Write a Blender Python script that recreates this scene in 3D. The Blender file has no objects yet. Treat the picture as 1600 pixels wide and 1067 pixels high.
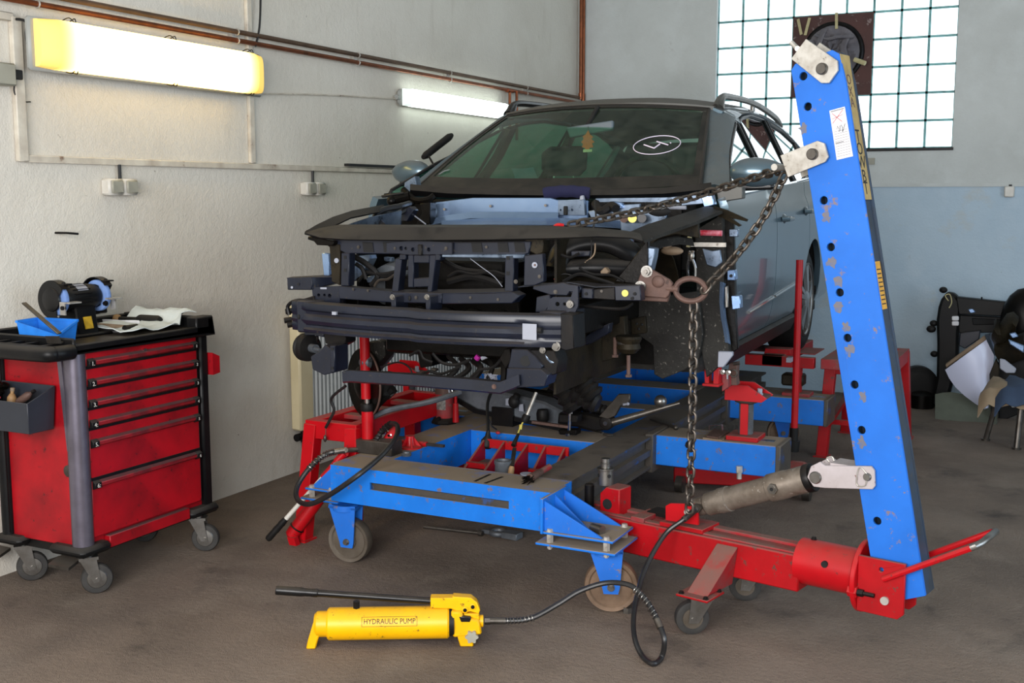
import bpy, bmesh, math, random
from mathutils import Vector, Matrix
random.seed(7)
D = bpy.data
COL = bpy.context.scene.collection
SC = bpy.context.scene

# ---------------------------------------------------------------- camera
CAMH = 1.6
FPX = 1763.0
YAW = math.radians(26.6)
PIT = math.atan(228.5/1763.0)
cam_d = D.cameras.new('camera')
cam = D.objects.new('camera', cam_d)
COL.objects.link(cam)
cam.location = (0, 0, CAMH)
cam.rotation_euler = (math.pi/2-PIT, 0, YAW)
cam_d.sensor_width = 36
cam_d.lens = FPX/1600*36
cam_d.clip_start = .05
SC.camera = cam

# ---------------------------------------------------------------- world, exposure, daylight
w = D.worlds.new('world'); SC.world = w; w.use_nodes = True
bg = w.node_tree.nodes['Background']
bg.inputs[0].default_value = (.62, .78, 1.0, 1)
bg.inputs[1].default_value = .9
SC.view_settings.view_transform = 'Standard'
SC.view_settings.look = 'None'
SC.view_settings.exposure = 0.0
SC.view_settings.gamma = 1
SC.view_settings.use_curve_mapping = False

def area(name, loc, rot, sx, sy, power, col):
    l = D.lights.new(name, 'AREA'); l.shape = 'RECTANGLE'; l.size = sx; l.size_y = sy
    l.energy = power; l.color = col
    o = D.objects.new(name, l); COL.objects.link(o); o.location = loc; o.rotation_euler = rot
    return o
# daylight that comes in through the two open garage doors (behind the camera, and in the right wall)
area('daylight_front_door', (-.6, -1.35, 2.0), (math.pi/2-.12, 0, 0), 4.2, 2.0, 420, (1.0, .965, .94))
area('daylight_side_door', (3.4, 4.2, 1.7), (math.pi/2, 0, math.pi/2), 3.4, 2.6, 115, (.70, .86, 1.0))

# ---------------------------------------------------------------- pixel -> point on a real plane
FWD = Vector((-math.sin(YAW)*math.cos(PIT), math.cos(YAW)*math.cos(PIT), -math.sin(PIT)))
RGT = Vector((math.cos(YAW), math.sin(YAW), 0))
UPV = RGT.cross(FWD)
EYE = Vector((0, 0, CAMH))
def at(u, v, x=None, y=None, z=None, pt=None, n=None):
    d = FWD + RGT*((u-800)/FPX) + UPV*((533.5-v)/FPX)
    if x is not None: t = x/d.x
    elif y is not None: t = y/d.y
    elif z is not None: t = (z-CAMH)/d.z
    else: t = (Vector(pt)-EYE).dot(n)/d.dot(n)
    return EYE + d*t

# ---------------------------------------------------------------- materials
def lin(c): return c/12.92 if c <= .04045 else ((c+.055)/1.055)**2.4
def hx(s):
    return tuple(lin(int(s[i:i+2], 16)/255) for i in (0, 2, 4)) + (1,)
def mat(name, col, rough=.5, metal=0., dirt=None, amt=.5, scale=6., bump=0., bscale=60., dust=0., wear=0., wearcol='6a6058', wscale=30., spec=.5, dustcol='6e6357', coat=0.):
    m = D.materials.new(name); m.use_nodes = True
    nt = m.node_tree; N = nt.nodes; L = nt.links
    p = N['Principled BSDF']
    p.inputs['Roughness'].default_value = rough
    p.inputs['Metallic'].default_value = metal
    p.inputs['Specular IOR Level'].default_value = spec
    p.inputs['Coat Weight'].default_value = coat
    tc = N.new('ShaderNodeTexCoord'); co = tc.outputs['Object']
    cur = N.new('ShaderNodeRGB'); cur.outputs[0].default_value = hx(col); cur = cur.outputs[0]
    def noise(sc, det=5, ro=.6):
        n = N.new('ShaderNodeTexNoise'); n.inputs['Scale'].default_value = sc
        n.inputs['Detail'].default_value = det; n.inputs['Roughness'].default_value = ro
        L.new(co, n.inputs['Vector']); return n.outputs['Fac']
    def ramp(fac, a, b, hi=1.):
        r = N.new('ShaderNodeMapRange'); r.inputs['From Min'].default_value = a; r.inputs['From Max'].default_value = b
        r.inputs['To Max'].default_value = hi
        L.new(fac, r.inputs['Value']); return r.outputs['Result']
    def mix(fac, a, bcol):
        x = N.new('ShaderNodeMix'); x.data_type = 'RGBA'
        L.new(fac, x.inputs['Factor']); L.new(a, x.inputs['A']); x.inputs['B'].default_value = hx(bcol)
        return x.outputs['Result']
    if dirt: cur = mix(ramp(noise(scale), .38, .72, amt), cur, dirt)
    if wear: cur = mix(ramp(noise(wscale, 6, .7), .66-.12*wear, .70-.1*wear, .85), cur, wearcol)
    if dust:
        g = N.new('ShaderNodeNewGeometry'); s = N.new('ShaderNodeSeparateXYZ'); L.new(g.outputs['Normal'], s.inputs[0])
        up = ramp(s.outputs['Z'], .35, .85)
        dn = ramp(noise(9., 6), .18, .48)
        mu = N.new('ShaderNodeMath'); mu.operation = 'MULTIPLY'; L.new(up, mu.inputs[0]); L.new(dn, mu.inputs[1])
        m2 = N.new('ShaderNodeMath'); m2.operation = 'MULTIPLY'; L.new(mu.outputs[0], m2.inputs[0]); m2.inputs[1].default_value = dust
        cur = mix(m2.outputs[0], cur, dustcol)
        ad = N.new('ShaderNodeMath'); ad.operation = 'MULTIPLY_ADD'; L.new(m2.outputs[0], ad.inputs[0])
        ad.inputs[1].default_value = .9-rough; ad.inputs[2].default_value = rough; L.new(ad.outputs[0], p.inputs['Roughness'])
        if metal:
            ad = N.new('ShaderNodeMath'); ad.operation = 'MULTIPLY_ADD'; L.new(m2.outputs[0], ad.inputs[0])
            ad.inputs[1].default_value = -metal; ad.inputs[2].default_value = metal; L.new(ad.outputs[0], p.inputs['Metallic'])
    L.new(cur, p.inputs['Base Color'])
    if bump:
        b = N.new('ShaderNodeBump'); b.inputs['Strength'].default_value = bump; b.inputs['Distance'].default_value = .01
        L.new(noise(bscale, 4), b.inputs['Height']); L.new(b.outputs[0], p.inputs['Normal'])
    return m
def emis(name, col, s):
    m = D.materials.new(name); m.use_nodes = True
    p = m.node_tree.nodes['Principled BSDF']
    p.inputs['Base Color'].default_value = hx(col); p.inputs['Emission Color'].default_value = hx(col)
    p.inputs['Emission Strength'].default_value = s
    return m
def glass(name, tint, refl=1., dirt=0., dirtcol='6a6458', rough=.02):
    m = D.materials.new(name); m.use_nodes = True
    nt = m.node_tree; N = nt.nodes; L = nt.links
    N.remove(N['Principled BSDF']); out = N['Material Output']
    tr = N.new('ShaderNodeBsdfTransparent'); tr.inputs[0].default_value = hx(tint)
    gl = N.new('ShaderNodeBsdfGlossy'); gl.inputs['Roughness'].default_value = rough
    fr = N.new('ShaderNodeFresnel'); fr.inputs[0].default_value = 1.45
    mu = N.new('ShaderNodeMath'); mu.operation = 'MULTIPLY'; ge = N.new('ShaderNodeNewGeometry'); sb = N.new('ShaderNodeMath'); sb.operation = 'MULTIPLY_ADD'; L.new(ge.outputs['Backfacing'], sb.inputs[0]); sb.inputs[1].default_value = -refl; sb.inputs[2].default_value = refl
    L.new(fr.outputs[0], mu.inputs[0]); L.new(sb.outputs[0], mu.inputs[1])
    mx = N.new('ShaderNodeMixShader'); L.new(mu.outputs[0], mx.inputs[0]); L.new(tr.outputs[0], mx.inputs[1]); L.new(gl.outputs[0], mx.inputs[2])
    cur = mx.outputs[0]
    if dirt:
        df = N.new('ShaderNodeBsdfDiffuse'); df.inputs[0].default_value = hx(dirtcol)
        tc = N.new('ShaderNodeTexCoord'); n = N.new('ShaderNodeTexNoise'); n.inputs['Scale'].default_value = 14; n.inputs['Detail'].default_value = 8
        L.new(tc.outputs['Object'], n.inputs['Vector'])
        r = N.new('ShaderNodeMapRange'); r.inputs['From Min'].default_value = .2; r.inputs['From Max'].default_value = .8; r.inputs['To Max'].default_value = dirt
        L.new(n.outputs['Fac'], r.inputs['Value'])
        m2 = N.new('ShaderNodeMixShader'); L.new(r.outputs[0], m2.inputs[0]); L.new(cur, m2.inputs[1]); L.new(df.outputs[0], m2.inputs[2]); cur = m2.outputs[0]
    L.new(cur, out.inputs['Surface'])
    return m

M = dict(
 blue=mat('blue_paint', '1774d6', .42, dirt='125cb2', amt=.6, scale=5, wear=.5, wearcol='6d5d4e', wscale=26, bump=.04, bscale=150, dust=1.15, dustcol='857868', spec=0.3),
 blue_post=mat('blue_post_paint', '216bcb', .42, dirt='1b5cb2', amt=.7, scale=4, wear=.45, wearcol='7d6c60', wscale=22, bump=.03, bscale=150, spec=0.3),
 blue_worn=mat('worn_blue_steel', '453f38', .5, dirt='32302e', amt=.9, scale=7, wear=.6, wearcol='27477c', wscale=7, bump=.08, bscale=90, dust=.6),
 red=mat('red_paint', 'a80a14', .42, dirt='84080e', amt=.7, scale=5, wear=.5, wearcol='4f3a34', wscale=28, bump=.03, bscale=150, dust=.75, dustcol='6a5850', spec=0.3),
 red_clean=mat('bright_red_paint', 'b60a16', .35, dirt='920a12', amt=.5, scale=6, wear=.25, wearcol='5a2a28', dust=.25, spec=0.35),
 red_trolley=mat('trolley_red_paint', 'a20b18', .42, dirt='6a0a12', amt=.9, scale=5, wear=.35, wearcol='3a1416', wscale=34, dust=.8, dustcol='4c4040', spec=0.3),
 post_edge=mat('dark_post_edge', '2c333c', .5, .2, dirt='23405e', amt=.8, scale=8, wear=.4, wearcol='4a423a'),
 red_grime=mat('grimy_red_handle', '8a0f18', .45, dirt='3a1216', amt=.95, scale=11, wear=.5, wearcol='1f1010', wscale=40, dust=.8, dustcol='3c3030'),
 wearpatch=mat('bare_worn_patch', '736b66', .6, .2, dirt='45649a', amt=.8, scale=40),
 red_dust=mat('dusty_red_paint', '9a2228', .55, dirt='6a4a48', amt=.9, scale=9, wear=.5, wearcol='6e6460', dust=.6, spec=0.25),
 yellow=mat('yellow_paint', 'f2b600', .38, dirt='d09600', amt=.5, scale=7, wear=.35, wearcol='54461c', wscale=45, dust=.15, spec=0.35),
 black=mat('black_plastic', '0c0d0f', .4, dirt='1c1a18', amt=.6, scale=8, dust=.4, dustcol='55504a', spec=0.2),
 blackg=mat('gloss_black', '0d0d0f', .3, dirt='201e1c', amt=.5, scale=8, dust=.2, spec=0.35),
 navy=mat('blue_black_plastic', '191e2c', .32, dirt='0d111b', amt=.7, scale=6, wear=.3, wearcol='40392f', wscale=50, dust=.45, dustcol='4d453d', spec=.4),
 dark=mat('dark_steel', '131417', .4, .4, dirt='25201b', amt=.7, scale=10, bump=.05, dust=.3, dustcol='4c453d', spec=0.25),
 grease=mat('greasy_metal', '090807', .38, .4, dirt='16120e', amt=.7, scale=12, bump=.1, dust=.1, dustcol='3f372d', spec=0.2),
 mud=mat('muddy_steel', '1b1812', .55, .2, dirt='332b1c', amt=.8, scale=9, wear=.7, wearcol='0f0e0b', wscale=18, bump=.15, bscale=60, spec=0.2),
 underseal=mat('grey_underseal', '2b2a27', .65, 0, dirt='131110', amt=.95, scale=5, wear=.4, wearcol='75716a', wscale=70, bump=.2, bscale=90, spec=0.2),
 steel=mat('bare_steel', '8c8a86', .35, .9, dirt='5e564c', amt=.7, scale=14, bump=.03),
 steel_dark=mat('aged_steel', '5c5853', .42, .8, dirt='3a342d', amt=.8, scale=14, bump=.06, dust=.3),
 ram=mat('weathered_cylinder_steel', '8a8075', .42, .45, dirt='5c5044', amt=.9, scale=14, wear=.5, wearcol='a8a29a', wscale=30, bump=.05),
 zinc=mat('zinc_plate', 'c2bfb8', .42, .55, dirt='8d857a', amt=.8, scale=20, wear=.4, wearcol='6e665c', wscale=40, bump=.03),
 white_worn=mat('worn_white_paint', 'b4acae', .5, 0, dirt='9a908e', amt=.7, scale=9, wear=.25, wearcol='6a3f34', wscale=24, dust=.2),
 chain=mat('chain_steel', '5b544d', .42, .75, dirt='352e28', amt=.8, scale=30, bump=.05),
 rust=mat('rusty_steel', '55403a', .65, .25, dirt='6b5146', amt=.8, scale=16, wear=.5, wearcol='3a2a25', bump=.12, bscale=80),
 wheel_rust=mat('rusty_wheel', '7b6450', .6, .3, dirt='4f3c2c', amt=.9, scale=10, wear=.5, wearcol='93765a', wscale=14, bump=.08),
 wheel_steel=mat('dirty_wheel_steel', '6c645a', .5, .5, dirt='50463a', amt=.9, scale=8, bump=.05),
 copper=mat('copper_pipe', '9a5a3c', .35, .85, dirt='5a3a2a', amt=.8, scale=12),
 iron_pipe=mat('brown_pipe', '6f5847', .45, .6, dirt='45382d', amt=.8, scale=6),
 rubber=mat('rubber', '0f0f10', .55, dirt='1f1d1b', amt=.7, scale=9, dust=.08, spec=0.22),
 rubber_grey=mat('grey_rubber', '242322', .7, dirt='413e3a', amt=.7, scale=12),
 hose=mat('hose_rubber', '18181a', .38, dirt='2f2d2b', amt=.5, scale=20),
 carpaint=mat('grey_car_paint', '5b707c', .28, .6, dirt='50626c', amt=.4, scale=3, dust=.55, dustcol='6b675f', coat=.5),
 carpaint_dusty=mat('dusty_car_paint', '605f5b', .5, .4, dirt='4e4d49', amt=.5, scale=3, dust=.7, dustcol='68645c'),
 silver=mat('silver_blue_primer', '90aacd', .24, .75, dirt='6583b0', amt=.7, scale=3.5, bump=.02, bscale=40),
 silver2=mat('silver_sheet', '8090a4', .28, .6, dirt='3d4a5c', amt=.9, scale=9, wear=.6, wearcol='38424e', wscale=18),
 subframe=mat('cast_grey', '6f757c', .5, .5, dirt='3b3f44', amt=.8, scale=9, bump=.06, dust=.3),
 chrome=mat('chrome', 'd0d0d0', .15, 1.),
 alloy=mat('alloy_rim', 'a9adb0', .3, .7, dirt='7a7a78', amt=.6),
 interior=mat('grey_fabric', '23262a', .85, dirt='2f3236', amt=.6),
 interior_d=mat('dark_trim', '131416', .7, dirt='2c2a28', amt=.6, dust=.5, dustcol='3a3732', spec=0.25),
 headliner=mat('headliner', '4a4a46', .9),
 white=mat('white_enamel', 'd4d2cb', .45, dirt='a49d90', amt=.5, scale=6),
 cream=mat('cream_enamel', 'd6caa6', .45, dirt='bfb08a', amt=.5, scale=5),
 radiator=mat('radiator_enamel', 'b9bdbc', .4, dirt='8d9392', amt=.4, scale=5),
 conduit=mat('white_conduit', 'cfc9ba', .5, dirt='97897a', amt=.8, scale=7, wear=.4, wearcol='6a4c3a', wscale=9),
 paper=mat('paper', 'dcdce0', .8, dirt='c4c0bc', amt=.5, scale=20),
 ink=mat('black_ink', '141414', .7), redink=mat('red_ink', 'b03038', .7), greyink=mat('grey_ink', '77777c', .8),
 tape=mat('tan_tape', 'a8905a', .6, dirt='7a6238', amt=.8, scale=12),
 sticker=mat('orange_sticker', 'd0962a', .6, dirt='8a6420', amt=.6, scale=30),
 bluebin=mat('blue_plastic', '2480e0', .45, dirt='1a5cb0', amt=.6, scale=15),
 bin=mat('grey_bin_plastic', '272c36', .5, dirt='1b1e25', amt=.6, dust=.3),
 post=mat('brushed_post', '6b6672', .35, .6, dirt='4a454c', amt=.6, scale=10),
 stone=mat('grinding_stone', '7898d0', .85, dirt='5f7cb4', amt=.6, scale=25, bump=.05),
 lampyel=mat('yellow_label', 'c8a020', .6, dirt='8a6c18', amt=.7, scale=30),
 cloth=mat('pale_cloth', 'd3dad8', .9, dirt='b3bab8', amt=.6, scale=8, bump=.1, bscale=300),
 duct=mat('grey_cloth', '6a676c', .9, dirt='47454c', amt=.7, scale=9),
 brown=mat('brown_board', '4a2a26', .7, dirt='33201e', amt=.7, scale=7, wear=.5, wearcol='8a7a78', wscale=14),
 orange=mat('orange_card', 'ff7038', .7), cream_card=mat('pale_card', 'e8c8a0', .7),
 chalk=mat('white_marker', 'e0d4e4', .8),
 wood=mat('worn_wood', '8a7660', .7, dirt='5c4c3a', amt=.7, scale=8),
 wood_handle=mat('tan_handle', '9a7850', .6, dirt='6a5030', amt=.6, scale=20),
 cardboard=mat('dark_cardboard', '2b2926', .8, dirt='1c1b1a', amt=.6),
 pile_black=mat('black_panel', '0a0b0d', .45, dirt='1a1815', amt=.6, scale=6, dust=.2, dustcol='4a443c', spec=0.2),
 white_panel=mat('white_car_panel', 'c6cae0', .35, coat=.3),
 olive=mat('olive_plate', '5c6054', .65, dirt='43463c', amt=.7, scale=5),
 label=mat('silver_label', '9498a4', .5, dirt='9094a0', amt=.6, scale=60),
 mirror_grey=mat('mirror_back', '5c666c', .5),
 pink=mat('magenta_plastic', 'a8208c', .5), yellowish=mat('yellow_nut', 'd8c860', .4, .3),
 darkblue=mat('dark_blue_cloth', '14163a', .9, dirt='0d0e26', amt=.6),
 red_spray=mat('red_grip', 'c02038', .4, dirt='e0a0b0', amt=.8, scale=40),
 wallcable=mat('black_cable', '141414', .5),
 plastic_grey=mat('aged_grey_plastic', '9c9a8c', .5, dirt='7e7c70', amt=.6),
 block_frame=mat('mortar_green', '86bcbc', .8, dirt='3f5f60', amt=.7, scale=12),
 jute=mat('tan_strap', 'b6ac84', .8, dirt='8f865e', amt=.5, scale=20),
 recess_shade=mat('dark_gap', '0a0a0b', .8),  # near-black that paints in the shade inside holes, slots and gaps
)
# mirrors tend to be black in a closed room; keep metals slightly rough
M['windscreen'] = glass('windscreen_glass', 'd2ecdf', .6, .13, '8a887c')
M['sideglass'] = glass('side_glass', 'c6ece0', 2.6, .02)

# plaster and concrete
def surface(name, base, cols, bumpsc, bstr, rough):
    m = D.materials.new(name); m.use_nodes = True
    nt = m.node_tree; N = nt.nodes; L = nt.links; p = N['Principled BSDF']
    p.inputs['Roughness'].default_value = rough; p.inputs['Specular IOR Level'].default_value = .25
    tc = N.new('ShaderNodeTexCoord')
    rgb = N.new('ShaderNodeRGB'); rgb.outputs[0].default_value = hx(base); cur = rgb.outputs[0]
    for (c, sc, a, b, k, st) in cols:
        mp = N.new('ShaderNodeMapping'); mp.inputs['Scale'].default_value = st; L.new(tc.outputs['Object'], mp.inputs[0])
        n = N.new('ShaderNodeTexNoise'); n.inputs['Scale'].default_value = sc; n.inputs['Detail'].default_value = 8; n.inputs['Roughness'].default_value = .62
        L.new(mp.outputs[0], n.inputs['Vector'])
        r = N.new('ShaderNodeMapRange'); r.inputs['From Min'].default_value = a; r.inputs['From Max'].default_value = b; r.inputs['To Max'].default_value = k
        L.new(n.outputs['Fac'], r.inputs['Value'])
        x = N.new('ShaderNodeMix'); x.data_type = 'RGBA'; L.new(r.outputs[0], x.inputs['Factor']); L.new(cur, x.inputs['A']); x.inputs['B'].default_value = hx(c)
        cur = x.outputs['Result']
    L.new(cur, p.inputs['Base Color'])
    h = None
    for sc, wgt in bumpsc:
        n = N.new('ShaderNodeTexNoise'); n.inputs['Scale'].default_value = sc; n.inputs['Detail'].default_value = 6
        L.new(tc.outputs['Object'], n.inputs['Vector'])
        mm = N.new('ShaderNodeMath'); mm.operation = 'MULTIPLY'; L.new(n.outputs['Fac'], mm.inputs[0]); mm.inputs[1].default_value = wgt
        if h is None: h = mm.outputs[0]
        else:
            a = N.new('ShaderNodeMath'); L.new(h, a.inputs[0]); L.new(mm.outputs[0], a.inputs[1]); h = a.outputs[0]
    b = N.new('ShaderNodeBump'); b.inputs['Strength'].default_value = bstr; b.inputs['Distance'].default_value = .02
    L.new(h, b.inputs['Height']); L.new(b.outputs[0], p.inputs['Normal'])
    return m
I3 = (1, 1, 1)
M['plaster'] = surface('cream_plaster', 'd4cfc4', [('c0b9ac', 1.1, .4, .75, .7, I3), ('d8d4c8', 3, .5, .75, .5, I3), ('8a8172', 5, .68, .8, .5, I3), ('5d564c', 30, .705, .74, .8, I3), ('9a8f7c', 2, .58, .8, .25, (1, 5, .9))], [(110, .4), (34, .5), (3, .9)], .3, .8)
M['plaster_back'] = surface('grey_plaster', 'c0c4c2', [('a7aaa6', 1.3, .4, .75, .7, I3), ('d2d8d8', 3, .5, .8, .5, I3), ('7d7a72', 6, .68, .8, .5, I3), ('4d4740', 40, .71, .75, .8, I3)], [(60, .35), (12, .5), (3, .9)], .3, .8)
M['plaster_blue'] = surface('pale_blue_plaster', 'b0c2cf', [('98aebf', 1.3, .4, .75, .7, I3), ('c0ccd4', 3, .55, .8, .5, I3), ('7d7a72', 6, .68, .8, .5, I3), ('4d4740', 40, .71, .75, .8, I3), ('b9ab8e', 1.6, .55, .75, .8, (1, 1, 1.5))], [(60, .35), (12, .5), (3, .9)], .3, .8)
M['concrete'] = surface('worn_concrete', '7a6c60', [('554c45', 1.2, .4, .7, .9, I3), ('877b6f', 3.5, .5, .75, .6, I3), ('2e2b29', 2.3, .58, .74, .8, I3), ('a59a8e', 180, .6, .75, .55, I3), ('2f2a25', 120, .58, .70, .7, I3)], [(220, .6), (50, .7), (6, .5)], .6, .75)

# ---------------------------------------------------------------- mesh builder
W = {}
def V(*a): return Vector(a[0]) if len(a) == 1 else Vector(a)
def frame_of(d, up=(0, 0, 1)):
    z = V(d).normalized(); up = V(up)
    if abs(z.dot(up)) > .98: up = V(0, 1, 0) if abs(z.y) < .9 else V(1, 0, 0)
    x = up.cross(z).normalized(); y = z.cross(x)
    return x, y, z
def smooth_path(pts, k=8, closed=False):
    P = [V(p) for p in pts]; n = len(P); out = []
    for i in range(n if closed else n-1):
        if closed: p0, p1, p2, p3 = P[i-1], P[i], P[(i+1) % n], P[(i+2) % n]
        else: p0, p1, p2, p3 = P[max(i-1, 0)], P[i], P[i+1], P[min(i+2, n-1)]
        for j in range(k):
            t = j/k
            out.append(.5*((2*p1)+(p2-p0)*t+(2*p0-5*p1+4*p2-p3)*t*t+(3*p1-p0-3*p2+p3)*t**3))
    if not closed: out.append(P[-1])
    return out
class B:
    def __init__(s): s.v = []; s.f = []
    def add(s, vs, fs):
        o = len(s.v); s.v += [V(x) for x in vs]; s.f += [tuple(i+o for i in f) for f in fs]; return s
    def obox(s, p, a, b, c):
        p, a, b, c = V(p), V(a), V(b), V(c)
        vs = [p, p+a, p+a+b, p+b, p+c, p+a+c, p+a+b+c, p+b+c]
        return s.add(vs, [(0, 3, 2, 1), (4, 5, 6, 7), (0, 1, 5, 4), (1, 2, 6, 5), (2, 3, 7, 6), (3, 0, 4, 7)])
    def box(s, x0, x1, y0, y1, z0, z1):
        return s.obox((x0, y0, z0), (x1-x0, 0, 0), (0, y1-y0, 0), (0, 0, z1-z0))
    def cbox(s, c, sx, sy, sz, ax=(1, 0, 0), ay=(0, 1, 0)):
        ax = V(ax).normalized(); ay = V(ay).normalized(); az = ax.cross(ay)
        return s.obox(V(c)-ax*sx/2-ay*sy/2-az*sz/2, ax*sx, ay*sy, az*sz)
    def beam(s, p, q, wd, h, up=(0, 0, 1), ext=0):
        p, q = V(p), V(q); x, y, z = frame_of(q-p, up); p = p-z*ext; q = q+z*ext
        return s.obox(p-x*wd/2-y*h/2, x*wd, y*h, q-p)
    def cyl(s, p, q, r, r2=None, n=16):
        p, q = V(p), V(q); r2 = r if r2 is None else r2; x, y, z = frame_of(q-p)
        vs = []
        for c, rr in ((p, r), (q, r2)):
            for i in range(n):
                a = 2*math.pi*i/n; vs.append(c+(x*math.cos(a)+y*math.sin(a))*rr)
        fs = [(i, (i+1) % n, n+(i+1) % n, n+i) for i in range(n)]+[tuple(range(n-1, -1, -1)), tuple(range(n, 2*n))]
        return s.add(vs, fs)
    def hexa(s, p, q, r): return s.cyl(p, q, r, n=6)
    def bolt(s, p, d, r=.012, h=.01):
        p = V(p); d = V(d).normalized()
        s.cyl(p, p+d*h*.25, r*1.35, n=14); return s.hexa(p+d*h*.2, p+d*h, r)
    def lathe(s, p, d, prof, n=24):
        p = V(p); x, y, z = frame_of(d); vs = []; fs = []
        for (r, h) in prof:
            for i in range(n):
                a = 2*math.pi*i/n; vs.append(p+z*h+(x*math.cos(a)+y*math.sin(a))*max(r, 1e-4))
        for k in range(len(prof)-1):
            for i in range(n): fs.append((k*n+i, k*n+(i+1) % n, (k+1)*n+(i+1) % n, (k+1)*n+i))
        fs += [tuple(range(n-1, -1, -1)), tuple(range((len(prof)-1)*n, len(prof)*n))]
        return s.add(vs, fs)
    def torus(s, c, d, R, r, n=28, m=8):
        c = V(c); x, y, z = frame_of(d)
        pts = [c+(x*math.cos(2*math.pi*i/n)+y*math.sin(2*math.pi*i/n))*R for i in range(n)]
        return s.tube(pts, r, m, True)
    def tube(s, pts, r, m=8, closed=False, flat=None):
        P = [V(p) for p in pts]; n = len(P); vs = []; fs = []; pu = None
        for i in range(n):
            if closed: t = P[(i+1) % n]-P[i-1]
            else: t = P[min(i+1, n-1)]-P[max(i-1, 0)]
            if t.length < 1e-9: t = V(0, 0, 1)
            t.normalize()
            if pu is None: x, y, _ = frame_of(t)
            else:
                x = pu-t*pu.dot(t); x.normalize(); y = t.cross(x)
            pu = x
            rr = r[i] if isinstance(r, (list, tuple)) else r
            for j in range(m):
                a = 2*math.pi*j/m
                vs.append(P[i]+x*math.cos(a)*rr+y*math.sin(a)*rr*(flat or 1))
        for i in range(n if closed else n-1):
            k = (i+1) % n
            for j in range(m): fs.append((i*m+j, i*m+(j+1) % m, k*m+(j+1) % m, k*m+j))
        if not closed: fs += [tuple(range(m-1, -1, -1)), tuple(range((n-1)*m, n*m))]
        return s.add(vs, fs)
    def prism(s, poly, vec):
        P = [V(p) for p in poly]; n = len(P); vec = V(vec)
        return s.add(P+[p+vec for p in P], [tuple(range(n-1, -1, -1)), tuple(range(n, 2*n))]+[(i, (i+1) % n, n+(i+1) % n, n+i) for i in range(n)])
    def sheet(s, g, th):
        """grid of points g[i][j] made into a plate of thickness th (towards its back)"""
        nu, nv = len(g), len(g[0]); P = [[V(p) for p in r] for r in g]; Q = []
        for i in range(nu):
            r = []
            for j in range(nv):
                a = P[min(i+1, nu-1)][j]-P[max(i-1, 0)][j]; b = P[i][min(j+1, nv-1)]-P[i][max(j-1, 0)]
                n = a.cross(b)
                n = n.normalized() if n.length > 1e-9 else V(0, 0, 0)
                r.append(P[i][j]-n*th)
            Q.append(r)
        vs = [p for r in P for p in r]+[p for r in Q for p in r]; o = nu*nv
        I = lambda i, j: i*nv+j
        fs = []
        for i in range(nu-1):
            for j in range(nv-1):
                q = (I(i, j), I(i+1, j), I(i+1, j+1), I(i, j+1)); fs.append(q); fs.append(tuple(o+k for k in q[::-1]))
        for i in range(nu-1):
            fs.append((I(i, 0), o+I(i, 0), o+I(i+1, 0), I(i+1, 0))); fs.append((I(i, nv-1), I(i+1, nv-1), o+I(i+1, nv-1), o+I(i, nv-1)))
        for j in range(nv-1):
            fs.append((I(0, j), I(0, j+1), o+I(0, j+1), o+I(0, j))); fs.append((I(nu-1, j), o+I(nu-1, j), o+I(nu-1, j+1), I(nu-1, j+1)))
        return s.add(vs, fs)
    def ball(s, c, r, sc=(1, 1, 1), n=14, m=9):
        c = V(c); vs = []; fs = []
        for i in range(m+1):
            th = math.pi*i/m
            for j in range(n):
                a = 2*math.pi*j/n
                vs.append(c+V(math.sin(th)*math.cos(a)*r*sc[0], math.sin(th)*math.sin(a)*r*sc[1], math.cos(th)*r*sc[2]))
        for i in range(m):
            for j in range(n): fs.append((i*n+j, (i+1)*n+j, (i+1)*n+(j+1) % n, i*n+(j+1) % n))
        return s.add(vs, fs)
    def holes(s, poly, holes, p, ax, ay, th):
        """flat plate: 2-D outline with round holes (x, y, r) at p, in axes ax, ay, thickness th along ax x ay"""
        cu = D.curves.new('c', 'CURVE'); cu.dimensions = '2D'; cu.fill_mode = 'BOTH'; cu.extrude = .5
        def sp(pts):
            q = cu.splines.new('POLY'); q.points.add(len(pts)-1); q.use_cyclic_u = True
            for i, (x, y) in enumerate(pts): q.points[i].co = (x, y, 0, 1)
        sp(poly)
        for h in holes:
            if len(h) == 3: sp([(h[0]+h[2]*math.cos(2*math.pi*i/18), h[1]+h[2]*math.sin(2*math.pi*i/18)) for i in range(18)])
            else: sp(h[0])
        return s._curve(cu, p, ax, ay, th)
    def text(s, txt, p, ax, ay, size, th=.001, align='CENTER', xs=1.):
        cu = D.curves.new('t', 'FONT'); cu.body = txt; cu.size = size; cu.extrude = .5; cu.align_x = align; cu.align_y = 'CENTER'; cu.resolution_u = 2
        return s._curve(cu, p, V(ax)*xs, ay, th)
    def _curve(s, cu, p, ax, ay, th):
        o = D.objects.new('tmp', cu); COL.objects.link(o)
        dg = bpy.context.evaluated_depsgraph_get()
        me = D.meshes.new_from_object(o.evaluated_get(dg))
        ax, ay = V(ax), V(ay); az = ax.cross(ay).normalized(); p = V(p)
        vs = [p+ax*v.co.x+ay*v.co.y+az*(v.co.z)*th for v in me.vertices]; fs = [tuple(f.vertices) for f in me.polygons]
        D.objects.remove(o); D.curves.remove(cu); D.meshes.remove(me)
        return s.add(vs, fs)
    def mesh(s, name, org, m, smooth=35, bevel=0.):
        me = D.meshes.new(name); me.from_pydata([v-org for v in s.v], [], s.f); me.validate()
        bm = bmesh.new(); bm.from_mesh(me)
        bmesh.ops.remove_doubles(bm, verts=bm.verts, dist=1e-6)
        bmesh.ops.recalc_face_normals(bm, faces=bm.faces)
        bm.to_mesh(me); bm.free()
        me.materials.append(M[m] if isinstance(m, str) else m)
        if smooth:
            for q in me.polygons: q.use_smooth = True
            me.set_sharp_from_angle(angle=math.radians(smooth))
        return me
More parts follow.
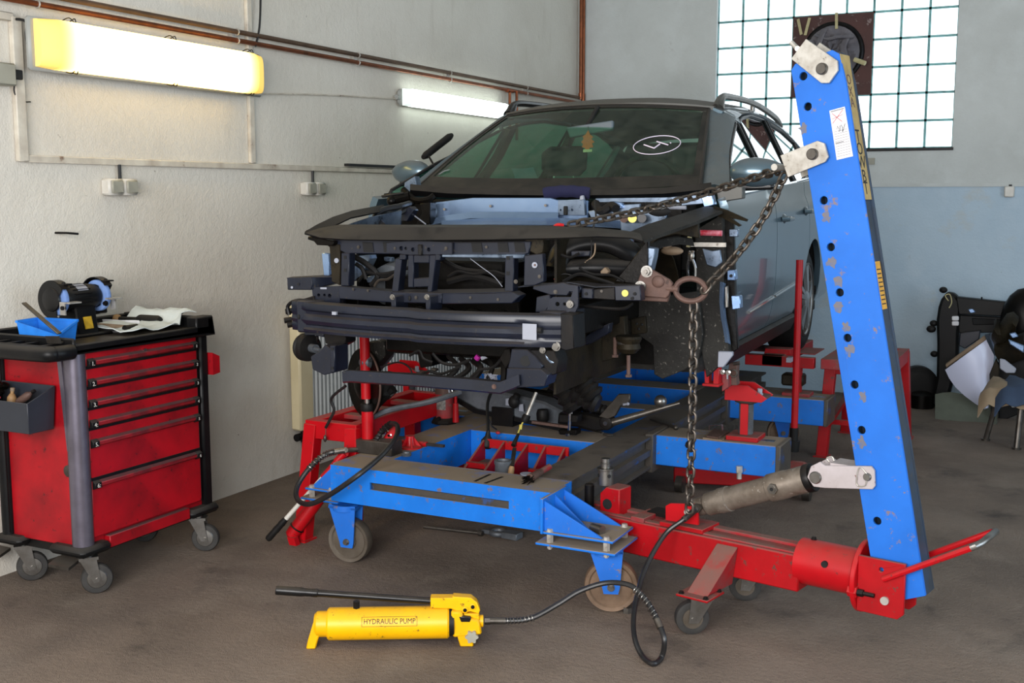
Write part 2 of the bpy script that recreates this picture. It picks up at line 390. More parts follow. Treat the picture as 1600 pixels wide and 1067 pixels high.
    def done(s, name, m, parent=None, label=None, cat=None, group=None, bevel=0., smooth=35, kind=None, org=None):
        lo = V(min(v.x for v in s.v), min(v.y for v in s.v), min(v.z for v in s.v)); hi = V(max(v.x for v in s.v), max(v.y for v in s.v), max(v.z for v in s.v))
        if org is None: org = (lo+hi)/2
        if parent is None and kind != 'structure': org = V((lo.x+hi.x)/2, (lo.y+hi.y)/2, lo.z)
        me = s.mesh(name, org, m, smooth)
        o = D.objects.new(name, me); COL.objects.link(o)
        W[o] = org
        if parent: o.parent = parent; o.location = org-W[parent]
        else: o.location = org
        if bevel:
            bv = o.modifiers.new('edge', 'BEVEL'); bv.width = bevel; bv.segments = 1; bv.limit_method = 'ANGLE'; bv.angle_limit = math.radians(50)
        if label: o['label'] = label
        if cat: o['category'] = cat
        if group: o['group'] = group
        if kind: o['kind'] = kind
        return o
def thing(name, label, cat, loc, group=None, kind=None):
    o = D.objects.new(name, None); COL.objects.link(o); o.location = loc; o.empty_display_size = .1; W[o] = V(loc)
    if label: o['label'] = label
    if cat: o['category'] = cat
    if group: o['group'] = group
    if kind: o['kind'] = kind
    return o
def inst(src, loc, parent=None, rot=None, name=None):
    o = src.copy(); COL.objects.link(o); W[o] = V(loc)
    if parent: o.parent = parent; o.location = V(loc)-W[parent]
    else: o.location = loc
    if rot is not None: o.rotation_euler = rot
    return o
X3, Y3, Z3 = V(1, 0, 0), V(0, 1, 0), V(0, 0, 1)

# ================================================================ the room
LW, BW = -4.0, 9.35
RX, FY, CZ = 3.5, -1.5, 4.2
B().box(LW-.2, RX+.2, FY-.2, BW+.2, -.2, 0).done('floor', 'concrete', kind='structure', smooth=0)
B().box(LW-.25, LW, FY-.2, BW+.2, 0, CZ).done('wall_left', 'plaster', kind='structure', smooth=0)
WX0, WX1, WZ0, WZ1 = -2.785, -.91, 1.965, 3.655
b = B()
for x0, x1, z0, z1 in ((LW, WX0, 0, CZ), (WX1, RX, 0, CZ), (WX0, WX1, 0, WZ0), (WX0, WX1, WZ1, CZ)):
    b.box(x0, x1, BW, BW+.25, z0, z1)
b.done('wall_back', 'plaster_back', kind='structure', smooth=0)
b = B()
b.box(RX, RX+.2, FY, 2.4, 0, CZ); b.box(RX, RX+.2, 6.0, BW+.2, 0, CZ); b.box(RX, RX+.2, 2.4, 6.0, 3.2, CZ)
b.done('wall_right', 'plaster_back', kind='structure', smooth=0)
b = B()
b.box(LW, -2.75, FY-.2, FY, 0, CZ); b.box(1.55, RX, FY-.2, FY, 0, CZ); b.box(-2.75, 1.55, FY-.2, FY, 3.3, CZ)
b.done('wall_front', 'plaster_back', kind='structure', smooth=0)
B().box(LW-.2, RX+.2, FY-.2, BW+.2, CZ, CZ+.2).done('ceiling', 'plaster_back', kind='structure', smooth=0)

# glass-block window, every block a piece of its own
M['block'] = emis('lit_glass_block', 'eef8ff', 1.25)
nt = M['block'].node_tree; N = nt.nodes; L = nt.links
p = N['Principled BSDF']; p.inputs['Roughness'].default_value = .15
tc = N.new('ShaderNodeTexCoord'); n1 = N.new('ShaderNodeTexNoise'); n1.inputs['Scale'].default_value = 5; n1.inputs['Detail'].default_value = 6
L.new(tc.outputs['Object'], n1.inputs['Vector'])
r1 = N.new('ShaderNodeMapRange'); r1.inputs['From Min'].default_value = .62; r1.inputs['From Max'].default_value = .75
r1.inputs['To Min'].default_value = 1.25; r1.inputs['To Max'].default_value = .8
L.new(n1.outputs['Fac'], r1.inputs['Value']); L.new(r1.outputs[0], p.inputs['Emission Strength'])
win = thing('window_1', None, None, (WX0, BW, WZ0), kind='structure')
b = B(); nc, nr = 9, 8; pw, ph = (WX1-WX0)/nc, (WZ1-WZ0)/nr
for i in range(nc+1): b.box(max(WX0, WX0+i*pw-.009), min(WX1, WX0+i*pw+.009), BW+.043, BW+.14, WZ0, WZ1)
for j in range(nr+1): b.box(WX0, WX1, BW+.043, BW+.14, max(WZ0, WZ0+j*ph-.009), min(WZ1, WZ0+j*ph+.009))
b.done('mortar_grid', 'block_frame', win, smooth=0)
bk = None
g = [[V(-pw/2+.008+(pw-.016)*i/4, -.008*math.sin(math.pi*i/4)**.5*math.sin(math.pi*j/4)**.5 if 0 < i < 4 and 0 < j < 4 else 0, -ph/2+.008+(ph-.016)*j/4) for j in range(5)] for i in range(5)]
for i in range(nc):
    for j in range(nr):
        if 3 <= i <= 5 and 2 <= j <= 4: continue
        c = V(WX0+(i+.5)*pw, BW+.05, WZ0+(j+.5)*ph)
        if bk is None:
            b = B().sheet(g, .09); b.v = [q+c for q in b.v]
            bk = b.done('glass_block', 'block', win, org=c)
        else: inst(bk, c, win)
# sill strip under the window
B().box(WX0-.01, WX1+.01, BW-.012, BW+.06, WZ0-.022, WZ0).done('trim_1', 'dark', kind='structure')

# brown board with a fan duct stuffed with grey cloth
vx0, vx1, vz0, vz1 = WX0+3*pw, WX0+6*pw, WZ0+2*ph, WZ0+5*ph
ven = thing('ventilation_panel', 'brown board with round fan opening stuffed with grey cloth, set in the glass-block window', 'panel', ((vx0+vx1)/2, BW+.05, vz0))
vc = V((vx0+vx1)/2+.01, BW+.03, (vz0+vz1)/2+.02)
B().box(vx0, vx1, BW+.03, BW+.13, vz0, vz1).done('board', 'brown', ven)
B().torus(vc, Y3, .225, .02, 36).done('fan_ring', 'dark', ven)
b = B().cyl(vc, vc+V(0, -.02, 0), .21, n=28)
g = []
for i in range(13):
    r_ = .205*i/12; row = []
    for k in range(49):
        a = 2*math.pi*k/48
        dp = -.025-(.06*(1-i/12)+.028*math.sin(5*a+r_*30)*math.sin(r_*26+2*a)+.016*math.sin(9*a-r_*40))*(1 if i < 12 else .2)
        row.append(vc+V(math.cos(a)*r_, min(dp, -.021), math.sin(a)*r_))
    g.append(row)
b.sheet(g, -.004)
for k in range(4):
    a0 = [.6, 1.9, 2.6, 5.4][k]
    b.tube(smooth_path([vc+V(math.cos(a0)*.19, -.05, math.sin(a0)*.19), vc+V(math.cos(a0+.5)*.12, -.10, math.sin(a0+.5)*.12), vc+V(math.cos(a0+1.2)*.10, -.09, math.sin(a0+1.2)*.10), vc+V(math.cos(a0+1.7)*.18, -.05, math.sin(a0+1.7)*.18)], 6), .028, 8, flat=.5)
b.done('stuffed_cloth', 'duct', ven)
for k, (u, v, u2, v2) in enumerate(((1247, 30, 1252, 54), (1265, 28, 1258, 55), (1307, 20, 1307, 45))):
    p0, p1 = at(u, v, y=BW+.02), at(u2, v2, y=BW-.03)
    B().beam(p0, p1, .022, .004, up=Y3).done('strap', 'jute', ven)
p0, p1 = at(1335, 93, y=BW-.07), at(1352, 99, y=BW-.09)
B().tube([p0, p1], .018, 8).done('strap_end', 'jute', ven)

# ---------------------------------------------------------------- services on the left wall
def wy(u, v, x=LW+.03): return at(u, v, x=x)
UZ, LZ = 2.437, 2.393
px = LW+.045
b = B().tube([V(px, 2.5, UZ), V(px, 9.2, UZ+.004)], .0125, 10)
b.done('heating_pipe', 'iron_pipe', label='upper of the two copper heating pipes running along the left wall', cat='pipe')
b = B().tube([V(px, 2.5, LZ), V(px, 9.2, LZ+.004)], .0125, 10)
b.tube([V(px, 7.86, LZ), V(px, 7.86, 2.02)], .011, 10).cyl((px, 7.81, LZ), (px, 7.91, LZ), .017)
b.tube([V(px+.03, 7.92, LZ), V(px+.03, 7.92, 2.02)], .011, 10)
b.done('heating_pipe', 'copper', label='lower of the two copper heating pipes, with two drops behind the white lamp', cat='pipe')
for k, (yy, dx, w_) in enumerate(((9.22, .05, 'front'), (9.29, .045, 'rear'))):
    b = B().tube([V(LW+dx, yy, 3.9), V(LW+dx, yy, UZ if k == 0 else LZ)], .0145, 10)
    b.cyl((LW+dx, yy, UZ-.01 if k == 0 else LZ-.01), (LW+dx, yy, 2.48), .019)
    b.done('riser_pipe', 'copper', label=('nearer' if k == 0 else 'farther')+' of the two vertical copper riser pipes in the room corner', cat='pipe')
for yy in (3.46, 4.72, 5.82, 6.94, 8.15):
    b = B().box(LW, LW+.03, yy-.02, yy+.02, LZ-.005, UZ+.005).torus((px, yy, UZ), Y3, .0155, .004, 14, 6).torus((px, yy, LZ), Y3, .0155, .004, 14, 6)
    n_ = {3.46: 'above the left end of the yellow lamp', 4.72: 'above the right end of the yellow lamp', 5.82: 'left of the white lamp', 6.94: 'above the white lamp', 8.15: 'nearest the room corner'}[yy]
    b.done('pipe_clip', 'zinc', label='small metal clip holding both copper pipes, '+n_, cat='clip')
# conduits
cx = LW+.02
def cond(i, x0, x1, y0, y1, z0, z1): B().box(x0, x1, y0, y1, z0, z1).done('trim_%d' % i, 'conduit', kind='structure', bevel=.004)
cond(2, LW, LW+.022, 3.39, 6.75, 1.738, 1.768)
cond(3, LW, LW+.026, 3.345, 3.395, 1.74, 2.33)
cond(4, LW, LW+.022, 2.9, 3.36, 2.31, 2.345)
cond(5, LW, LW+.022, 4.835, 4.875, 1.77, 3.2)
B().box(-4, RX, BW-.006, BW, 0, 1.665).done('trim_7', 'plaster_blue', kind='structure', smooth=0)
B().box(-4, RX, BW-.022, BW, 1.665, 1.69).done('trim_6', 'plaster_back', kind='structure')
b = B().tube(smooth_path([(LW+.015, 4.9, 2.14), (LW+.012, 5.5, 2.18), (LW+.012, 6.05, 2.205), (LW+.02, 6.27, 2.215)], 6), .005, 6)
b.done('lamp_cable', 'conduit', label='thin pale cable running between the two wall lamps', cat='cable')
b = B().tube(smooth_path([(LW+.03, 4.95, 3.3), (LW+.04, 4.93, 2.75), (LW+.05, 4.9, 2.5), (LW+.05, 4.86, 2.38)], 8), .006, 6)
b.done('hanging_cable', 'wallcable', label='black cable hanging down the left wall to the right end of the yellow lamp', cat='cable')
B().box(LW, LW+.035, 5.72, 6.75, 1.775, 1.79).done('black_strip', 'wallcable', label='narrow black strip lying on the white conduit behind the car mirror', cat='strip')
B().tube([(LW-.02, 3.53, 1.437), (LW+.06, 3.54, 1.437), (LW+.075, 3.59, 1.432)], .005, 8).done('wall_hook', 'dark', label='short bent metal hook sticking out of the left wall above the trolley', cat='hook')
# sockets
for k, (y0, lab) in enumerate(((3.80, 'grey double socket box on the left wall below the yellow lamp'), (5.275, 'smaller-looking grey double socket box left of the car on the wall'))):
    t = thing('socket_box', lab, 'socket', (LW, y0+.09, 1.6))
    for q in range(2):
        B().box(LW, LW+.055, y0+.092*q, y0+.088+.092*q, 1.60, 1.675).done('housing', 'white', t, bevel=.008)
        B().box(LW+.055, LW+.066, y0+.01+.092*q, y0+.078+.092*q, 1.608, 1.668).done('flap', 'plastic_grey', t, bevel=.006)
    B().tube([(LW+.02, y0+.1, 1.675), (LW+.02, y0+.1, 1.74)], .008, 8).done('cable', 'wallcable', t)
t = thing('switch_box', 'grey switch box at the far left edge of the left wall', 'switch', (LW, 3.25, 2.03))
B().box(LW, LW+.06, 3.1, 3.325, 2.045, 2.135).done('housing', 'plastic_grey', t, bevel=.006)
B().box(LW, LW+.04, 3.325, 3.375, 2.075, 2.115).done('plug', 'wallcable', t, bevel=.004)
B().tube(smooth_path([(LW+.02, 3.36, 2.08), (LW+.02, 3.34, 2.03), (LW+.02, 3.37, 1.99), (LW+.02, 3.42, 1.99)], 6), .003, 6).done('loose_wire', 'wallcable', t)
t = thing('socket_box', 'small white socket on the back wall near the right edge', 'socket', (-.54, BW, 1.62))
p0, p1 = at(1570, 291, y=BW), at(1585, 308, y=BW)
B().box(p0.x, p1.x, BW-.05, BW, p1.z, p0.z).done('housing', 'white', t, bevel=.008)
B().tube([(p0.x+.04, BW-.02, p0.z), (p0.x+.04, BW-.02, 1.68)], .012, 8).done('cable', 'wallcable', t)
p0, p1 = at(1350, 247, y=BW), at(1367, 257, y=BW)
B().box(p0.x, p1.x, BW-.02, BW, p1.z, p0.z).done('wall_bracket', 'plastic_grey', label='small grey bracket on the back wall right of the blue post, under the window', cat='bracket')

# lamps
def lampmat(name, cc, ce, sc_, se, half, edge):
    m = emis(name, cc, 1); nt = m.node_tree; N = nt.nodes; L = nt.links; p = N['Principled BSDF']
    tc = N.new('ShaderNodeTexCoord'); s = N.new('ShaderNodeSeparateXYZ'); L.new(tc.outputs['Object'], s.inputs[0])
    a = N.new('ShaderNodeMath'); a.operation = 'ABSOLUTE'; L.new(s.outputs['Y'], a.inputs[0])
    r = N.new('ShaderNodeMapRange'); r.inputs['From Min'].default_value = half-edge; r.inputs['From Max'].default_value = half-edge*.45
    L.new(a.outputs[0], r.inputs['Value'])
    x = N.new('ShaderNodeMix'); x.data_type = 'RGBA'; L.new(r.outputs[0], x.inputs['Factor']); x.inputs['A'].default_value = hx(cc); x.inputs['B'].default_value = hx(ce)
    L.new(x.outputs['Result'], p.inputs['Emission Color'])
    r2 = N.new('ShaderNodeMapRange'); r2.inputs['To Min'].default_value = sc_; r2.inputs['To Max'].default_value = se
    L.new(r.outputs[0], r2.inputs['Value']); L.new(r2.outputs[0], p.inputs['Emission Strength'])
    return m
M['lamp_warm'] = lampmat('warm_diffuser', 'ffd67c', 'f2c450', 5.5, .8, .71, .16)
M['lamp_cool'] = lampmat('cool_diffuser', 'f0fff8', 'dfeee8', 4.2, .8, .72, .05)
M['body_grey'] = mat('lamp_body_grey', '9a9c98', .5, dirt='7c7e7a', amt=.5)
t = thing('wall_lamp', 'large lit fluorescent wall lamp with yellowed cover, left of the other', 'lamp', (LW, 4.11, 2.12))
b = B().box(LW+.055, LW+.085, 3.375, 4.865, 2.115, 2.335); b.done('base', 'body_grey', t, bevel=.01)
def diffuser(y0, y1, z0, z1, x0, x1, nm, rr):
    b = B(); prof = []
    for i in range(25):
        a = math.pi*i/24; c, s = math.cos(a), math.sin(a)
        prof.append((x0+(x1-x0)*abs(s)**.45, (z0+z1)/2+(z1-z0)/2*math.copysign(abs(c)**.6, c)))
    g = []
    for k in range(17):
        q = k/16; y = y0+(y1-y0)*q; e = min(q, 1-q)*(y1-y0); sc = 1 if e > rr else math.sqrt(max(0, 1-(1-e/rr)**2))*.5+.5
        g.append([V(x0+(xx-x0)*sc, y, (z0+z1)/2+(zz-(z0+z1)/2)*(sc*.12+.88)) for xx, zz in prof])
    vs = [p for r in g for p in r]; n = len(prof); fs = []
    for i in range(16):
        for j in range(n-1): fs.append((i*n+j, i*n+j+1, (i+1)*n+j+1, (i+1)*n+j))
        fs.append((i*n+n-1, i*n, (i+1)*n, (i+1)*n+n-1))
    fs += [tuple(range(n)), tuple(range(16*n, 17*n))]
    return b.add(vs, fs)
diffuser(3.40, 4.83, 2.125, 2.33, LW+.085, LW+.165, '', .03).done('diffuser', 'lamp_warm', t)
for yy in (3.56, 4.16, 4.72):
    for zz, s in ((2.128, -1), (2.335, 1)):
        B().tube(smooth_path([(LW+.07, yy, zz), (LW+.11, yy+.005, zz+s*.012), (LW+.13, yy+.02, zz-s*.012), (LW+.11, yy+.035, zz+s*.012), (LW+.07, yy+.04, zz)], 5), .0025, 5).done('wire_clip', 'dark', t)
B().tube(smooth_path([(LW+.03, 3.36, 2.32), (LW+.06, 3.385, 2.31), (LW+.05, 3.39, 2.26), (LW+.06, 3.385, 2.22)], 6), .006, 6).done('lead', 'wallcable', t)
for yy in (3.7, 4.6): B().box(LW, LW+.06, yy-.03, yy+.03, 2.19, 2.27).done('wall_mount', 'body_grey', t)
t = thing('wall_lamp', 'smaller lit white fluorescent wall lamp with rounded grey ends, just above the car', 'lamp', (LW, 7.05, 2.17))
B().box(LW, LW+.05, 6.30, 7.82, 2.175, 2.28).done('base', 'body_grey', t, bevel=.02)
diffuser(6.31, 7.81, 2.172, 2.285, LW+.05, LW+.105, '', .07).done('diffuser', 'lamp_cool', t)
b = B().cyl((LW+.03, 6.30, 2.225), (LW+.03, 6.27, 2.225), .016); b.done('cable_gland', 'body_grey', t)

# radiator
t = thing('radiator', 'white panel radiator on the left wall behind the car front', 'radiator', (LW, 6.2, .27))
ry0, ry1, rz0, rz1 = 5.10, 7.62, .27, .985
g = []
n = 63*4
for i in range(n+1):
    y = ry0+.12+(ry1-ry0-.16)*i/n; x = LW+.105+(0 if i % 4 in (0, 1) else -.028)
    g.append([V(x, y, rz0), V(x, y, rz1)])
B().sheet(g, .004).done('fin_panel', 'radiator', t, smooth=20)
B().box(LW+.03, LW+.105, ry0, ry0+.13, rz0-.005, rz1+.005).done('end_cover', 'cream', t, bevel=.012)
B().box(LW+.03, LW+.105, ry1-.05, ry1, rz0-.005, rz1+.005).done('end_cover', 'cream', t, bevel=.012)
B().box(LW+.03, LW+.105, ry0, ry1, rz1, rz1+.012).done('top_grille', 'white', t)
for yy in (5.5, 7.2): B().box(LW+.001, LW+.04, yy-.03, yy+.03, .4, .8).done('wall_bracket', 'white', t)
b = B().cyl((LW+.07, ry0+.06, .27), (LW+.07, ry0+.06, .19), .014).cyl((LW+.07, ry0+.0, .225), (LW+.07, ry0+.12, .225), .022).tube([V(LW+.07, ry0+.06, .19), V(LW+.07, ry0+.06, .0)], .009, 8)
b.done('valve', 'dark', t)

# ================================================================ tool trolley
def P(b, name, m, par, **k): return b.done(name, m, par, **k)
TX0, TX1, TY0, TY1 = -3.93, -3.47, 3.13, 3.845
t = thing('tool_trolley', 'red six-drawer tool trolley with black top tray on castors by the left wall', 'trolley', (-3.7, 3.48, 0))
B().box(TX0, TX1-.02, TY0, TY1, .20, .99).done('cabinet_body', 'red_trolley', t, bevel=.004)
# drawers facing the room
B().box(TX1-.02, TX1-.004, TY0+.045, TY1-.035, .235, .985).done('drawer_recess', 'recess_shade', t)
dn = ['1.', '2.', '3.', '4:', '5.', '6:']
ya, yb = TY0+.05, TY1-.04
lips = [at(135, v, x=TX1).z for v in (568, 600, 633, 665, 696, 761.5)]   # handle heights
for k in range(6):
    z1 = .984 if k == 0 else (lips[k-1]-.021 if k < 5 else lips[5]+.021)
    z0 = lips[k]-.018 if k < 4 else (lips[5]+.024 if k == 4 else .235)
    d = B().box(TX1-.012, TX1, ya, yb, z0, z1).done('drawer', 'red_trolley', t, bevel=.003)
    pz = lips[k]
    b = B().prism([(TX1, ya+.035, pz+.019), (TX1+.016, ya+.035, pz+.008), (TX1+.016, ya+.035, pz-.006), (TX1, ya+.035, pz-.014)], (0, yb-ya-.07, 0))
    b.done('handle', 'red_grime', d, bevel=.002)
    for q, yy in enumerate((ya+.002, yb-.036)):
        e = B().prism([(TX1, yy, pz+.02), (TX1+.018, yy, pz+.009), (TX1+.018, yy, pz-.012), (TX1, yy, pz-.018)], (0, .034, 0)).done('end_cap', 'black', d, bevel=.002)
    B().text(dn[k], (TX1+.0195, ya+.02, pz-.002), Y3, Z3, .024).done('number', 'white', d, smooth=0)
    B().text(dn[k][0], (TX1+.0195, yb-.018, pz-.002), Y3, Z3, .018).done('number', 'white', d, smooth=0)
    if k < 5: B().box(TX1-.006, TX1+.003, ya, yb, z0-.006, z0+.007).done('groove_shade', 'black', d)  # black strip stands in for the shaded groove under the handle
B().cyl((TX1-.002, 3.49, .955), (TX1+.01, 3.49, .955), .011).done('lock', 'chrome', t)
B().lathe((TX1-.06, TY0+.0, .515), (0, -1, 0), [(.024, 0), (.024, .012), (.018, .016)]).done('side_lock', 'steel_dark', t)
# posts
B().cyl((TX1-.03, TY0+.02, .21), (TX1-.03, TY0+.02, 1.0), .042, n=24).done('corner_post', 'post', t, label='large front post of brushed grey metal')
B().box(TX1-.03, TX1+.005, TY1-.02, TY1+.03, .2, 1.0).done('corner_post', 'black', t, bevel=.008)
B().cyl((TX0+.03, TY0+.0, .21), (TX0+.03, TY0+.0, 1.0), .028, n=16).done('corner_post', 'black', t)
B().beam((-3.548, TY0-.012, 1.0), (-3.512, TY0-.014, .60), .022, .006, up=Y3).done('side_strip', 'post', t)
B().beam((-3.885, TY0-.012, .99), (-3.885, TY0-.012, .22), .018, .012, up=Y3).done('side_rail', 'dark', t)
# bottom corner bumpers and kick rail
for (x0, x1, y0, y1) in ((TX1-.17, TX1+.03, TY0-.04, TY0+.12), (TX1-.17, TX1+.03, TY1-.13, TY1+.05), (TX0-.02, TX0+.13, TY0-.04, TY0+.1)):
    B().box(x0, x1, y0, y1, .17, .21).done('corner_bumper', 'black', t, bevel=.016)
B().box(TX1-.02, TX1+.012, TY0+.12, TY1-.13, .175, .225).done('kick_rail', 'red_trolley', t, bevel=.003)
B().box(TX0+.02, TX1-.02, TY0+.02, TY1-.02, .16, .2).done('floor_pan', 'dark', t)
def trolley_castor(x, y, ang, brake):
    c = V(x, y, 0); d = V(math.cos(ang), math.sin(ang), 0); s = V(-d.y, d.x, 0)
    r = .062; wc = c+d*.03+V(0, 0, r)
    h = B().lathe(wc-s*.016, s, [(r-.02, -.001), (r-.004, 0), (r, .006), (r, .026), (r-.004, .032), (r-.02, .033)], 28)
    w_ = h.done('castor_wheel', 'rubber_grey', t)
    B().lathe(wc-s*.018, s, [(.012, -.004), (.036, -.002), (.04, .002), (.04, .034), (.036, .038), (.012, .04)], 24).done('hub', 'steel', w_)
    b = B()
    for q in (-1, 1):
        b.prism([wc+s*.024*q-d*.014+V(0, 0, -.012), wc+s*.024*q+d*.014+V(0, 0, -.012), c+s*.024*q+d*.03+V(0, 0, .15), c+s*.024*q-d*.035+V(0, 0, .15)], s*.004*q)
    b.cbox(c+V(0, 0, .152), .075, .058, .012, d, s).cyl(wc-s*.034, wc+s*.034, .008)
    b.cyl(c+V(0, 0, .15), c+V(0, 0, .175), .02)
    b.done('castor_fork', 'steel', t)
    if brake:
        B().obox(c-d*.005+s*-.035+V(0, 0, .135), -d*.1+V(0, 0, -.012), s*.07, V(0, 0, .012)).done('brake_pedal', 'dark', t)
trolley_castor(-3.50, 3.17, .9, False); trolley_castor(-3.49, 3.80, .5, False); trolley_castor(-3.86, 3.16, .9, False); trolley_castor(-3.84, 3.78, .5, False)
for (x, y) in ((-3.55, 3.11), (-3.93, 3.10)):
    b = B().obox(V(x, y, .135)+V(-.04, -.06, 0), (.09, .02, -.01), (-.02, .07, .01), (0, 0, .012)); b.done('brake_pedal', 'steel_dark', t)
# tray top
tz0, tz1 = .985, 1.055
TT = (TX0-.03, TX1+.02, TY0-.14, TY1+.055)
b = B()
b.box(TT[0], TT[1], TY0-.02, TT[3], tz0, tz0+.022)
b.box(TT[1]-.02, TT[1], TY0-.06, TT[3], tz0, tz0+.04)            # room-side edge
b.box(TT[0], TT[0]+.02, TY0-.06, TT[3], tz0, tz1)                # wall-side edge
b.box(TT[0], TT[1], TT[3]-.04, TT[3], tz0, tz1+.005)
b.box(TT[1]-.06, TT[1], TT[3]-.11, TT[3], tz0, tz1+.012)
b.box(TT[0], TT[1], TY0-.025, TY0-.01, tz0, tz1-.005)
b.done('top_tray', 'black', t, bevel=.006)
B().box(TT[0]+.02, TT[1]-.02, TY0-.01, TT[3]-.04, tz0+.021, tz0+.026).done('tray_mat', mat('oily_mat', '2f2a24', .45, dirt='4a3f30', amt=.8, scale=6), t)
b = B().box(TT[0], TT[1], TY0-.11, TY0-.02, tz0, tz0+.012)
for xx in (TX0+.0, TX0+.13, TX0+.21, TX0+.29, TX1-.06): b.box(xx-.004, xx+.004, TY0-.11, TY0-.02, tz0, tz0+.045)
b.box(TT[0], TT[1], TY0-.118, TY0-.108, tz0, tz0+.045)
b.done('bottle_rack', 'black', t, bevel=.003)
b = B().tube(smooth_path([(TT[0], TY0-.09, 1.0), (TT[0]+.04, TY0-.135, 1.0), (TT[1]-.07, TY0-.135, 1.0), (TT[1]-.01, TY0-.10, 1.0), (TT[1]-.005, TY0-.03, 1.0)], 8), .03, 14)
b.done('push_handle', 'black', t)
b = B().prism([(TX1+.03, TY1+.03, .8), (TX1+.03, TY1+.075, .805), (TX1+.03, TY1+.075, .88), (TX1+.03, TY1+.03, .9)], (-.12, 0, 0)); b.done('side_holder', 'red_trolley', t)
# plastic bin on the trolley side
q0, q1 = at(-30, 600, y=TY0-.01), at(92, 600, y=TY0-.01)
bx0, bx1 = -3.99, -3.575
def binmesh(x0, x1, y0, y1, z0, z1, tap, m, name, par, slope=0):
    b = B(); th = .004
    def ring(o, zz): return [V(x0+o, y1-o, zz), V(x1-o, y1-o, zz), V(x1-o, y0+o, zz), V(x0+o, y0+o, zz)]
    A = [V(x0+tap, y1, z0), V(x1-tap, y1, z0), V(x1-tap, y0+tap, z0), V(x0+tap, y0+tap, z0)]
    T_ = [V(x0, y1, z1+slope), V(x1, y1, z1+slope), V(x1, y0, z1), V(x0, y0, z1)]
    Ai = [V(x0+tap+th, y1-th, z0+th), V(x1-tap-th, y1-th, z0+th), V(x1-tap-th, y0+tap+th, z0+th), V(x0+tap+th, y0+tap+th, z0+th)]
    Ti = [V(x0+th, y1-th, z1+slope), V(x1-th, y1-th, z1+slope), V(x1-th, y0+th, z1), V(x0+th, y0+th, z1)]
    fs = [(0, 1, 2, 3), (8, 9, 10, 11)]
    for i in range(4):
        j = (i+1) % 4
        fs += [(i, j, 4+j, 4+i), (8+i, 8+j, 12+j, 12+i), (4+i, 4+j, 12+j, 12+i)]
    b.add(A+T_+Ai+Ti, fs)
    return b.done(name, m, par, bevel=.004)
bz0, bz1 = at(60, 682, y=2.99).z, at(40, 630, y=2.985).z
binmesh(bx0, bx1, TY0-.15, TY0-.012, bz0, bz1, .02, 'bin', 'side_bin', t, slope=.05)
# things in the bin
def bot(lab, nm, cat_, a, b_, r, m, capm=None):
    t = thing(nm, lab, cat_, a)
    d = (V(b_)-V(a)); l = d.length
    B().lathe(a, d, [(r*.85, 0), (r, .01), (r, l*.62), (r*.55, l*.78), (r*.4, l*.8), (r*.4, l*.92)], 14).done('body', m, t)
    B().lathe(V(a)+d*.9, d, [(r*.5, 0), (r*.5, l*.14), (r*.3, l*.16)], 12).done('cap', capm or 'dark', t)
bot('brown grease tube lying in the grey side bin, rightmost', 'grease_tube', 'tube', (-3.72, TY0-.07, bz1-.02), (-3.64, TY0-.06, bz1+.03), .016, 'rust')
bot('small brown bottle standing among the clutter in the side bin', 'bottle', 'bottle', (-3.765, TY0-.07, bz1-.06), (-3.76, TY0-.06, bz1+.03), .018, 'wood_handle', 'wood')
b = B(); c0 = V(-3.835, TY0-.08, bz1+.025)
for k in range(8):
    q = c0+V(random.uniform(-.04, .05), random.uniform(-.03, .03), random.uniform(-.02, .035)); b.ball(q, random.uniform(.016, .028), (1.2, 1, .8), 10, 6)
b.done('work_glove', 'grease', label='dirty dark work glove bunched up in the side bin', cat='glove')
b = B()
for k in range(4): b.tube(smooth_path([c0+V(-.05+.01*k, -.03, -.01), c0+V(0, -.045, .0-.008*k), c0+V(.06, -.03, -.025)], 5), .008, 6, flat=.5)
b.done('striped_rag', 'red_spray', label='red and white striped rag in the front of the side bin', cat='rag')
b = B().prism([c0+V(-.07, -.03, -.02), c0+V(.01, -.03, -.03), c0+V(.0, -.01, .02), c0+V(-.06, -.01, .03)], (0, .02, 0))
b.done('paper_cup', 'paper', label='crumpled white paper behind the striped rag in the side bin', cat='paper')

# ================================================================ things on the trolley top
TT_Z = tz0+.026
# bench grinder
gx, gy = -3.80, 3.42
gc = V(-3.80, 3.40, 1.17)
ga = V(at(88, 470, x=-3.8).x, at(88, 470, x=-3.8).y, 0)
p_l, p_r = at(87, 468, x=-3.78), at(150, 462, x=-3.78)
gy0, gy1, gz = p_l.y, p_r.y+.01, p_l.z
t = thing('bench_grinder', 'black double-wheel bench grinder with blue stones on the trolley', 'grinder', (-3.78, (gy0+gy1)/2, TT_Z))
gc = V(-3.78, (gy0+gy1)/2, gz)
B().lathe(gc-Y3*.075, Y3, [(.03, -.03), (.045, -.028), (.052, -.01), (.056, 0), (.056, .12), (.052, .155), (.045, .17), (.03, .175)], 28).done('motor', 'black', t)
b = B()
for k in range(18):
    a = 2*math.pi*k/18
    b.beam(gc+V(math.cos(a)*.057, -.06, math.sin(a)*.057), gc+V(math.cos(a)*.057, .03, math.sin(a)*.057), .005, .005)
b.done('cooling_ribs', 'blackg', t)
g = [[gc+V(.0585*math.cos(a), -.035+.055*q, .0585*math.sin(a)) for q in range(2)] for a in [.6+.11*k for k in range(10)]]
B().sheet(g, -.001).done('rating_plate', 'label', t, label='worn metal rating plate')
bz = TT_Z
B().prism([gc+V(-.05, -.05, -.035), gc+V(.04, -.05, -.035), V(gc.x+.07, gc.y-.06, bz), V(gc.x-.07, gc.y-.06, bz)], (0, .11, 0)).done('pedestal', 'black', t, bevel=.006)
B().box(gc.x-.1, gc.x+.095, gc.y-.1, gc.y+.1, bz, bz+.012).done('base_plate', 'black', t, bevel=.004)
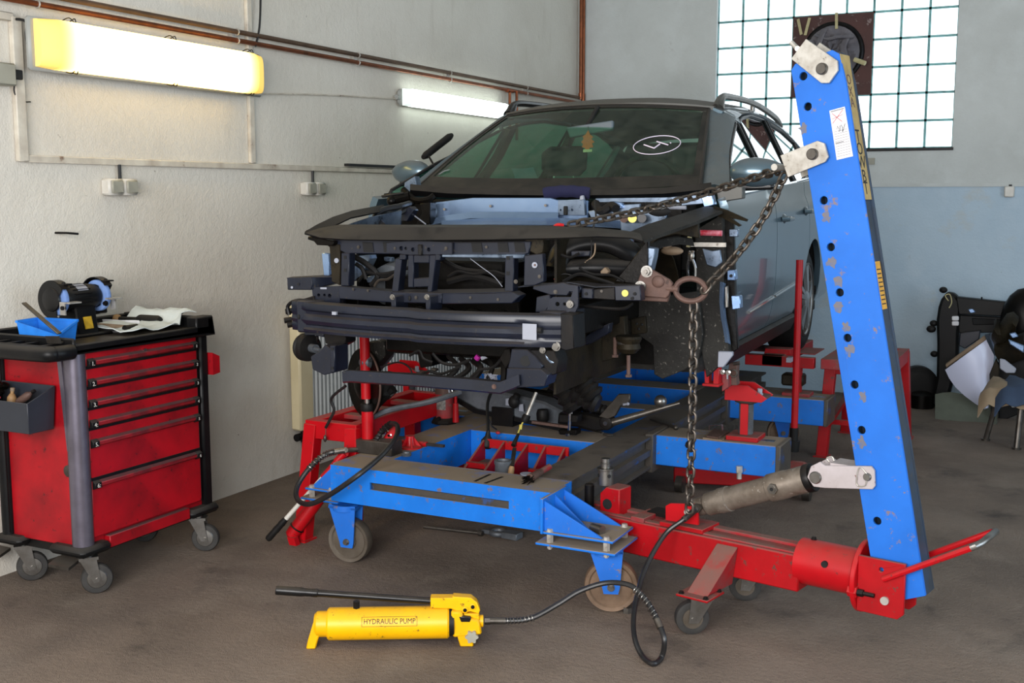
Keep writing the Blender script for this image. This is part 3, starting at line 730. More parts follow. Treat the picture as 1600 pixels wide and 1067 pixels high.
B().obox(V(gc.x+.067, gc.y-.025, bz+.03), (-.012, 0, .05), (0, .04, 0), (.006, 0, .002)).done('switch', 'lampyel', t)
for s, yy in ((-1, gy0), (1, gy1)):
    wc = V(gc.x, yy, gc.z)
    B().lathe(wc-Y3*.01, Y3, [(.012, 0), (.066, 0), (.068, .003), (.068, .019), (.066, .022), (.012, .022)], 36).done('grinding_wheel', 'stone', t)
    # guard covers everything except the side facing the room
    b = B()
    pts = [wc+V(.078*math.cos(a), 0, .078*math.sin(a)) for a in [math.radians(35+8*k) for k in range(33)]]
    g = [[p+Y3*q for q in (-.02, .02)] for p in pts]
    b.sheet(g, .003)
    poly = pts+[wc+V(.02, 0, -.02)]
    b.prism([p+Y3*(.02*s) for p in poly], Y3*.003*s)
    b.prism([p-Y3*(.02*s) for p in [wc+V(.05*math.cos(a), 0, .05*math.sin(a)) for a in [math.radians(60+10*k) for k in range(26)]]], Y3*.003)
    b.cyl(wc-Y3*s*.03, wc+Y3*s*.03, .018).lathe(wc+Y3*s*.022, Y3*s, [(.05, 0), (.048, .006), (.02, .012)], 24)
    b.done('wheel_guard', 'blackg', t)
    B().box(wc.x+.045, wc.x+.075, wc.y-.022, wc.y+.022, wc.z+.062, wc.z+.068).bolt((wc.x+.05, wc.y, wc.z+.068), Z3, .006, .006).done('spark_guard', 'dark', t)
    b = B().box(wc.x+.074, wc.x+.115, wc.y-.03, wc.y+.03, wc.z-.012, wc.z-.006).box(wc.x+.05, wc.x+.08, wc.y+s*.02, wc.y+s*.026, wc.z-.06, wc.z-.006)
    b.done('tool_rest', 'zinc', t)
    B().bolt((wc.x+.07, wc.y-.022, wc.z-.03), -Y3, .009, .012).done('clamp_bolt', 'dark', t)
# blue storage bin
q = at(72, 515, x=-3.6)
t = thing('storage_bin', 'small bright blue plastic storage bin in front of the grinder', 'bin', (-3.62, 3.24, TT_Z))
blx0, blx1, bly0, bly1 = -3.77, -3.55, 3.10, 3.255
blz = TT_Z+.005
A = []
outer = [V(-3.765, 3.11, 0), V(-3.56, 3.13, 0), V(-3.58, 3.25, 0), V(-3.785, 3.23, 0)]
zt_ = [.085, .04, .085, .085]
b = B(); cen = sum(outer, V(0, 0, 0))/4
lo = [cen+(o-cen)*.88+Z3*blz for o in outer]; hi = [o+Z3*(blz+z_) for o, z_ in zip(outer, (.085, .085, .085, .085))]
hi[1] = hi[1]-Z3*.045
li = [cen+(o-cen)*.85+Z3*(blz+.004) for o in outer]; hi2 = [cen+(V(h.x, h.y, 0)-cen)*.965+Z3*h.z for h in hi]
b.add(lo+hi+li+hi2, [(3, 2, 1, 0), (8, 9, 10, 11)]+[f for i in range(4) for f in ((i, (i+1) % 4, 4+(i+1) % 4, 4+i), (8+i, 12+i, 12+(i+1) % 4, 8+(i+1) % 4), (4+i, 4+(i+1) % 4, 12+(i+1) % 4, 12+i))])
b.done('bin_body', 'bluebin', t)
b = B().beam(hi[0], hi[3], .012, .01).beam(hi[2], hi[3], .012, .01).beam(hi[2], hi[1], .008, .008).done('rim', 'bluebin', t)
# long file leaning in the bin
a_, b_ = at(37, 473, x=-3.74), V(-3.555, 3.135, TT_Z+.05)
B().beam(a_, b_, .022, .007, up=(1, 0, 1)).done('flat_file', 'steel_dark', label='long flat file lying across the blue storage bin', cat='file', bevel=.002)
t = thing('angle_bracket', 'small worn steel angle piece on the tray edge beside the blue bin', 'bracket', (-3.52, 3.10, tz0+.05))
p = at(80, 513, x=-3.5)
B().obox(V(-3.54, 3.06, tz0+.047), (.05, .02, .0), (-.012, .03, 0), (0, 0, .005)).obox(V(-3.54, 3.06, tz0+.047), (.05, .02, 0), (0, .006, 0), (0, -.01, .03)).done('plate', 'steel_dark', t)
# papers, hammer, glove, screwdriver, file
def flat(poly_uv, z, th, name, m, lab, cat_):
    B().prism([at(u, v, z=z) for u, v in poly_uv], (0, 0, th)).done(name, m, label=lab, cat=cat_)
flat([(122, 514), (150, 512), (198, 516), (190, 519), (150, 518)], TT_Z+.002, .001, 'paper_sheet', 'paper', 'flat white paper sheet lying under the hammer handle on the trolley', 'paper')
p0, p1 = at(158, 506, z=TT_Z+.012), at(216, 508, z=TT_Z+.012)
d = (p1-p0); e = V(-d.y, d.x, 0).normalized()*.055
g = []
for i in range(9):
    q = i/8; rr = .0
    row = []
    for j in range(9):
        s_ = j/8; zz = .0 if s_ > .35 else (.35-s_)/.35
        row.append(p0+d*q+e*(s_ if s_ > .2 else .2+.02*math.sin((.2-s_)*20))+Z3*(.02*zz**2+.001*math.sin(q*9)))
    g.append(row)
B().sheet(g, .0006).done('paper_sheet', 'paper', label='curled white paper sheet near the room-side edge of the trolley top', cat='paper')
t = thing('hammer', 'hammer with a worn wooden handle lying on the trolley top', 'hammer', at(165, 510, z=TT_Z))
a_, b_ = at(122, 506, z=TT_Z+.02), at(205, 513, z=TT_Z+.02)
B().tube([a_, a_.lerp(b_, .5), b_], [.010, .012, .013], 10).done('handle', 'wood', t)
dd = (b_-a_).normalized(); sd = V(-dd.y, dd.x, 0)
B().cyl(b_-sd*.035, b_+sd*.03, .017).done('head', 'dark', t)
t = thing('chisel', 'chisel with a dark round grip and tan ferrule beside the curled paper', 'chisel', at(180, 506, z=TT_Z))
a_, b_ = at(150, 507, z=TT_Z+.014), at(196, 507, z=TT_Z+.014)
B().tube([a_, a_.lerp(b_, .7)], .011, 10).done('grip', 'black', t); B().tube([a_.lerp(b_, .7), a_.lerp(b_, .82)], .013, 10).done('ferrule', 'wood_handle', t); B().tube([a_.lerp(b_, .82), b_+(b_-a_)*.2], .006, 8).done('blade', 'steel_dark', t)
t = thing('angle_grinder', 'long tool with a thick dark rubber grip lying before the pale cloth', 'tool', at(220, 500, z=TT_Z))
a_, b_ = at(216, 500, z=TT_Z+.026), at(250, 502, z=TT_Z+.026)
B().tube([a_, a_.lerp(b_, .1), a_.lerp(b_, .9), b_], [.02, .026, .026, .02], 14).done('grip', 'rubber', t)
B().tube([a_+(a_-b_)*.9, a_], [.012, .014], 10).done('shaft', 'dark', t)
B().ball(a_+(a_-b_)*1.0, .022).done('head', 'wood_handle', t)
# pale cloth draped at the far edge
c0 = at(200, 497, z=TT_Z+.02); g = []
zedge = tz1+.016
for i in range(22):
    q = i/21; row = []
    for j in range(9):
        s_ = j/8
        x = TT[0]+.07+(.36-.08*abs(q-.5))*s_; y = 3.50+(TT[3]+.012-3.50)*q
        base = TT_Z+.012 if q < .78 else TT_Z+.012+(zedge-TT_Z-.012)*min(1, (q-.78)/.12)
        if s_ > .93 and q > .75: base = max(base, zedge)
        row.append(V(x+.012*math.sin(q*14), y, base+.014*math.sin(q*9+s_*3)**2+.01*math.sin(s_*11+q*5)**2))
    g.append(row)
B().sheet(g, -.004).done('pale_cloth', 'cloth', label='crumpled pale cloth draped over the far corner of the trolley top', cat='cloth', smooth=60)

# ================================================================ hydraulic hand pump
pf = at(487, 1012, z=0); pr_ = at(728, 1008, z=0)
pd = (pr_-pf); pd.z = 0; pd.normalize(); pn = V(pd.y, -pd.x, 0)      # pn points to the camera
def PP(u, v, off=0.): return at(u, v, pt=pf+pn*(off-.02), n=pn)
t = thing('hydraulic_pump', 'yellow hydraulic hand pump with black lever on the floor', 'pump', (pf+pr_)/2)
a_, b_ = PP(512, 974), PP(702, 972)
a_ = V(a_.x, a_.y, (a_.z+b_.z)/2); b_ = V(b_.x, b_.y, a_.z); R_ = .058
pz = a_.z
tank = B().lathe(a_, pd, [(R_-.006, 0), (R_, .006), (R_, (b_-a_).length-.006), (R_-.006, (b_-a_).length)], 36).done('tank', 'yellow', t)
B().lathe(b_-pd*.004, pd, [(R_-.008, 0), (R_-.008, .022)], 30).done('tank_seal', 'rubber', t)
# lettering, curved onto the barrel
ctr = PP(610, 962); cz = pz+.022
b = B().text('HYDRAULIC PUMP', (0, 0, 0), X3, Y3, .026, .0006)
wid = max(v.x for v in b.v); k_ = .055/ wid
def onbarrel(b, x0, z0, sx=1.):
    q = []
    base = (ctr-a_).dot(pd)
    for v in b.v:
        ang = (z0+v.y)/R_; q.append(a_+pd*(base+x0+v.x*sx)+pn*(R_+.0004+v.z)*math.cos(ang)+Z3*(R_+.0004+v.z)*math.sin(ang))
    b.v = q; return b
tw = .105/(2*wid)*1
onbarrel(b, 0, .026, .122/(2*wid)*1.5/1.0).done('lettering', 'ink', tank, smooth=0)
b = B()
hw, hh = .098, .017
for (x0, x1, y0, y1) in ((-hw, hw, hh-.001, hh), (-hw, hw, -hh, -hh+.001), (-hw, -hw+.001, -hh, hh), (hw-.001, hw, -hh, hh)):
    n_ = 24 if x1-x0 > .01 else 1
    for k in range(4 if y1-y0 > .01 else 1):
        ya_, yb_ = (y0+(y1-y0)*k/4, y0+(y1-y0)*(k+1)/4) if y1-y0 > .01 else (y0, y1)
        b.obox((x0, ya_, 0), (x1-x0, 0, 0), (0, yb_-ya_, 0), (0, 0, .0006))
onbarrel(b, 0, .026).done('lettering_frame', 'ink', tank, smooth=0)
b = B().cyl(PP(557, 950)-Z3*.012, PP(557, 950), .008); b.hexa(PP(557, 950)-Z3*.004, PP(557, 939), .0125); b.done('filler_plug', 'black', t)
# rear cap and foot
b = B().lathe(a_+pd*.004, -pd, [(R_-.012, 0), (R_-.012, .04), (R_-.022, .05)], 28)
b.done('rear_cap', 'yellow', t, bevel=.003)
f0, f1 = PP(489, 975), PP(511, 975)
b = B().prism([PP(491, 968), PP(508, 968), PP(498, 1000), PP(495, 1013), PP(480, 1013), PP(483, 1000)], -pn*.07); b.v = [v+pn*.035 for v in b.v]
zmin = min(v.z for v in b.v)
b.v = [V(v.x, v.y, v.z-zmin) if v.z < .06 else v for v in b.v]
b.done('foot', 'yellow', t, bevel=.004)
# front pump head
b = B().prism([PP(705, 950), PP(722, 950), PP(724, 960), PP(748, 962), PP(753, 985), PP(708, 990)], -pn*.08); b.v = [v+pn*.04 for v in b.v]; b.done('pump_head', 'yellow', t, bevel=.006)
b = B().prism([PP(714, 985), PP(738, 985), PP(740, 1009), PP(719, 1009)], -pn*.075); b.v = [v+pn*.037 for v in b.v]
zmin = min(v.z for v in b.v); b.v = [V(v.x, v.y, v.z-zmin) if v.z < zmin+.02 else v for v in b.v]
b.done('foot', 'yellow', t, bevel=.004)
def block(poly, th, off=0.):
    b = B().prism([PP(u, v) for u, v in poly], -pn*th); b.v = [v+pn*(th/2+off) for v in b.v]; return b
block([(673, 931), (708, 931), (708, 929), (736, 931), (745, 938), (750, 950), (748, 956), (735, 952), (724, 955), (705, 948), (673, 947)], .042).done('lever_socket', 'yellow', t, bevel=.006)
for u, v in ((726.5, 949), (738.5, 944)):
    c = PP(u, v)+pn*.022
    B().lathe(c, pn, [(.0115, 0), (.0115, .004), (.007, .005)], 18).done('pivot_collar', 'yellow', t)
    B().cyl(c, c+pn*.007, .007, n=14).done('pivot_pin', 'dark', t)
block([(716, 956), (736, 958), (735, 966), (720, 966)], .082).done('piston_block', 'blackg', t, bevel=.003)
block([(724, 955), (748, 955), (750, 966), (738, 962), (726, 962)], .05).done('link', 'yellow', t, bevel=.004)
b = B().cyl(PP(748, 970), PP(755, 970), .022, n=18); b.done('outlet_boss', 'yellow', t)
c = PP(737, 987)+pn*.04
poly = []
e1, e2 = pd, Z3
for k in range(36):
    a = 2*math.pi*k/36; r = .0205+.0035*math.cos(6*a); poly.append(c+e1*math.cos(a)*r+e2*math.sin(a)*r)
B().prism(poly, pn*.014).cyl(c-pn*.02, c, .008).done('release_knob', 'plastic_grey', t, label='grey star-shaped release knob')
# lever
a_l, b_l = PP(431, 922), PP(676, 939)
B().cyl(a_l.lerp(b_l, .2), b_l, .0125, n=16).done('lever', 'blackg', t)
d = b_l-a_l
B().lathe(a_l, d, [(.015, 0), (.0165, .004), (.0165, .09), (.0145, .105), (.014, .125), (.0155, .13), (.0145, .133), (.0155, .137), (.0145, .140), (.0155, .145), (.0135, .15)], 18).done('grip', 'blackg', t)

# ================================================================ straightening bench
BXL, BXR, BYF, BZB, BZT = -2.85, -1.80, 3.93, .28, .44
BYE = 7.35
RB = BXR; RBi = -1.99; LBi = -2.66
bench = thing('straightening_bench', 'blue steel frame-straightening bench on castors under the car', 'bench', ((BXL+BXR)/2, (BYF+BYE)/2, 0))
# front beam with a long slot in its face
sx0, sx1 = at(578, 765, y=BYF).x, at(795, 790, y=BYF).x
sz0, sz1 = .352, .384
b = B().holes([(BXL, BZB), (BXR, BZB), (BXR, BZT), (BXL, BZT)], [([(sx0, sz0), (sx1, sz0), (sx1, sz1), (sx0, sz1)],)], (0, BYF+.006, 0), X3, Z3, .012)
b.box(BXL+.012, BXR-.012, BYF+.0125, BYF+.198, BZT-.012, BZT-.0002); b.box(BXL+.012, BXR-.012, BYF+.0125, BYF+.198, BZB, BZB+.012)
b.box(BXL, BXR, BYF+.1985, BYF+.21, BZB, BZT-.0001); b.box(BXR-.0115, BXR, BYF+.0125, BYF+.198, BZB, BZT-.0001); b.box(BXL, BXL+.0115, BYF+.0125, BYF+.198, BZB, BZT-.0001)
b.done('front_beam', 'blue', bench, smooth=0)
B().box(sx0-.05, sx1+.05, BYF+.02, BYF+.03, sz0-.04, sz1-.008).done('slot_liner', 'blue_worn', bench)
def rail(x0, x1, y0, y1, nm, out):
    b = B().box(x0, x1, y0, y1, BZT-.012, BZT).box(x0, x1, y0, y1, BZB, BZB+.012)
    xi, xo = (x0, x1) if out > 0 else (x1, x0)
    b.box(min(xi, xi+.012*out), max(xi, xi+.012*out), y0, y1, BZB+.0122, BZT-.0122)
    # outer web set back between flanges, with a slot
    w0 = xo-.03*out
    b.box(min(w0, w0-.01*out), max(w0, w0-.01*out), y0, y1, BZB+.0122, BZT-.0122)
    b.box(min(xo, w0), max(xo, w0), y0, y1, .345, .375)
    return b.done(nm, 'blue_worn' if out > 0 else 'blue', bench, smooth=0)
rail(RBi, RB, BYF+.21, BYE, 'side_rail', 1)
rail(BXL, LBi, BYF+.21, BYE, 'side_rail', -1)
for y0, y1 in ((4.85, 5.08), (5.75, 5.9), (6.45, 6.67), (BYE-.15, BYE)):
    B().box(LBi, RBi, y0, y1, BZB, BZT).done('cross_beam', 'blue', bench, bevel=.003)
# top cover plates (worn, in places)
# opening floor shelf
B().box(LBi, RBi, BYF+.21, 4.85, BZB-.06, BZB-.045).done('lower_tray', 'blue_worn', bench)
B().box(LBi, RBi, 4.80, 4.812, BZB-.06, BZB).done('lower_tray_edge', 'blue', bench)
# arms
def arm(y0, y1, x0, x1, nm='support_arm'):
    b = B().box(x0, x1, y0, y1, BZB+.01, BZT)
    o = b.done(nm, 'blue', bench, bevel=.004)
    xo = x1 if abs(x1) < abs(x0) else x0
    B().box(min(xo-.012, xo), max(xo, xo+.012), y0-.003, y1+.003, BZB+.006, BZT+.003).done('arm_end', 'blue_worn', o, bevel=.004)
    B().box((x0+x1)/2+.18, (x0+x1)/2+.26, (y0+y1)/2-.02, (y0+y1)/2+.02, BZT, BZT+.002).done('slot_mark', 'silver2', o)
arm(5.15, 5.37, RB, -1.195); arm(6.46, 6.68, RB, -1.235); arm(5.15, 5.37, -3.48, BXL); arm(6.46, 6.68, -3.48, BXL)
B().bolt((-1.62, 5.145, .41), -Y3, .014, .03).done('arm_bolt', 'dark', bench)
B().box(-1.83, -1.79, 5.1, 5.42, BZB-.02, BZT+.01).done('arm_flange', 'blue_worn', bench, bevel=.003)
B().box(-1.83, -1.79, 6.41, 6.73, BZB-.02, BZT+.01).done('arm_flange', 'blue_worn', bench, bevel=.003)
# transverse scratch marks on the front beam: two dark welded strips
for u0, v0, u1, v1 in ((742, 752, 766, 741), (758, 755, 785, 745)):
    p0, p1 = at(u0, v0, z=BZT), at(u1, v1, z=BZT); B().beam(p0, p1, .012, .002).done('weld_mark', 'dark', bench)
b = B().lathe((at(635, 712, z=BZT).x, at(635, 712, z=BZT).y, BZT), Z3, [(.022, 0), (.024, .01), (.016, .014), (.015, .02)], 16); b.done('top_bolt', 'subframe', bench)
# bench castors
def bench_castor(c, ang, r, m, plate_z):
    c = V(c); d = V(math.cos(ang), math.sin(ang), 0); s = V(-d.y, d.x, 0); wc = V(c.x, c.y, r)
    sh = []
    w_ = B().lathe(wc-s*.022, s, [(r*.35, .004), (r*.78, .004), (r*.84, -.002), (r*.97, -.004), (r, .004), (r, .040), (r*.97, .048), (r*.84, .046), (r*.78, .04), (r*.35, .04)], 40).done('castor_wheel', m, bench)
    B().lathe(wc-s*.026, s, [(.008, 0), (r*.38, 0), (r*.38, .052), (.008, .052)], 24).done('hub', m, w_)
    b = B()
    for q in (-1, 1):
        o = wc+s*.034*q
        top = plate_z-.008
        b.prism([o-d*.028-Z3*.026, o+d*.028-Z3*.026, o+d*.034+Z3*.0, V(o.x, o.y, top)+d*.045, V(o.x, o.y, top)-d*.085, o-d*.034], s*.006*q)
    b.cyl(V(c.x, c.y, top-.025)-d*.02, V(c.x, c.y, top)-d*.02, .06)
    b.cbox(V(c.x, c.y, top-.012)-d*.02, .13, .08, .008, d, s)
    f = b.done('castor_fork', 'blue_post', bench)
    b = B()
    for q in (-1, 1): b.bolt(wc+s*.04*q, s*q, .011, .014)
    b.done('axle_bolt', 'steel', f)
bench_castor((-2.79, 3.985, 0), .12, .098, 'wheel_steel', .268)
bench_castor((-1.545, 3.945, 0), .35, .104, 'wheel_rust', .262)
bench_castor((-1.62, 7.1, 0), .3, .1, 'wheel_rust', .275); bench_castor((-2.95, 7.1, 0), .3, .1, 'wheel_rust', .275)
def corner_bracket(x0, x1, y0, y1, side):
    b = B().box(min(x0, x1), max(x0, x1), y0, y1, BZB+.02, BZB+.03); pl = b.done('castor_plate', 'blue', bench, bevel=.002)
    B().box(min(x0, x1)-.015, max(x0, x1)+.015, y0-.015, y1+.01, BZB-.022, BZB-.012).done('castor_plate', 'blue', bench, bevel=.002)
    b = B()
    xa = x0
    B().box(min(xa, xa+.012*side), max(xa, xa+.012*side), y0-.005, y1+.005, BZB+.02, BZT-.0).done('gusset_plate', 'blue', bench, bevel=.002)
    for k, yy in enumerate((y0+.012, (y0+y1)/2, y1-.02)):
        L_ = abs(x1-x0)*(.86 if k != 1 else .5)
        B().prism([(xa, yy, BZB+.03), (xa+side*L_, yy, BZB+.03), (xa+side*.012, yy, BZT-.012), (xa, yy, BZT-.012)], (0, .009, 0)).done('gusset', 'blue_post', bench, bevel=.001)
    for xx in (x0+side*.035, x1-side*.03):
        for yy in (y0+.0, y1-.03):
            b = B().bolt((xx, yy+.012, BZB+.03), Z3, .012, .012).cyl((xx, yy+.012, BZB-.04), (xx, yy+.012, BZB+.03), .008, n=10).hexa((xx, yy+.012, BZB-.035), (xx, yy+.012, BZB-.022), .012)
            b.hexa((xx, yy+.012, BZB-.012), (xx, yy+.012, BZB+.02), .014)
            b.done('plate_bolt', 'zinc', bench)
corner_bracket(BXR, -1.50, 3.84, 4.06, 1)
corner_bracket(BXL, -3.02, 3.97, 4.17, -1)
c = V(-1.62, 3.93, BZB+.045); B().cyl(c-X3*.0, c+X3*.05-Y3*.02, .018, n=14).done('bracket_pin', 'steel', bench)

# ================================================================ pulling tower with arm, cylinder and post
TA = V(-1.1, 4.08, 0); tex = V(.979, -.203, 0).normalized(); ten = V(-.203, -.979, 0).normalized()
def TP(u, v, off=0.): return at(u, v, pt=TA+ten*off, n=ten)
def TX(l, z, off=0.): return TA+tex*l+ten*off+Z3*z           # tower coordinates
def tl(u, v, off=0.): p = TP(u, v, off); return (p-TA).dot(tex), p.z
tower = thing('pulling_tower', 'hydraulic pulling tower: red arm on castors with tall blue post', 'tower', (TA.x, TA.y, 0))
l0 = -.78; l1 = tl(1248, 880, .07)[0]
AZ0, AZ1 = .155, .300
zz = [tl(u, v, .07)[1] for u, v in ((1030, 830), (1030, 880), (1200, 853), (1200, 915))]
AZ1 = (tl(1040, 827, .07)[1]+tl(1230, 863, .07)[1])/2; AZ0 = (tl(1040, 878, .07)[1]+tl(1230, 922, .07)[1])/2
print('arm z', AZ0, AZ1)
def tbox(l0, l1, o0, o1, z0, z1): return B().obox(TX(l0, z0, o0), tex*(l1-l0), ten*(o1-o0), Z3*(z1-z0))
tbox(l0, l1, -.07, .07, AZ0, AZ1).done('arm_tube', 'red', tower, bevel=.005)
tbox(l0+.1, l1-.02, -.06, -.02, AZ1, AZ1+.012).done('arm_top_bar', 'red_dust', tower, bevel=.002)
b = tbox(l0+.1, l1-.02, .03, .06, AZ1, AZ1+.008); b.done('arm_top_bar', 'red_dust', tower, bevel=.002)
# foot cross-piece with two castors: sloped plate legs
fl = 0.0
for sgn in (1, -1):
    a0, a1 = TX(-.01, AZ1-.02, sgn*.071), TX(.08, AZ1-.02, sgn*.071)
    base = [TX(-.08, .168, sgn*.24), TX(.0, .168, sgn*.24)]
    b = B().prism([TX(-.035, AZ1-.015, sgn*.072), TX(.05, AZ1-.015, sgn*.072), TX(.02, .158, sgn*.235), TX(-.065, .158, sgn*.235)], ten*sgn*.008-Z3*.004)
    b.prism([TX(.05, AZ1-.015, sgn*.072), TX(.02, .158, sgn*.235), TX(.03, .158, sgn*.07)], -tex*.006)
    b.done('castor_leg', 'red_dust', tower, bevel=.002)
    b = B().obox(TX(-.09, .146, sgn*.15), tex*.13, ten*sgn*.13, Z3*.009)
    b.done('castor_plate', 'red', tower, bevel=.002)
    for ll in (-.075, .025):
        for oo in (.165, .265): B().bolt(TX(ll, .155, sgn*oo), Z3, .008, .009).done('plate_bolt', 'dark', tower)
    c = TX(-.025, 0, sgn*.215); r = .063
    an = {1: .55, -1: .3}[sgn]
    d = V(math.cos(an), math.sin(an), 0); s = V(-d.y, d.x, 0); wc = V(c.x, c.y, r)-d*.03
    w_ = B().lathe(wc-s*.02, s, [(r*.55, .003), (r*.8, .0), (r*.97, .003), (r, .01), (r, .03), (r*.97, .037), (r*.8, .04), (r*.55, .037)], 32).done('castor_wheel', 'rubber_grey', tower)
    B().lathe(wc-s*.022, s, [(.01, 0), (r*.6, .0), (r*.6, .044), (.01, .044)], 24).done('hub', 'wheel_steel', w_)
    b = B()
    for q in (-1, 1):
        o = wc+s*q*.028
        b.prism([o-d*.018-Z3*.014, o+d*.018-Z3*.014, o+d*.075+Z3*.078, o-d*.01+Z3*.078], s*q*.004)
    b.cbox(V(c.x, c.y, .14), .085, .075, .01, d, s).cyl(wc-s*.036, wc+s*.036, .009)
    b.done('castor_fork', 'steel', tower)
# end sleeve: horizontal barrel, round flange, fork plates
le = tl(1335, 905, .07)[0]; zc = (AZ0+AZ1)/2
zc = tl(1290, 895, .08)[1]
B().cyl(TX(l1-.02, zc), TX(le, zc), .083, n=36).done('sleeve', 'red_clean', tower)
B().cyl(TX(l1+.10, zc+.03, .074), TX(l1+.10, zc+.03, .0835), .012, n=16).done('sleeve_hole', 'recess_shade', tower)
B().bolt(TX(l1+.02, zc+.083, -.01), Z3, .008, .01).done('sleeve_bolt', 'dark', tower)
lf = tl(1343, 907, .06)[0]
B().cyl(TX(lf-.012, zc-.005), TX(lf+.006, zc-.005), .128, n=48).done('flange_disc', 'red_clean', tower, bevel=.003)
zz0, zz1 = tl(1350, 955, .1)[1], tl(1350, 868, .1)[1]
lr = tl(1412, 900, .1)[0]
# fork plates
for k, (o0, o1) in enumerate(((.082, .096), (-.036, -.022))):
    zb = tl(1345, 955, .096)[1]; zt_ = tl(1345, 868, .096)[1]
    L0 = lf+.006; L1 = tl(1413, 920, .096)[0]
    poly = [(L0, zb), (L1-.02, zb-.0), (L1, zb+.02), (L1, zt_), (L0, zt_)]
    hs = [(L0+(L1-L0)*.5, zt_-.035, .008)]
    b = B().holes(poly, hs, TX(0, 0, (o0+o1)/2), tex, Z3, o1-o0)
    b.done('fork_plate', 'red', tower, bevel=.002)
B().obox(TX(lf+.006, zb+.01, -.022), tex*.03, ten*.104, Z3*.12).done('fork_web', 'red_dust', tower)
pu, pvz = tl(1383, 938, .096)
b = B().cyl(TX(pu, pvz, -.12), TX(pu, pvz, .105), .0145, n=20); b.done('pivot_pin', 'zinc', tower)
lp, zp = tl(1352, 927, .1)
b = B().hexa(TX(lf-.02, zp, .105), TX(lf+.012, zp, .105), .02); b.done('lock_nut', 'red_clean', tower)
b = B().cyl(TX(lf+.012, zp, .105), TX(lf+.07, zp, .105), .0075).hexa(TX(lf+.012, zp, .105), TX(lf+.032, zp, .105), .013); b.done('lock_screw', 'dark', tower)
# carrying handle
hp = [TP(1383, 901, .105), TP(1440, 884, .105), TP(1530, 852, .105), TP(1541, 836, -.10)]
q0 = TP(1380, 905, .105); q1 = TP(1525, 853, .105); dl = q1-q0
far0 = q0-ten*.205+dl*.05; far1 = q1-ten*.205
B().tube([q0, q0+dl*.5, q1-dl*.03, q1+dl*.03-ten*.02, far1+dl*.03+ten*.02, far1-dl*.03, far0+dl*.3, far0], .011, 10).done('carry_handle', 'red_clean', tower)
B().tube([q1-dl*.05, q1-dl*.01, q1+dl*.033-ten*.02, far1+dl*.033+ten*.02, far1-dl*.01], .0118, 10).done('worn_handle_end', 'steel', tower)
# the post: hollow box, two perforated side plates and two edge plates
fo = .066
Lt0, zt0 = tl(1236, 118, fo); Lt1, zt1 = tl(1313, 108, fo); Lb0, zb0 = tl(1362, 868, fo); Lb1, zb1 = tl(1438, 866, fo)
top_l, top_r = (Lt0, zt0), (Lt1, zt1)
dirL = (V(Lb0, zb0, 0)-V(Lt0, zt0, 0)).normalized()
bot_l = (Lb0+dirL.x*.17, zb0+dirL.y*.17); bot_r = tl(1446, 931, fo); bot_l = tl(1372, 945, fo)
top_lc = tl(1237, 104, fo)
poly = [bot_l, bot_r, tl(1322, 130, fo), tl(1311, 84, fo), tl(1300, 78, fo), tl(1242, 100, fo), tl(1236, 110, fo)]
holes_px = [(1255, 119), (1262, 166.5), (1287, 313), (1298, 386), (1312, 457), (1324, 528), (1335, 601), (1346, 672), (1370.5, 814)]
hs = [(*tl(u, v, fo), .0142) for u, v in holes_px]
side = B().holes(poly, hs, TX(0, 0, fo-.006), tex, Z3, .012).done('post_side', 'blue_post', tower, bevel=.0015)
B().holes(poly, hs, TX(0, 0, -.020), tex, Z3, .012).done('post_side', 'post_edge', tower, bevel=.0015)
def edge(a, c, m, nm, wdt=.074, th=.012):
    p0, p1 = TX(a[0], a[1], .023), TX(c[0], c[1], .023); d = (p1-p0).normalized()
    nrm = ten.cross(d)
    return B().obox(p0-ten*wdt/2, d*(p1-p0).length, ten*wdt, nrm*th).done(nm, m, tower)
fr = tl(1438, 866, fo)
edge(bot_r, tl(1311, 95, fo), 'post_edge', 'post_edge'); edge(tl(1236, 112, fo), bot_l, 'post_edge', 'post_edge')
# tape with lettering down the edge, and the orange sticker
eR = lambda q: V(bot_r[0], bot_r[1], 0).lerp(V(*tl(1311, 84, fo), 0), q)
eo = (TX(*tl(1311, 84, fo))-TX(*bot_r)); en_ = V(eo).normalized(); eout = en_.cross(ten)
if eout.dot(tex) < 0: eout = -eout
def on_edge(q, o=0., up=0.): c = eR(q); o += .023; return TX(c.x, c.y, o)+eout*up
def edge_z(v):      # fraction along the edge for an image row
    lo_, hi_ = 0., 1.
    for _ in range(40):
        m_ = (lo_+hi_)/2; p = on_edge(m_, .03)-EYE; vv = 533.5-FPX*p.dot(UPV)/p.dot(FWD)
        if vv > v: lo_ = m_
        else: hi_ = m_
    return lo_
qa, qb = edge_z(312), edge_z(84)
B().obox(on_edge(qa, -.040, .001), on_edge(qb)-on_edge(qa), ten*.080, eout*.0015).done('lettered_tape', 'tape', tower)
for ch, v in zip('OXATOWBT', (124, 143, 160, 213, 233, 254, 276, 295)):
    B().text(ch, on_edge(edge_z(v), -.0, .0028), -ten, en_, (.062 if v > 200 else .05), .0008, xs=1.0).done('letter', 'ink' if ch not in 'OXA' or v > 200 else 'rust', tower, smooth=0)
qa, qb = edge_z(484), edge_z(409)
B().obox(on_edge(qa, -.02, .001), on_edge(qb)-on_edge(qa), ten*.045, eout*.0012).done('edge_sticker', 'sticker', tower)
b = B()
for k in range(9): b.obox(on_edge(qa+(qb-qa)*(.1+.09*k), -.015, .0022), en_*.004, ten*.035, eout*.0004)
b.done('sticker_print', 'ink', tower)
rnd = random.Random(3)
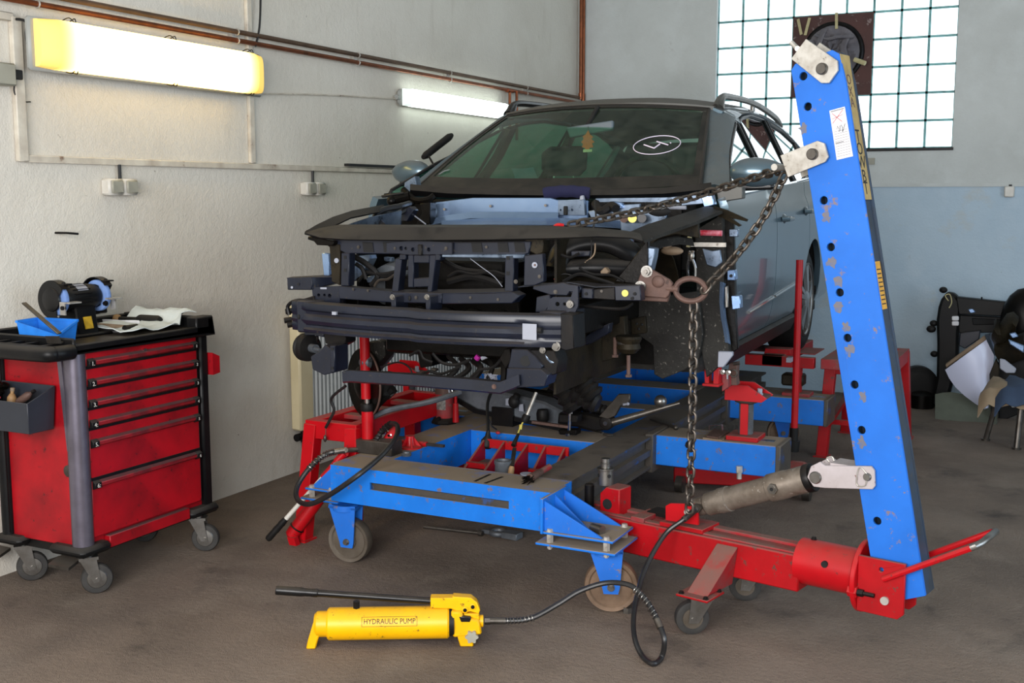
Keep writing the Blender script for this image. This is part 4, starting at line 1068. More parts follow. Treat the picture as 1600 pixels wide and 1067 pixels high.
for u, v in ((1255, 200), (1291, 340), (1299, 411), (1311, 478), (1327, 547), (1346, 690), (1348, 618), (1310, 440), (1322, 510)):
    c0 = tl(u, v, fo); poly_ = []
    for k in range(14):
        a = 2*math.pi*k/14; r = rnd.uniform(.35, 1.0); poly_.append((c0[0]+math.cos(a)*.022*r, c0[1]+math.sin(a)*.026*r))
    B().holes(poly_, [], TX(0, 0, fo+.0003), tex, Z3, .0004).done('worn_patch', 'wearpatch', tower, smooth=0)
# paper inspection label
lp_ = [TP(u, v, fo+.001) for u, v in ((1307.5, 250), (1333, 244), (1320, 166.5), (1296, 173))]
lab = B().prism(lp_, ten*.0008).done('paper_label', 'paper', tower)
la, lb_, lc_, ld = lp_
def LQ(x, y): return (la.lerp(lb_, x)).lerp(ld.lerp(lc_, x), y)+ten*.0012
b = B()
for y_ in [.06+.05*k for k in range(11)]: b.beam(LQ(.08, y_), LQ(.94, y_), .0012, .0004, up=ten)
b.beam(LQ(.08, .97), LQ(.94, .97), .003, .0004, up=ten)
b.done('print_lines', 'greyink', lab)
b = B().beam(LQ(.08, .73), LQ(.85, .95), .0016, .0005, up=ten).beam(LQ(.15, .93), LQ(.7, .72), .0016, .0005, up=ten).beam(LQ(.1, .82), LQ(.8, .86), .0012, .0005, up=ten); b.done('red_cross', 'redink', lab)
b = B().beam(LQ(.08, .33), LQ(.6, .33), .002, .0005, up=ten); b.done('ruled_mark', 'ink', lab)
b = B().tube([LQ(.3, .6), LQ(.36, .66), LQ(.44, .6), LQ(.4, .54), LQ(.5, .56), LQ(.52, .65), LQ(.6, .66), LQ(.66, .6), LQ(.62, .52), LQ(.85, .67)], .0009, 5); b.done('signature', 'ink', lab)
# clevises with pins
def clevis(poly_uv, pin_uv, nm, m, o, pr=.018, th=.01):
    pl = [tl(u, v, o) for u, v in poly_uv]
    pl0 = B().holes(pl, [], TX(0, 0, o), tex, Z3, th).done(nm, m, tower, bevel=.001)
    pl1 = B().holes(pl, [], TX(0, 0, -.034), tex, Z3, th).done(nm, m, tower, bevel=.001)
    a_, z_ = tl(*pin_uv, o)
    B().lathe(TX(a_, z_, -.04), ten, [(pr-.002, 0), (pr, .002), (pr, .138), (pr-.003, .142)], 24).done('clevis_pin', 'steel_dark', tower)
clevis([(1237, 92), (1260, 61), (1309, 95), (1310, 110), (1296, 130), (1284, 130)], (1286.5, 108), 'clevis_plate', 'zinc', .08, .0195)
clevis([(1220, 243), (1278, 220), (1289, 224), (1295, 245), (1290, 253), (1232, 277)], (1271.5, 241), 'clevis_plate', 'zinc', .08, .0195)
B().cyl(TP(1236, 66, .04), TP(1250, 80, .04), .009, n=12).cyl(TP(1246, 76, .08), TP(1246, 76, -.08), .009, n=12).done('hook_pin', 'zinc', tower)
clp = TP(1222, 262, 0)
B().cyl(TX((clp-TA).dot(tex)+.012, clp.z, -.09), TX((clp-TA).dot(tex)+.012, clp.z, .09), .012, n=14).done('chain_pin', 'zinc', tower)
# cylinder
cyl0, cyl1 = TP(1085, 793, .0), TP(1268, 746, .0)
cd = (cyl1-cyl0).normalized(); Lc = (cyl1-cyl0).length
B().lathe(cyl0, cd, [(.02, 0), (.033, .01), (.036, .035), (.036, .055), (.044, .065), (.046, .12), (.049, .122), (.049, .16), (.045, .162), (.045, Lc*.66), (.052, Lc*.67), (.052, Lc*.80), (.050, Lc*.81), (.050, Lc-.005), (.046, Lc)], 36).done('ram_cylinder', 'ram', tower)
B().lathe(cyl0+cd*(Lc-.016), cd, [(.0525, 0), (.0525, .02), (.05, .024)], 36).done('ram_collar', 'dark', tower)
B().lathe(cyl0+cd*(Lc-.01), cd, [(.036, 0), (.036, .05)], 24).done('ram_rod', 'steel', tower)
pp_ = cyl0+cd*(Lc*.74)+ten*.05
cy_port = B().hexa(pp_-ten*.01, pp_+ten*.012, .02).cyl(pp_+ten*.012, pp_+ten*.016, .013).done('ram_port', 'steel', tower)
B().cyl(pp_+ten*.0161, pp_+ten*.0165, .007, n=12).done('port_hole', 'recess_shade', tower)
# lug that carries the cylinder foot
for o in (.052, -.052):
    pl = [tl(u, v, o) for u, v in ((1041, 812), (1092, 820), (1091, 795), (1084, 787), (1048, 786), (1041, 790))]
    B().holes(pl, [], TX(0, 0, o), tex, Z3, .012).done('lug_plate', 'red_clean', tower, bevel=.001)
a_, z_ = tl(1075, 800, .06)
B().cyl(TX(a_, z_, -.07), TX(a_, z_, .068), .0135, n=18).done('lug_pin', 'zinc', tower)
tbox(tl(1030, 815, .07)[0], tl(1097, 830, .07)[0], -.068, .068, AZ1+.004, AZ1+.022).done('lug_base', 'red', tower, bevel=.002)
# white bracket between ram and post
pb = [tl(u, v, .078) for u, v in ((1262, 745), (1268, 728), (1282, 721), (1290, 727), (1362, 728), (1367, 735), (1368, 759), (1364, 764), (1290, 762), (1272, 760))]
for o in (.078, -.016): B().holes(pb, [], TX(0, 0, o), tex, Z3, .012).done('ram_bracket', 'white_worn', tower, bevel=.002)
pb = [tl(u, v, 0) for u, v in ((1290, 724), (1335, 718), (1345, 730), (1290, 735))]
B().obox(TX(tl(1300, 728, .06)[0], tl(1300, 727, .078)[1]-.004, -.012), tex*.09, ten*.088, Z3*.012).done('bracket_bridge', 'white_worn', tower)
for uv, r in (((1274.5, 746), .022), ((1355.5, 745), .014)):
    a_, z_ = tl(*uv, .085); B().lathe(TX(a_, z_, -.04), ten, [(r-.002, 0), (r, .003), (r, .130), (r-.003, .134)], 20).done('bracket_pin', 'steel', tower)
c = TP(1352, 745, .09)
B().tube(smooth_path([c+tex*.01+Z3*.005, c-tex*.02+Z3*.03, c-tex*.03-Z3*.01, c-tex*.025-Z3*.035, c-tex*.0-Z3*.03, c+tex*.005-Z3*.01], 6), .0022, 6).done('retaining_clip', 'zinc', tower)
B().tube(smooth_path([TP(1296, 722, .05), TP(1292, 716, .05), TP(1300, 714, .05), TP(1303, 720, .05)], 6), .003, 6).done('retaining_ring', 'zinc', tower)
# red block and swivel bolt at the bench end of the arm
pA = at(945, 790, y=4.12)
def Y(u, v, y): return at(u, v, y=y)
e0 = Y(935, 805, 4.16)
eb0, eb1 = tl(937, 790, .04)[0], tl(976, 790, .0)[0]; ebz = tl(955, 758, .0)[1]
tb = B().prism([TX(eb0, AZ1-.02, .04), TX(eb1, AZ1-.02, .04), TX(eb1, ebz, .04), TX(eb0+.03, ebz, .04), TX(eb0, ebz-.03, .04)], ten*-.09).done('arm_end_block', 'red', tower, bevel=.004)
B().cyl(TX((eb0+eb1)/2-.01, (AZ1+ebz)/2-.015, .03), TX((eb0+eb1)/2-.01, (AZ1+ebz)/2-.015, .0415), .022, n=18).done('block_bore', 'recess_shade', tower)
sb = tl(946, 758, .0)
B().lathe(TX(sb[0], ebz, .0), Z3, [(.032, 0), (.033, .02), (.031, .055), (.031, .06), (.035, .062), (.035, .068), (.019, .07), (.019, .085), (.021, .087), (.021, .09), (.018, .092), (.018, .108)], 24).done('swivel_bolt', 'steel', tower)
for k in range(4): B().cyl(TX(sb[0]+.03*math.cos(.5+1.57*k), ebz+.04, .03*math.sin(.5+1.57*k)), TX(sb[0]+.0325*math.cos(.5+1.57*k), ebz+.04, .0325*math.sin(.5+1.57*k)), .008, n=12).done('bolt_hole', 'recess_shade', tower)
ss = tl(921, 765, .02); B().lathe(TX(ss[0], AZ1, .02), Z3, [(.02, 0), (.02, ss[1]-AZ1+.02), (.016, ss[1]-AZ1+.025)], 20).done('round_stud', 'dark', tower)
tbox(-.42, -.36, -.07, .07, AZ1, AZ1+.02).done('end_plate', 'red_dust', tower, bevel=.002)
tbox(-.40, -.30, -.10, -.02, AZ1+.002, AZ1+.024).done('spacer_plate', 'dark', tower)

# hose from pump to cylinder
hp0 = PP(757, 970)
cp = cyl0+cd*.045+ten*.05
def HB(u, v, y): return at(u, v, y=y)
gp = [hp0, PP(790, 970), PP(830, 966)]
mid = [Y(872, 944, 3.58), Y(905, 924, 3.62), Y(945, 911, 3.66), Y(980, 913, 3.66), Y(1000, 926, 3.65), Y(1018, 950, 3.63), Y(1030, 975, 3.60)]
end = [Y(1038, 1000, 3.57), at(1034, 1026, z=.014), at(1020, 1037, z=.012), at(1003, 1024, z=.012), Y(992, 998, 3.60), Y(990, 965, 3.68), Y(997, 925, 3.78), Y(1012, 880, 3.88), Y(1040, 834, 3.97), Y(1068, 812, 4.0), cp+ten*.02]
hose = thing('pump_hose', 'black rubber hose looping across the floor from the yellow pump to the ram', 'hose', V(hp0.x, hp0.y, 0))
B().tube(smooth_path(gp+mid+end, 10), .0095, 10).done('rubber_hose', 'hose', hose)
B().cyl(hp0, gp[1], .012).hexa(hp0, hp0+pd*.02, .014).done('end_fitting', 'steel_dark', hose)
def spring(pts, R, r, turns, nm, m, par):
    P_ = smooth_path(pts, 24); n = len(P_); out = []; pu = None
    tot = turns*14
    for i in range(tot+1):
        q = i/tot*(n-1); k = min(int(q), n-2); p = P_[k].lerp(P_[k+1], q-k); tg = (P_[k+1]-P_[k]).normalized()
        if pu is None: x, y, _ = frame_of(tg)
        else: x = (pu-tg*pu.dot(tg)).normalized(); y = tg.cross(x)
        pu = x; a = 2*math.pi*i/14; out.append(p+x*math.cos(a)*R+y*math.sin(a)*R)
    B().tube(out, r, 5).done(nm, m, par)
spring([PP(792, 970), PP(812, 969), PP(834, 965)], .0115, .0022, 8, 'guard_spring', 'steel', hose)
spring([mid[3].lerp(mid[4], .6), mid[4].lerp(mid[5], .5), mid[5].lerp(mid[6], .6)], .0115, .0022, 9, 'guard_spring', 'steel', hose)
B().cyl(mid[6].lerp(mid[5], .3), mid[6].lerp(end[0], .25), .0125).done('coupling', 'steel_dark', hose)
B().cyl(end[-2], cp, .012).hexa(cp+ten*.01, cp-ten*.005, .018).done('end_fitting', 'steel_dark', hose)
# steel nut on the floor by the rusty wheel
q = at(980, 957, z=0)
B().hexa(q, q+Z3*.022, .018).done('floor_nut', 'steel', label='loose steel nut on the floor beside the rusty bench wheel', cat='nut')

# ================================================================ the car (own axes: s to its left = right in the view, t backwards from the front axle, h up from the wheel contact)
CA = math.radians(2.5)
CO = V(-2.229, 4.25, .65); CSX = V(math.cos(CA), math.sin(CA), 0); CTX = V(-math.sin(CA), math.cos(CA), 0)
def C(s, t, h): return CO+CSX*s+CTX*t+Z3*h
def CT(u, v, t): return at(u, v, pt=CO+CTX*t, n=CTX)
def CS(u, v, s): return at(u, v, pt=CO+CSX*s, n=CSX)
car = thing('car', 'grey estate car with its front stripped bare, raised on the blue bench', 'car', C(0, 1.3, 0))
def lerp(x, xs, ys):
    if x <= xs[0]: return ys[0]
    for i in range(len(xs)-1):
        if x <= xs[i+1]:
            q = (x-xs[i])/(xs[i+1]-xs[i]); return ys[i]+(ys[i+1]-ys[i])*q
    return ys[-1]
def side_s(h, t):
    s = lerp(h, [.18, .26, .33, .42, .5, .7, .82, .9, .96, 1.1], [.80, .855, .885, .9, .908, .912, .908, .896, .872, .862])
    if t > 2.3: s -= .035*((t-2.3)/1.4)**2
    return s
def belt(t): return .945+.043*(t-.52)
def glass_s(h, t): return .872-.52*(h-.95)-(.05*((t-1.7)/1.7)**1.5 if t > 1.7 else 0)
RW = (2.71, .315)
def h_low(t):
    r = .372
    if abs(t-RW[0]) < r: return max(.27, RW[1]+math.sqrt(r*r-(t-RW[0])**2))
    return .27
def side_panel(sg, t0f, t1, nm, n=18, m='carpaint', front=None):
    g = []
    for i in range(n+1):
        q = i/n; row = []
        for j in range(17):
            k = j/16
            t = t0f+(t1-t0f)*q
            lo = h_low(t); h = lo+(belt(t)-lo)*k
            if front: t = t+(1-q)*front(h)
            row.append(C(sg*side_s(h, t), t, h))
        g.append(row)
    return B().sheet(g, .035*sg).done(nm, m, car, smooth=30)
ffront = lambda h: .20*max(0, (.62-h)/.37)**2
doors = {}
for sg in (1, -1):
    fd = side_panel(sg, .50, 1.515, 'front_door', front=ffront)
    rd = side_panel(sg, 1.525, 2.50, 'rear_door', 20)
    qp = side_panel(sg, 2.51, 3.74, 'rear_quarter', 24)
    # sill
    B().sheet([[C(sg*.86, t, .268), C(sg*.835, t, .2), C(sg*.76, t, .185)] for t in (.72, 1.5, 2.3)], .03*sg).done('sill', 'underseal' if sg < 0 else 'dark', car)
    # window frames and panes
    def gp(t, h, o=0.): return C(sg*(glass_s(h, t)+o-(.06*min(1, max(0, (h-.97)/.2)) if sg < 0 else 0)), t, h)
    def htop(t): return lerp(t, [.64, .92, 1.2, 1.48, 1.75, 2.0, 2.5, 3.0, 3.35, 3.6], [.965, 1.11, 1.215, 1.31, 1.36, 1.385, 1.385, 1.35, 1.29, 1.22])
    for (ta, tb_, par, nm) in ((.66, 1.52, fd, 'window_pane'), (1.60, 2.42, rd, 'window_pane'), (2.5, 3.35, qp, 'window_pane')):
        n_ = 14; g = []
        for i in range(n_+1):
            t = ta+(tb_-ta)*i/n_; g.append([gp(t, belt(t)-.02+(max(htop(t), belt(t)+.005)-belt(t)+.02)*j/6) for j in range(7)])
        B().sheet(g, .004*sg).done(nm, 'sideglass', par, smooth=60)
        loop = [gp(ta+(tb_-ta)*i/n_, max(htop(ta+(tb_-ta)*i/n_), belt(ta)+.01), .006) for i in range(n_+1)]
        B().tube([gp(ta, belt(ta), .006)]+loop+[gp(tb_, belt(tb_), .006)], .009, 6).done('window_frame', 'blackg', par)
        B().tube([gp(ta-.03, belt(ta), .012), gp((ta+tb_)/2, belt((ta+tb_)/2), .012), gp(tb_+.03, belt(tb_), .012)], .009, 6).done('belt_strip', 'blackg' if sg < 0 else 'chrome', par)
    # outer pillars (body colour): A with cant rail, B, C, D
    out = []; inn = []
    ap = []
    for q in [i/10 for i in range(11)]:
        a_ = V(.715, .70, .985).lerp(V(.565, 1.44, 1.388), q); ap.append(a_)
    rows = []
    for i, a_ in enumerate(ap):
        q = i/10
        td = .56+(1.60-.56)*q; hd_ = max(htop(td)+.022, .945)
        d = V(glass_s(hd_, td)+.014, td, hd_)
        if sg < 0: d = a_.lerp(d, .42)
        rows.append([C(sg*a_.x, a_.y, a_.z), C(sg*((a_.x+d.x)/2+.012), (a_.y+d.y)/2-.015, (a_.z+d.z)/2+.012), C(sg*d.x, d.y, d.z)])
    B().sheet(rows, -.02*sg).done('a_pillar', 'carpaint', car, smooth=50)
    cant = []
    for i in range(16):
        t = 1.44+(3.6-1.44)*i/15; h1 = htop(t)+.02
        hr_ = lerp(t, [1.36, 1.6, 2.2, 2.8, 3.3, 3.7], [1.392, 1.412, 1.43, 1.42, 1.385, 1.33])
        cant.append([C(sg*.57, t, hr_), C(sg*(.57+glass_s(h1, t)+.014)/2, t, (hr_+h1)/2+.016), C(sg*(glass_s(h1, t)+.014), t+(.16 if i == 0 else 0), h1)])
    B().sheet(cant, -.02*sg).done('cant_rail', 'carpaint', car, smooth=50)
    for (t0, t1, nm, m) in ((1.52, 1.60, 'b_pillar', 'blackg'), (2.42, 2.50, 'c_pillar', 'blackg'), (3.35, 3.72, 'd_pillar', 'carpaint')):
        g = []
        for t in (t0, (t0+t1)/2, t1):
            g.append([gp(t, belt(t)-.02+(htop(t)+.01-belt(t)+.02)*j/5, .003) for j in range(6)])
        B().sheet(g, .03*sg).done(nm, m, car, smooth=60)
    # roof rail
    pts = [C(sg*.585, 1.48, 1.40), C(sg*.592, 1.56, 1.452), C(sg*.59, 1.75, 1.472), C(sg*.585, 2.4, 1.482), C(sg*.57, 3.1, 1.445), C(sg*.567, 3.3, 1.40)]
    B().tube(smooth_path(pts, 6), .018, 8).cyl(C(sg*.59, 1.50, 1.39), C(sg*.592, 1.57, 1.45), .034, .02).cyl(C(sg*.575, 2.4, 1.41), C(sg*.575, 2.4, 1.485), .014).done('roof_rail', 'steel' if sg > 0 else 'blackg', car)
    # handles, strip, mirror
    for (t, par) in ((1.86-.5, fd), (2.56-.33, rd)):
        pass
    if sg > 0: hp_ = ((CS(1232, 342, .925), fd), (CS(1266, 330, .925), rd))
    else: hp_ = ((C(-.925, 1.35, .83), fd), (C(-.925, 2.2, .86), rd))
    for c, par in hp_:
        b = B().tube([c-CTX*.09-CSX*sg*.02, c-CTX*.07+CSX*sg*.012, c+CTX*.06+CSX*sg*.012, c+CTX*.09-CSX*sg*.02], .013, 8)
        b.ball(c-CTX*.02-CSX*sg*.022, .03, (.5, 1.5, .9)); b.done('door_handle', 'carpaint', par)
    for (t0, t1, par, h0, h1) in ((.94, 1.50, fd, .402, .428), (1.54, 2.22, rd, .43, .462)):
        B().tube([C(sg*(side_s(h0, t0)+.004), t0, h0), C(sg*(side_s(h1, t1)+.004), t1, h1)], .007, 6).done('trim_strip', 'chrome', par)
    # mirror
    mc = CS(1183, 268, .99) if sg > 0 else CS(640, 268, -.93)
    b = B(); g = []
    for i in range(13):
        q = i/12; row = []
        rr = math.sin(math.pi*min(1, max(0, q*.94+.03)))**.45
        for j in range(17):
            a = 2*math.pi*j/16
            s_ = -.115+.235*q; hh = .075*rr*math.sin(a); tt = .055*rr*math.cos(a)
            if math.sin(a) > 0: hh *= 1.0-.25*q
            row.append(mc+CSX*sg*s_+CTX*(tt+.04*q*q)+Z3*(hh*.92))
        g.append(row)
    vs = [p for r in g for p in r[:-1]]; fs = [(i*16+j, i*16+(j+1) % 16, (i+1)*16+(j+1) % 16, (i+1)*16+j) for i in range(12) for j in range(16)]+[tuple(range(16)), tuple(range(192, 208))]
    b.add(vs, fs); mir = b.done('side_mirror', 'carpaint', fd, smooth=60)
    B().prism([mc-CSX*sg*.12-Z3*.085, mc+CSX*sg*.07-Z3*.078, mc+CSX*sg*.07-Z3*.05, mc-CSX*sg*.13-Z3*.04], CTX*.07).done('mirror_foot', 'blackg', fd, bevel=.01)
# roof
g = []
for i in range(21):
    q = i/20; row = []
    for j in range(15):
        s = -.585+1.17*j/14; k = abs(s)/.585
        t = (1.325+.115*k*k)+(3.68-1.325-.115*k*k)*q
        base = lerp(t, [1.3, 1.45, 1.7, 2.1, 2.7, 3.2, 3.7], [1.418, 1.452, 1.480, 1.494, 1.482, 1.44, 1.37])
        row.append(C(s, t, base-.05*k**2.6))
    g.append(row)
B().sheet(g, -.02).done('roof', 'carpaint_dusty', car, smooth=60)
# windscreen
def wsp(x, y, o=0.):       # x -1..1, y 0 bottom..1 top
    b0 = V(.72*x, .43+.26*x*x, .965+.03*x*x); b1 = V(.563*x, 1.315+.115*x*x, 1.412-.026*x*x)
    p = b0.lerp(b1, y); p.z += .03*math.sin(math.pi*y)*(1-.5*x*x); return C(p.x, p.y-o*.5, p.z+o*.85)
ws = B().sheet([[wsp(-1+2*i/20, j/10) for j in range(11)] for i in range(21)], .005).done('windscreen', 'windscreen', car, smooth=80)
# black border band and rubber seal
def bandsheet(x0, x1, y0, y1, n1, n2): return [[wsp(x0+(x1-x0)*i/n1, y0+(y1-y0)*j/n2, .004) for j in range(n2+1)] for i in range(n1+1)]
b = B().sheet(bandsheet(-1, 1, 0, .11, 20, 3), .002); b.sheet(bandsheet(-1, -.955, .1, 1, 2, 10), .002); b.sheet(bandsheet(.955, 1, .1, 1, 2, 10), .002); b.sheet(bandsheet(-1, 1, .965, 1, 20, 2), .002)
b.done('screen_border', mat('screen_border', '17150f', .6, dirt='3a342c', amt=.8, scale=9), ws, smooth=80)
B().tube([wsp(-1, j/10) for j in range(11)]+[wsp(-1+2*i/20, 1) for i in range(1, 21)]+[wsp(1, 1-j/10) for j in range(1, 11)], .009, 6).done('screen_seal', 'blackg', ws)
# marker number on the glass: a ring with a 4
def ws_at(u, v):
    best = None
    d = FWD + RGT*((u-800)/FPX) + UPV*((533.5-v)/FPX)
    x, y = .2, .6
    for _ in range(60):
        def res(x, y):
            p = wsp(x, y, .006)-EYE; return 800+FPX*p.dot(RGT)/p.dot(FWD)-u, 533.5-FPX*p.dot(UPV)/p.dot(FWD)-v
        e = 1e-4; r0 = res(x, y); rx = res(x+e, y); ry = res(x, y+e)
        a, b_, c, d_ = (rx[0]-r0[0])/e, (ry[0]-r0[0])/e, (rx[1]-r0[1])/e, (ry[1]-r0[1])/e
        det = a*d_-b_*c
        x -= (r0[0]*d_-r0[1]*b_)/det; y -= (a*r0[1]-c*r0[0])/det
    return wsp(x, y, .006)
ring = [ws_at(1026.5+37*math.cos(2*math.pi*i/30)*1.0, 226.5+14*math.sin(2*math.pi*i/30)-4*math.cos(2*math.pi*i/30)) for i in range(30)]
B().tube(ring, .0022, 5, closed=True).done('marker_ring', 'chalk', ws)
b = B()
for a_, b_ in (((1006, 226), (1022, 231.5)), ((1022, 231.5), (1031, 225)), ((1026, 221), (1044, 226.5)), ((1047, 223), (1048.5, 223.5))):
    b.tube([ws_at(*a_), ws_at(*b_)], .0032, 5)
b.done('marker_number', 'chalk', ws)
b = B(); p = ws_at(693, 268)
b.tube([ws_at(686, 272), ws_at(694, 267), ws_at(702, 265)], .008, 5, flat=.15); b.done('corner_sticker', 'label', ws)
# wiper-side trim bar standing off the left pillar
p0, p1 = CT(661, 246, .95), CT(706, 211, 1.22)
B().tube([p0, p0.lerp(p1, .1), p0.lerp(p1, .9), p1], [.012, .02, .02, .012], 10).tube([p0.lerp(p1, .15), C(-.70, .86, 1.06)], .006, 6).done('loose_pillar_trim', 'rubber', car)
# back of the car
B().sheet([[C(k*(.80 if h < .95 else .80-.60*(h-.95)), 3.72-.45*max(0, h-1.0), h) for h in (.45, .8, 1.0, 1.15, 1.31)] for k in (-1, -.5, 0, .5, 1)], .03).done('tailgate', 'carpaint', car)
# floor, firewall, interior
B().obox(C(-.78, .5, .17), CSX*1.56, CTX*3.1, Z3*.07).done('floor_pan', 'underseal', car)
B().obox(C(-.70, .46, .2), CSX*1.40, CTX*.02, Z3*.72).done('firewall', 'grease', car)
b = B().prism([C(-.72, .60, .93), C(-.72, .95, .93), C(-.72, 1.05, .86), C(-.72, 1.02, .65), C(-.72, .6, .6)], CSX*1.44)
b.ball(C(.37, .95, .93), .16, (1.3, .7, .45)); b.done('dashboard', 'interior_d', car, bevel=.02)
def seat(s, t):
    def pad(pr, wd, nm, m='interior'):
        return B().prism([C(s-wd/2, t+a, h) for a, h in pr], CSX*wd).done(nm, m, car, bevel=.04)
    pad([(-.25, .36), (.30, .30), (.30, .44), (-.25, .50)], .5, 'seat_base')
    pad([(.25, .42), (.40, .42), (.56, 1.0), (.50, 1.03), (.42, 1.0)], .47, 'seat_back')
    pad([(.48, 1.06), (.58, 1.06), (.60, 1.22), (.52, 1.24), (.48, 1.2)], .27, 'headrest')
    B().cyl(C(s-.06, t+.52, .98), C(s-.06, t+.53, 1.1), .007).cyl(C(s+.06, t+.52, .98), C(s+.06, t+.53, 1.1), .007).done('headrest_posts', 'steel', car)
seat(-.37, 1.25); seat(.37, 1.30)
B().prism([C(-.64, t, h) for t, h in ((2.1, .4), (2.5, .38), (2.75, .98), (2.65, 1.0), (2.45, .52), (2.1, .52))], CSX*1.28).done('rear_bench', 'interior', car, bevel=.03)
c = C(.37, .98, .93); dd = C(.37, 1.25, 1.03)-c
B().torus(c+dd.normalized()*.08, dd, .185, .014, 36).done('steering_wheel', 'interior_d', car)
B().cyl(c-dd.normalized()*.1, c+dd.normalized()*.08, .06).beam(c+dd.normalized()*.08-CSX*.18, c+dd.normalized()*.08+CSX*.18, .03, .015).done('steering_hub', 'interior_d', car)
mp_ = [CT(u, v, 1.02) for u, v in ((884, 199), (957, 188), (957, 203), (890, 216))]
mirr = B().prism(mp_, CTX*.03).done('rear_view_mirror', 'mirror_grey', car, bevel=.006)
B().tube([CT(918, 196, 1.04), C(0.02, 1.26, 1.40)], .012, 8).done('mirror_arm', 'interior_d', car)
B().sheet([[C(s, t, lerp(t, [1.35, 2.0, 2.7, 3.6], [1.40, 1.44, 1.43, 1.36])-.03*abs(s/.57)**2.5) for t in (1.38, 2.0, 2.7, 3.6)] for s in (-.56, -.3, 0, .3, .56)], .008).done('headliner', 'headliner', car)
for sg in (1, -1):
    B().obox(C(sg*.84, .75, .3), -CSX*sg*.04, CTX*1.9, Z3*.62).done('door_lining', 'interior', car, bevel=.01)
# wheels at the back (the front ones are off)
tyre_b = None
for sg in (1, -1):
    wc = C(sg*.765, RW[0], RW[1])
    o = CSX*sg
    ty = B().lathe(wc-o*.105, o, [(.21, 0), (.27, -.002), (.302, .012), (.315, .035), (.315, .175), (.302, .198), (.27, .212), (.222, .206), (.21, .19)], 56).done('tyre', 'rubber', car)
    B().lathe(wc-o*.10, o, [(.20, 0), (.205, .02), (.185, .06), (.185, .15), (.222, .205), (.226, .208), (.216, .212), (.20, .17), (.05, .12)], 48).done('rim_barrel', 'steel_dark', ty)
    b = B()
    for k in range(5):
        for dlt in (-.13, .13):
            a = 2*math.pi*k/5+dlt+.3
            rd_ = lambda r, al, ax_: wc+o*ax_+CTX*math.cos(al)*r+Z3*math.sin(al)*r
            b.beam(rd_(.05, a*1.0-dlt*.4, .105), rd_(.212, a, .095), .026, .022, up=o)
    b.lathe(wc+o*.09, o, [(.06, 0), (.06, .018), (.045, .026), (.001, .028)], 24)
    b.torus(wc+o*.1, o, .217, .008, 48)
    b.done('alloy_spokes', 'alloy', ty)
    # wheel-arch lining
    g = [[C(sg*s_, RW[0]+.385*math.cos(a), RW[1]+.385*math.sin(a)) for s_ in (.55, .865)] for a in [math.pi*k/16 for k in range(17)]]
    B().sheet(g, .006*sg).done('arch_lining', 'interior_d', car)

# ---- stripped front
def FP(poly, t, dep, nm, m, par=None, bevel=.003, label=None):
    return B().prism([CT(u, v, t) for u, v in poly], CTX*dep).done(nm, m, par or car, bevel=bevel, label=label)
def FPh(poly, hs, t, dep, nm, m, par=None):
    """front plate with round holes given in the photo's own row/column, real size on plane t"""
    o = C(0, t, 0)
    q = []
    for u, v in poly:
        p = CT(u, v, t)-o; q.append((p.dot(CSX), p.z))
    h2 = []
    for u, v, r in hs:
        p = CT(u, v, t)-o; h2.append((p.dot(CSX), p.z, r))
    return B().holes(q, h2, o+CTX*dep/2, CSX, Z3, dep).done(nm, m, par or car, bevel=.0015)
# bumper beam: curved, ribbed section swept along s
prof = [(.52, .075), (.525, .03), (.518, .004), (.508, 0), (.492, 0), (.484, .018), (.474, .020), (.466, .004), (.450, -.002), (.436, .004), (.428, .020), (.420, .018), (.412, .002), (.402, .004), (.398, .03), (.395, .08)]
g = []
for i in range(33):
    s = -.648+(.572+.648)*i/32; k = s/.65
    tt = -.655+.125*abs(k)**2.4
    fade = 1 if -.50 < s < .36 else max(0, 1-(abs(s-(-.07))-.43)/.1)
    g.append([C(s, tt+dp*(fade if .004 < dp < .025 else 1), h+(.004 if k < 0 else 0)) for h, dp in prof])
bb = B().sheet(g, -.006).done('bumper_beam', 'navy', car, smooth=30)
p = CT(825, 516, -.612); B().obox(CT(817, 530, -.615)-CTX*.004, CSX*.055, CTX*.003, Z3*.058).done('beam_label', 'label', bb)
B().obox(CT(523, 491, -.64)-CTX*.02, CSX*.018, CTX*.012, Z3*.012).done('beam_label', 'label', bb)
b = B(); c = CT(843.5, 516, -.618)
b.tube([c-CSX*.008, c+CSX*.008], .011, 12); b.done('tow_hole', 'recess_shade', bb)
c = CT(467, 495, -.56); B().ball(c, .008, (.8, .8, 1.3)).done('tow_hole', 'recess_shade', bb)
FP([(876, 490), (895, 492), (897, 545), (884, 548), (876, 545)], -.585, .12, 'beam_end', 'dark', bb)
# crash boxes and rails
for sg in (1, -1):
    s0 = .50 if sg > 0 else -.56
    B().obox(C(s0-.045, -.56, .40), CSX*.09, CTX*.25, Z3*.13).done('crash_box', 'navy', car, bevel=.006)
    B().obox(C(sg*.50-.045, -.33, .42), CSX*.09, CTX*.85, Z3*.12).done('chassis_rail', 'grease', car, bevel=.006)
# hooks at the left end of the beam
b = B()
for k, (u, v) in enumerate(((446, 487), (444, 501), (449, 508))): b.tube([CT(u, v, -.50), CT(u+12, v-2, -.48)], .012, 8)
b.tube(smooth_path([CT(452, 492, -.5), CT(450, 478, -.5), CT(462, 470, -.5), CT(480, 470, -.48)], 6), .008, 8); b.done('beam_bolts', 'dark', bb)
FP([(463, 470), (490, 462), (492, 474), (470, 478)], -.50, .06, 'beam_bracket', 'dark', car)
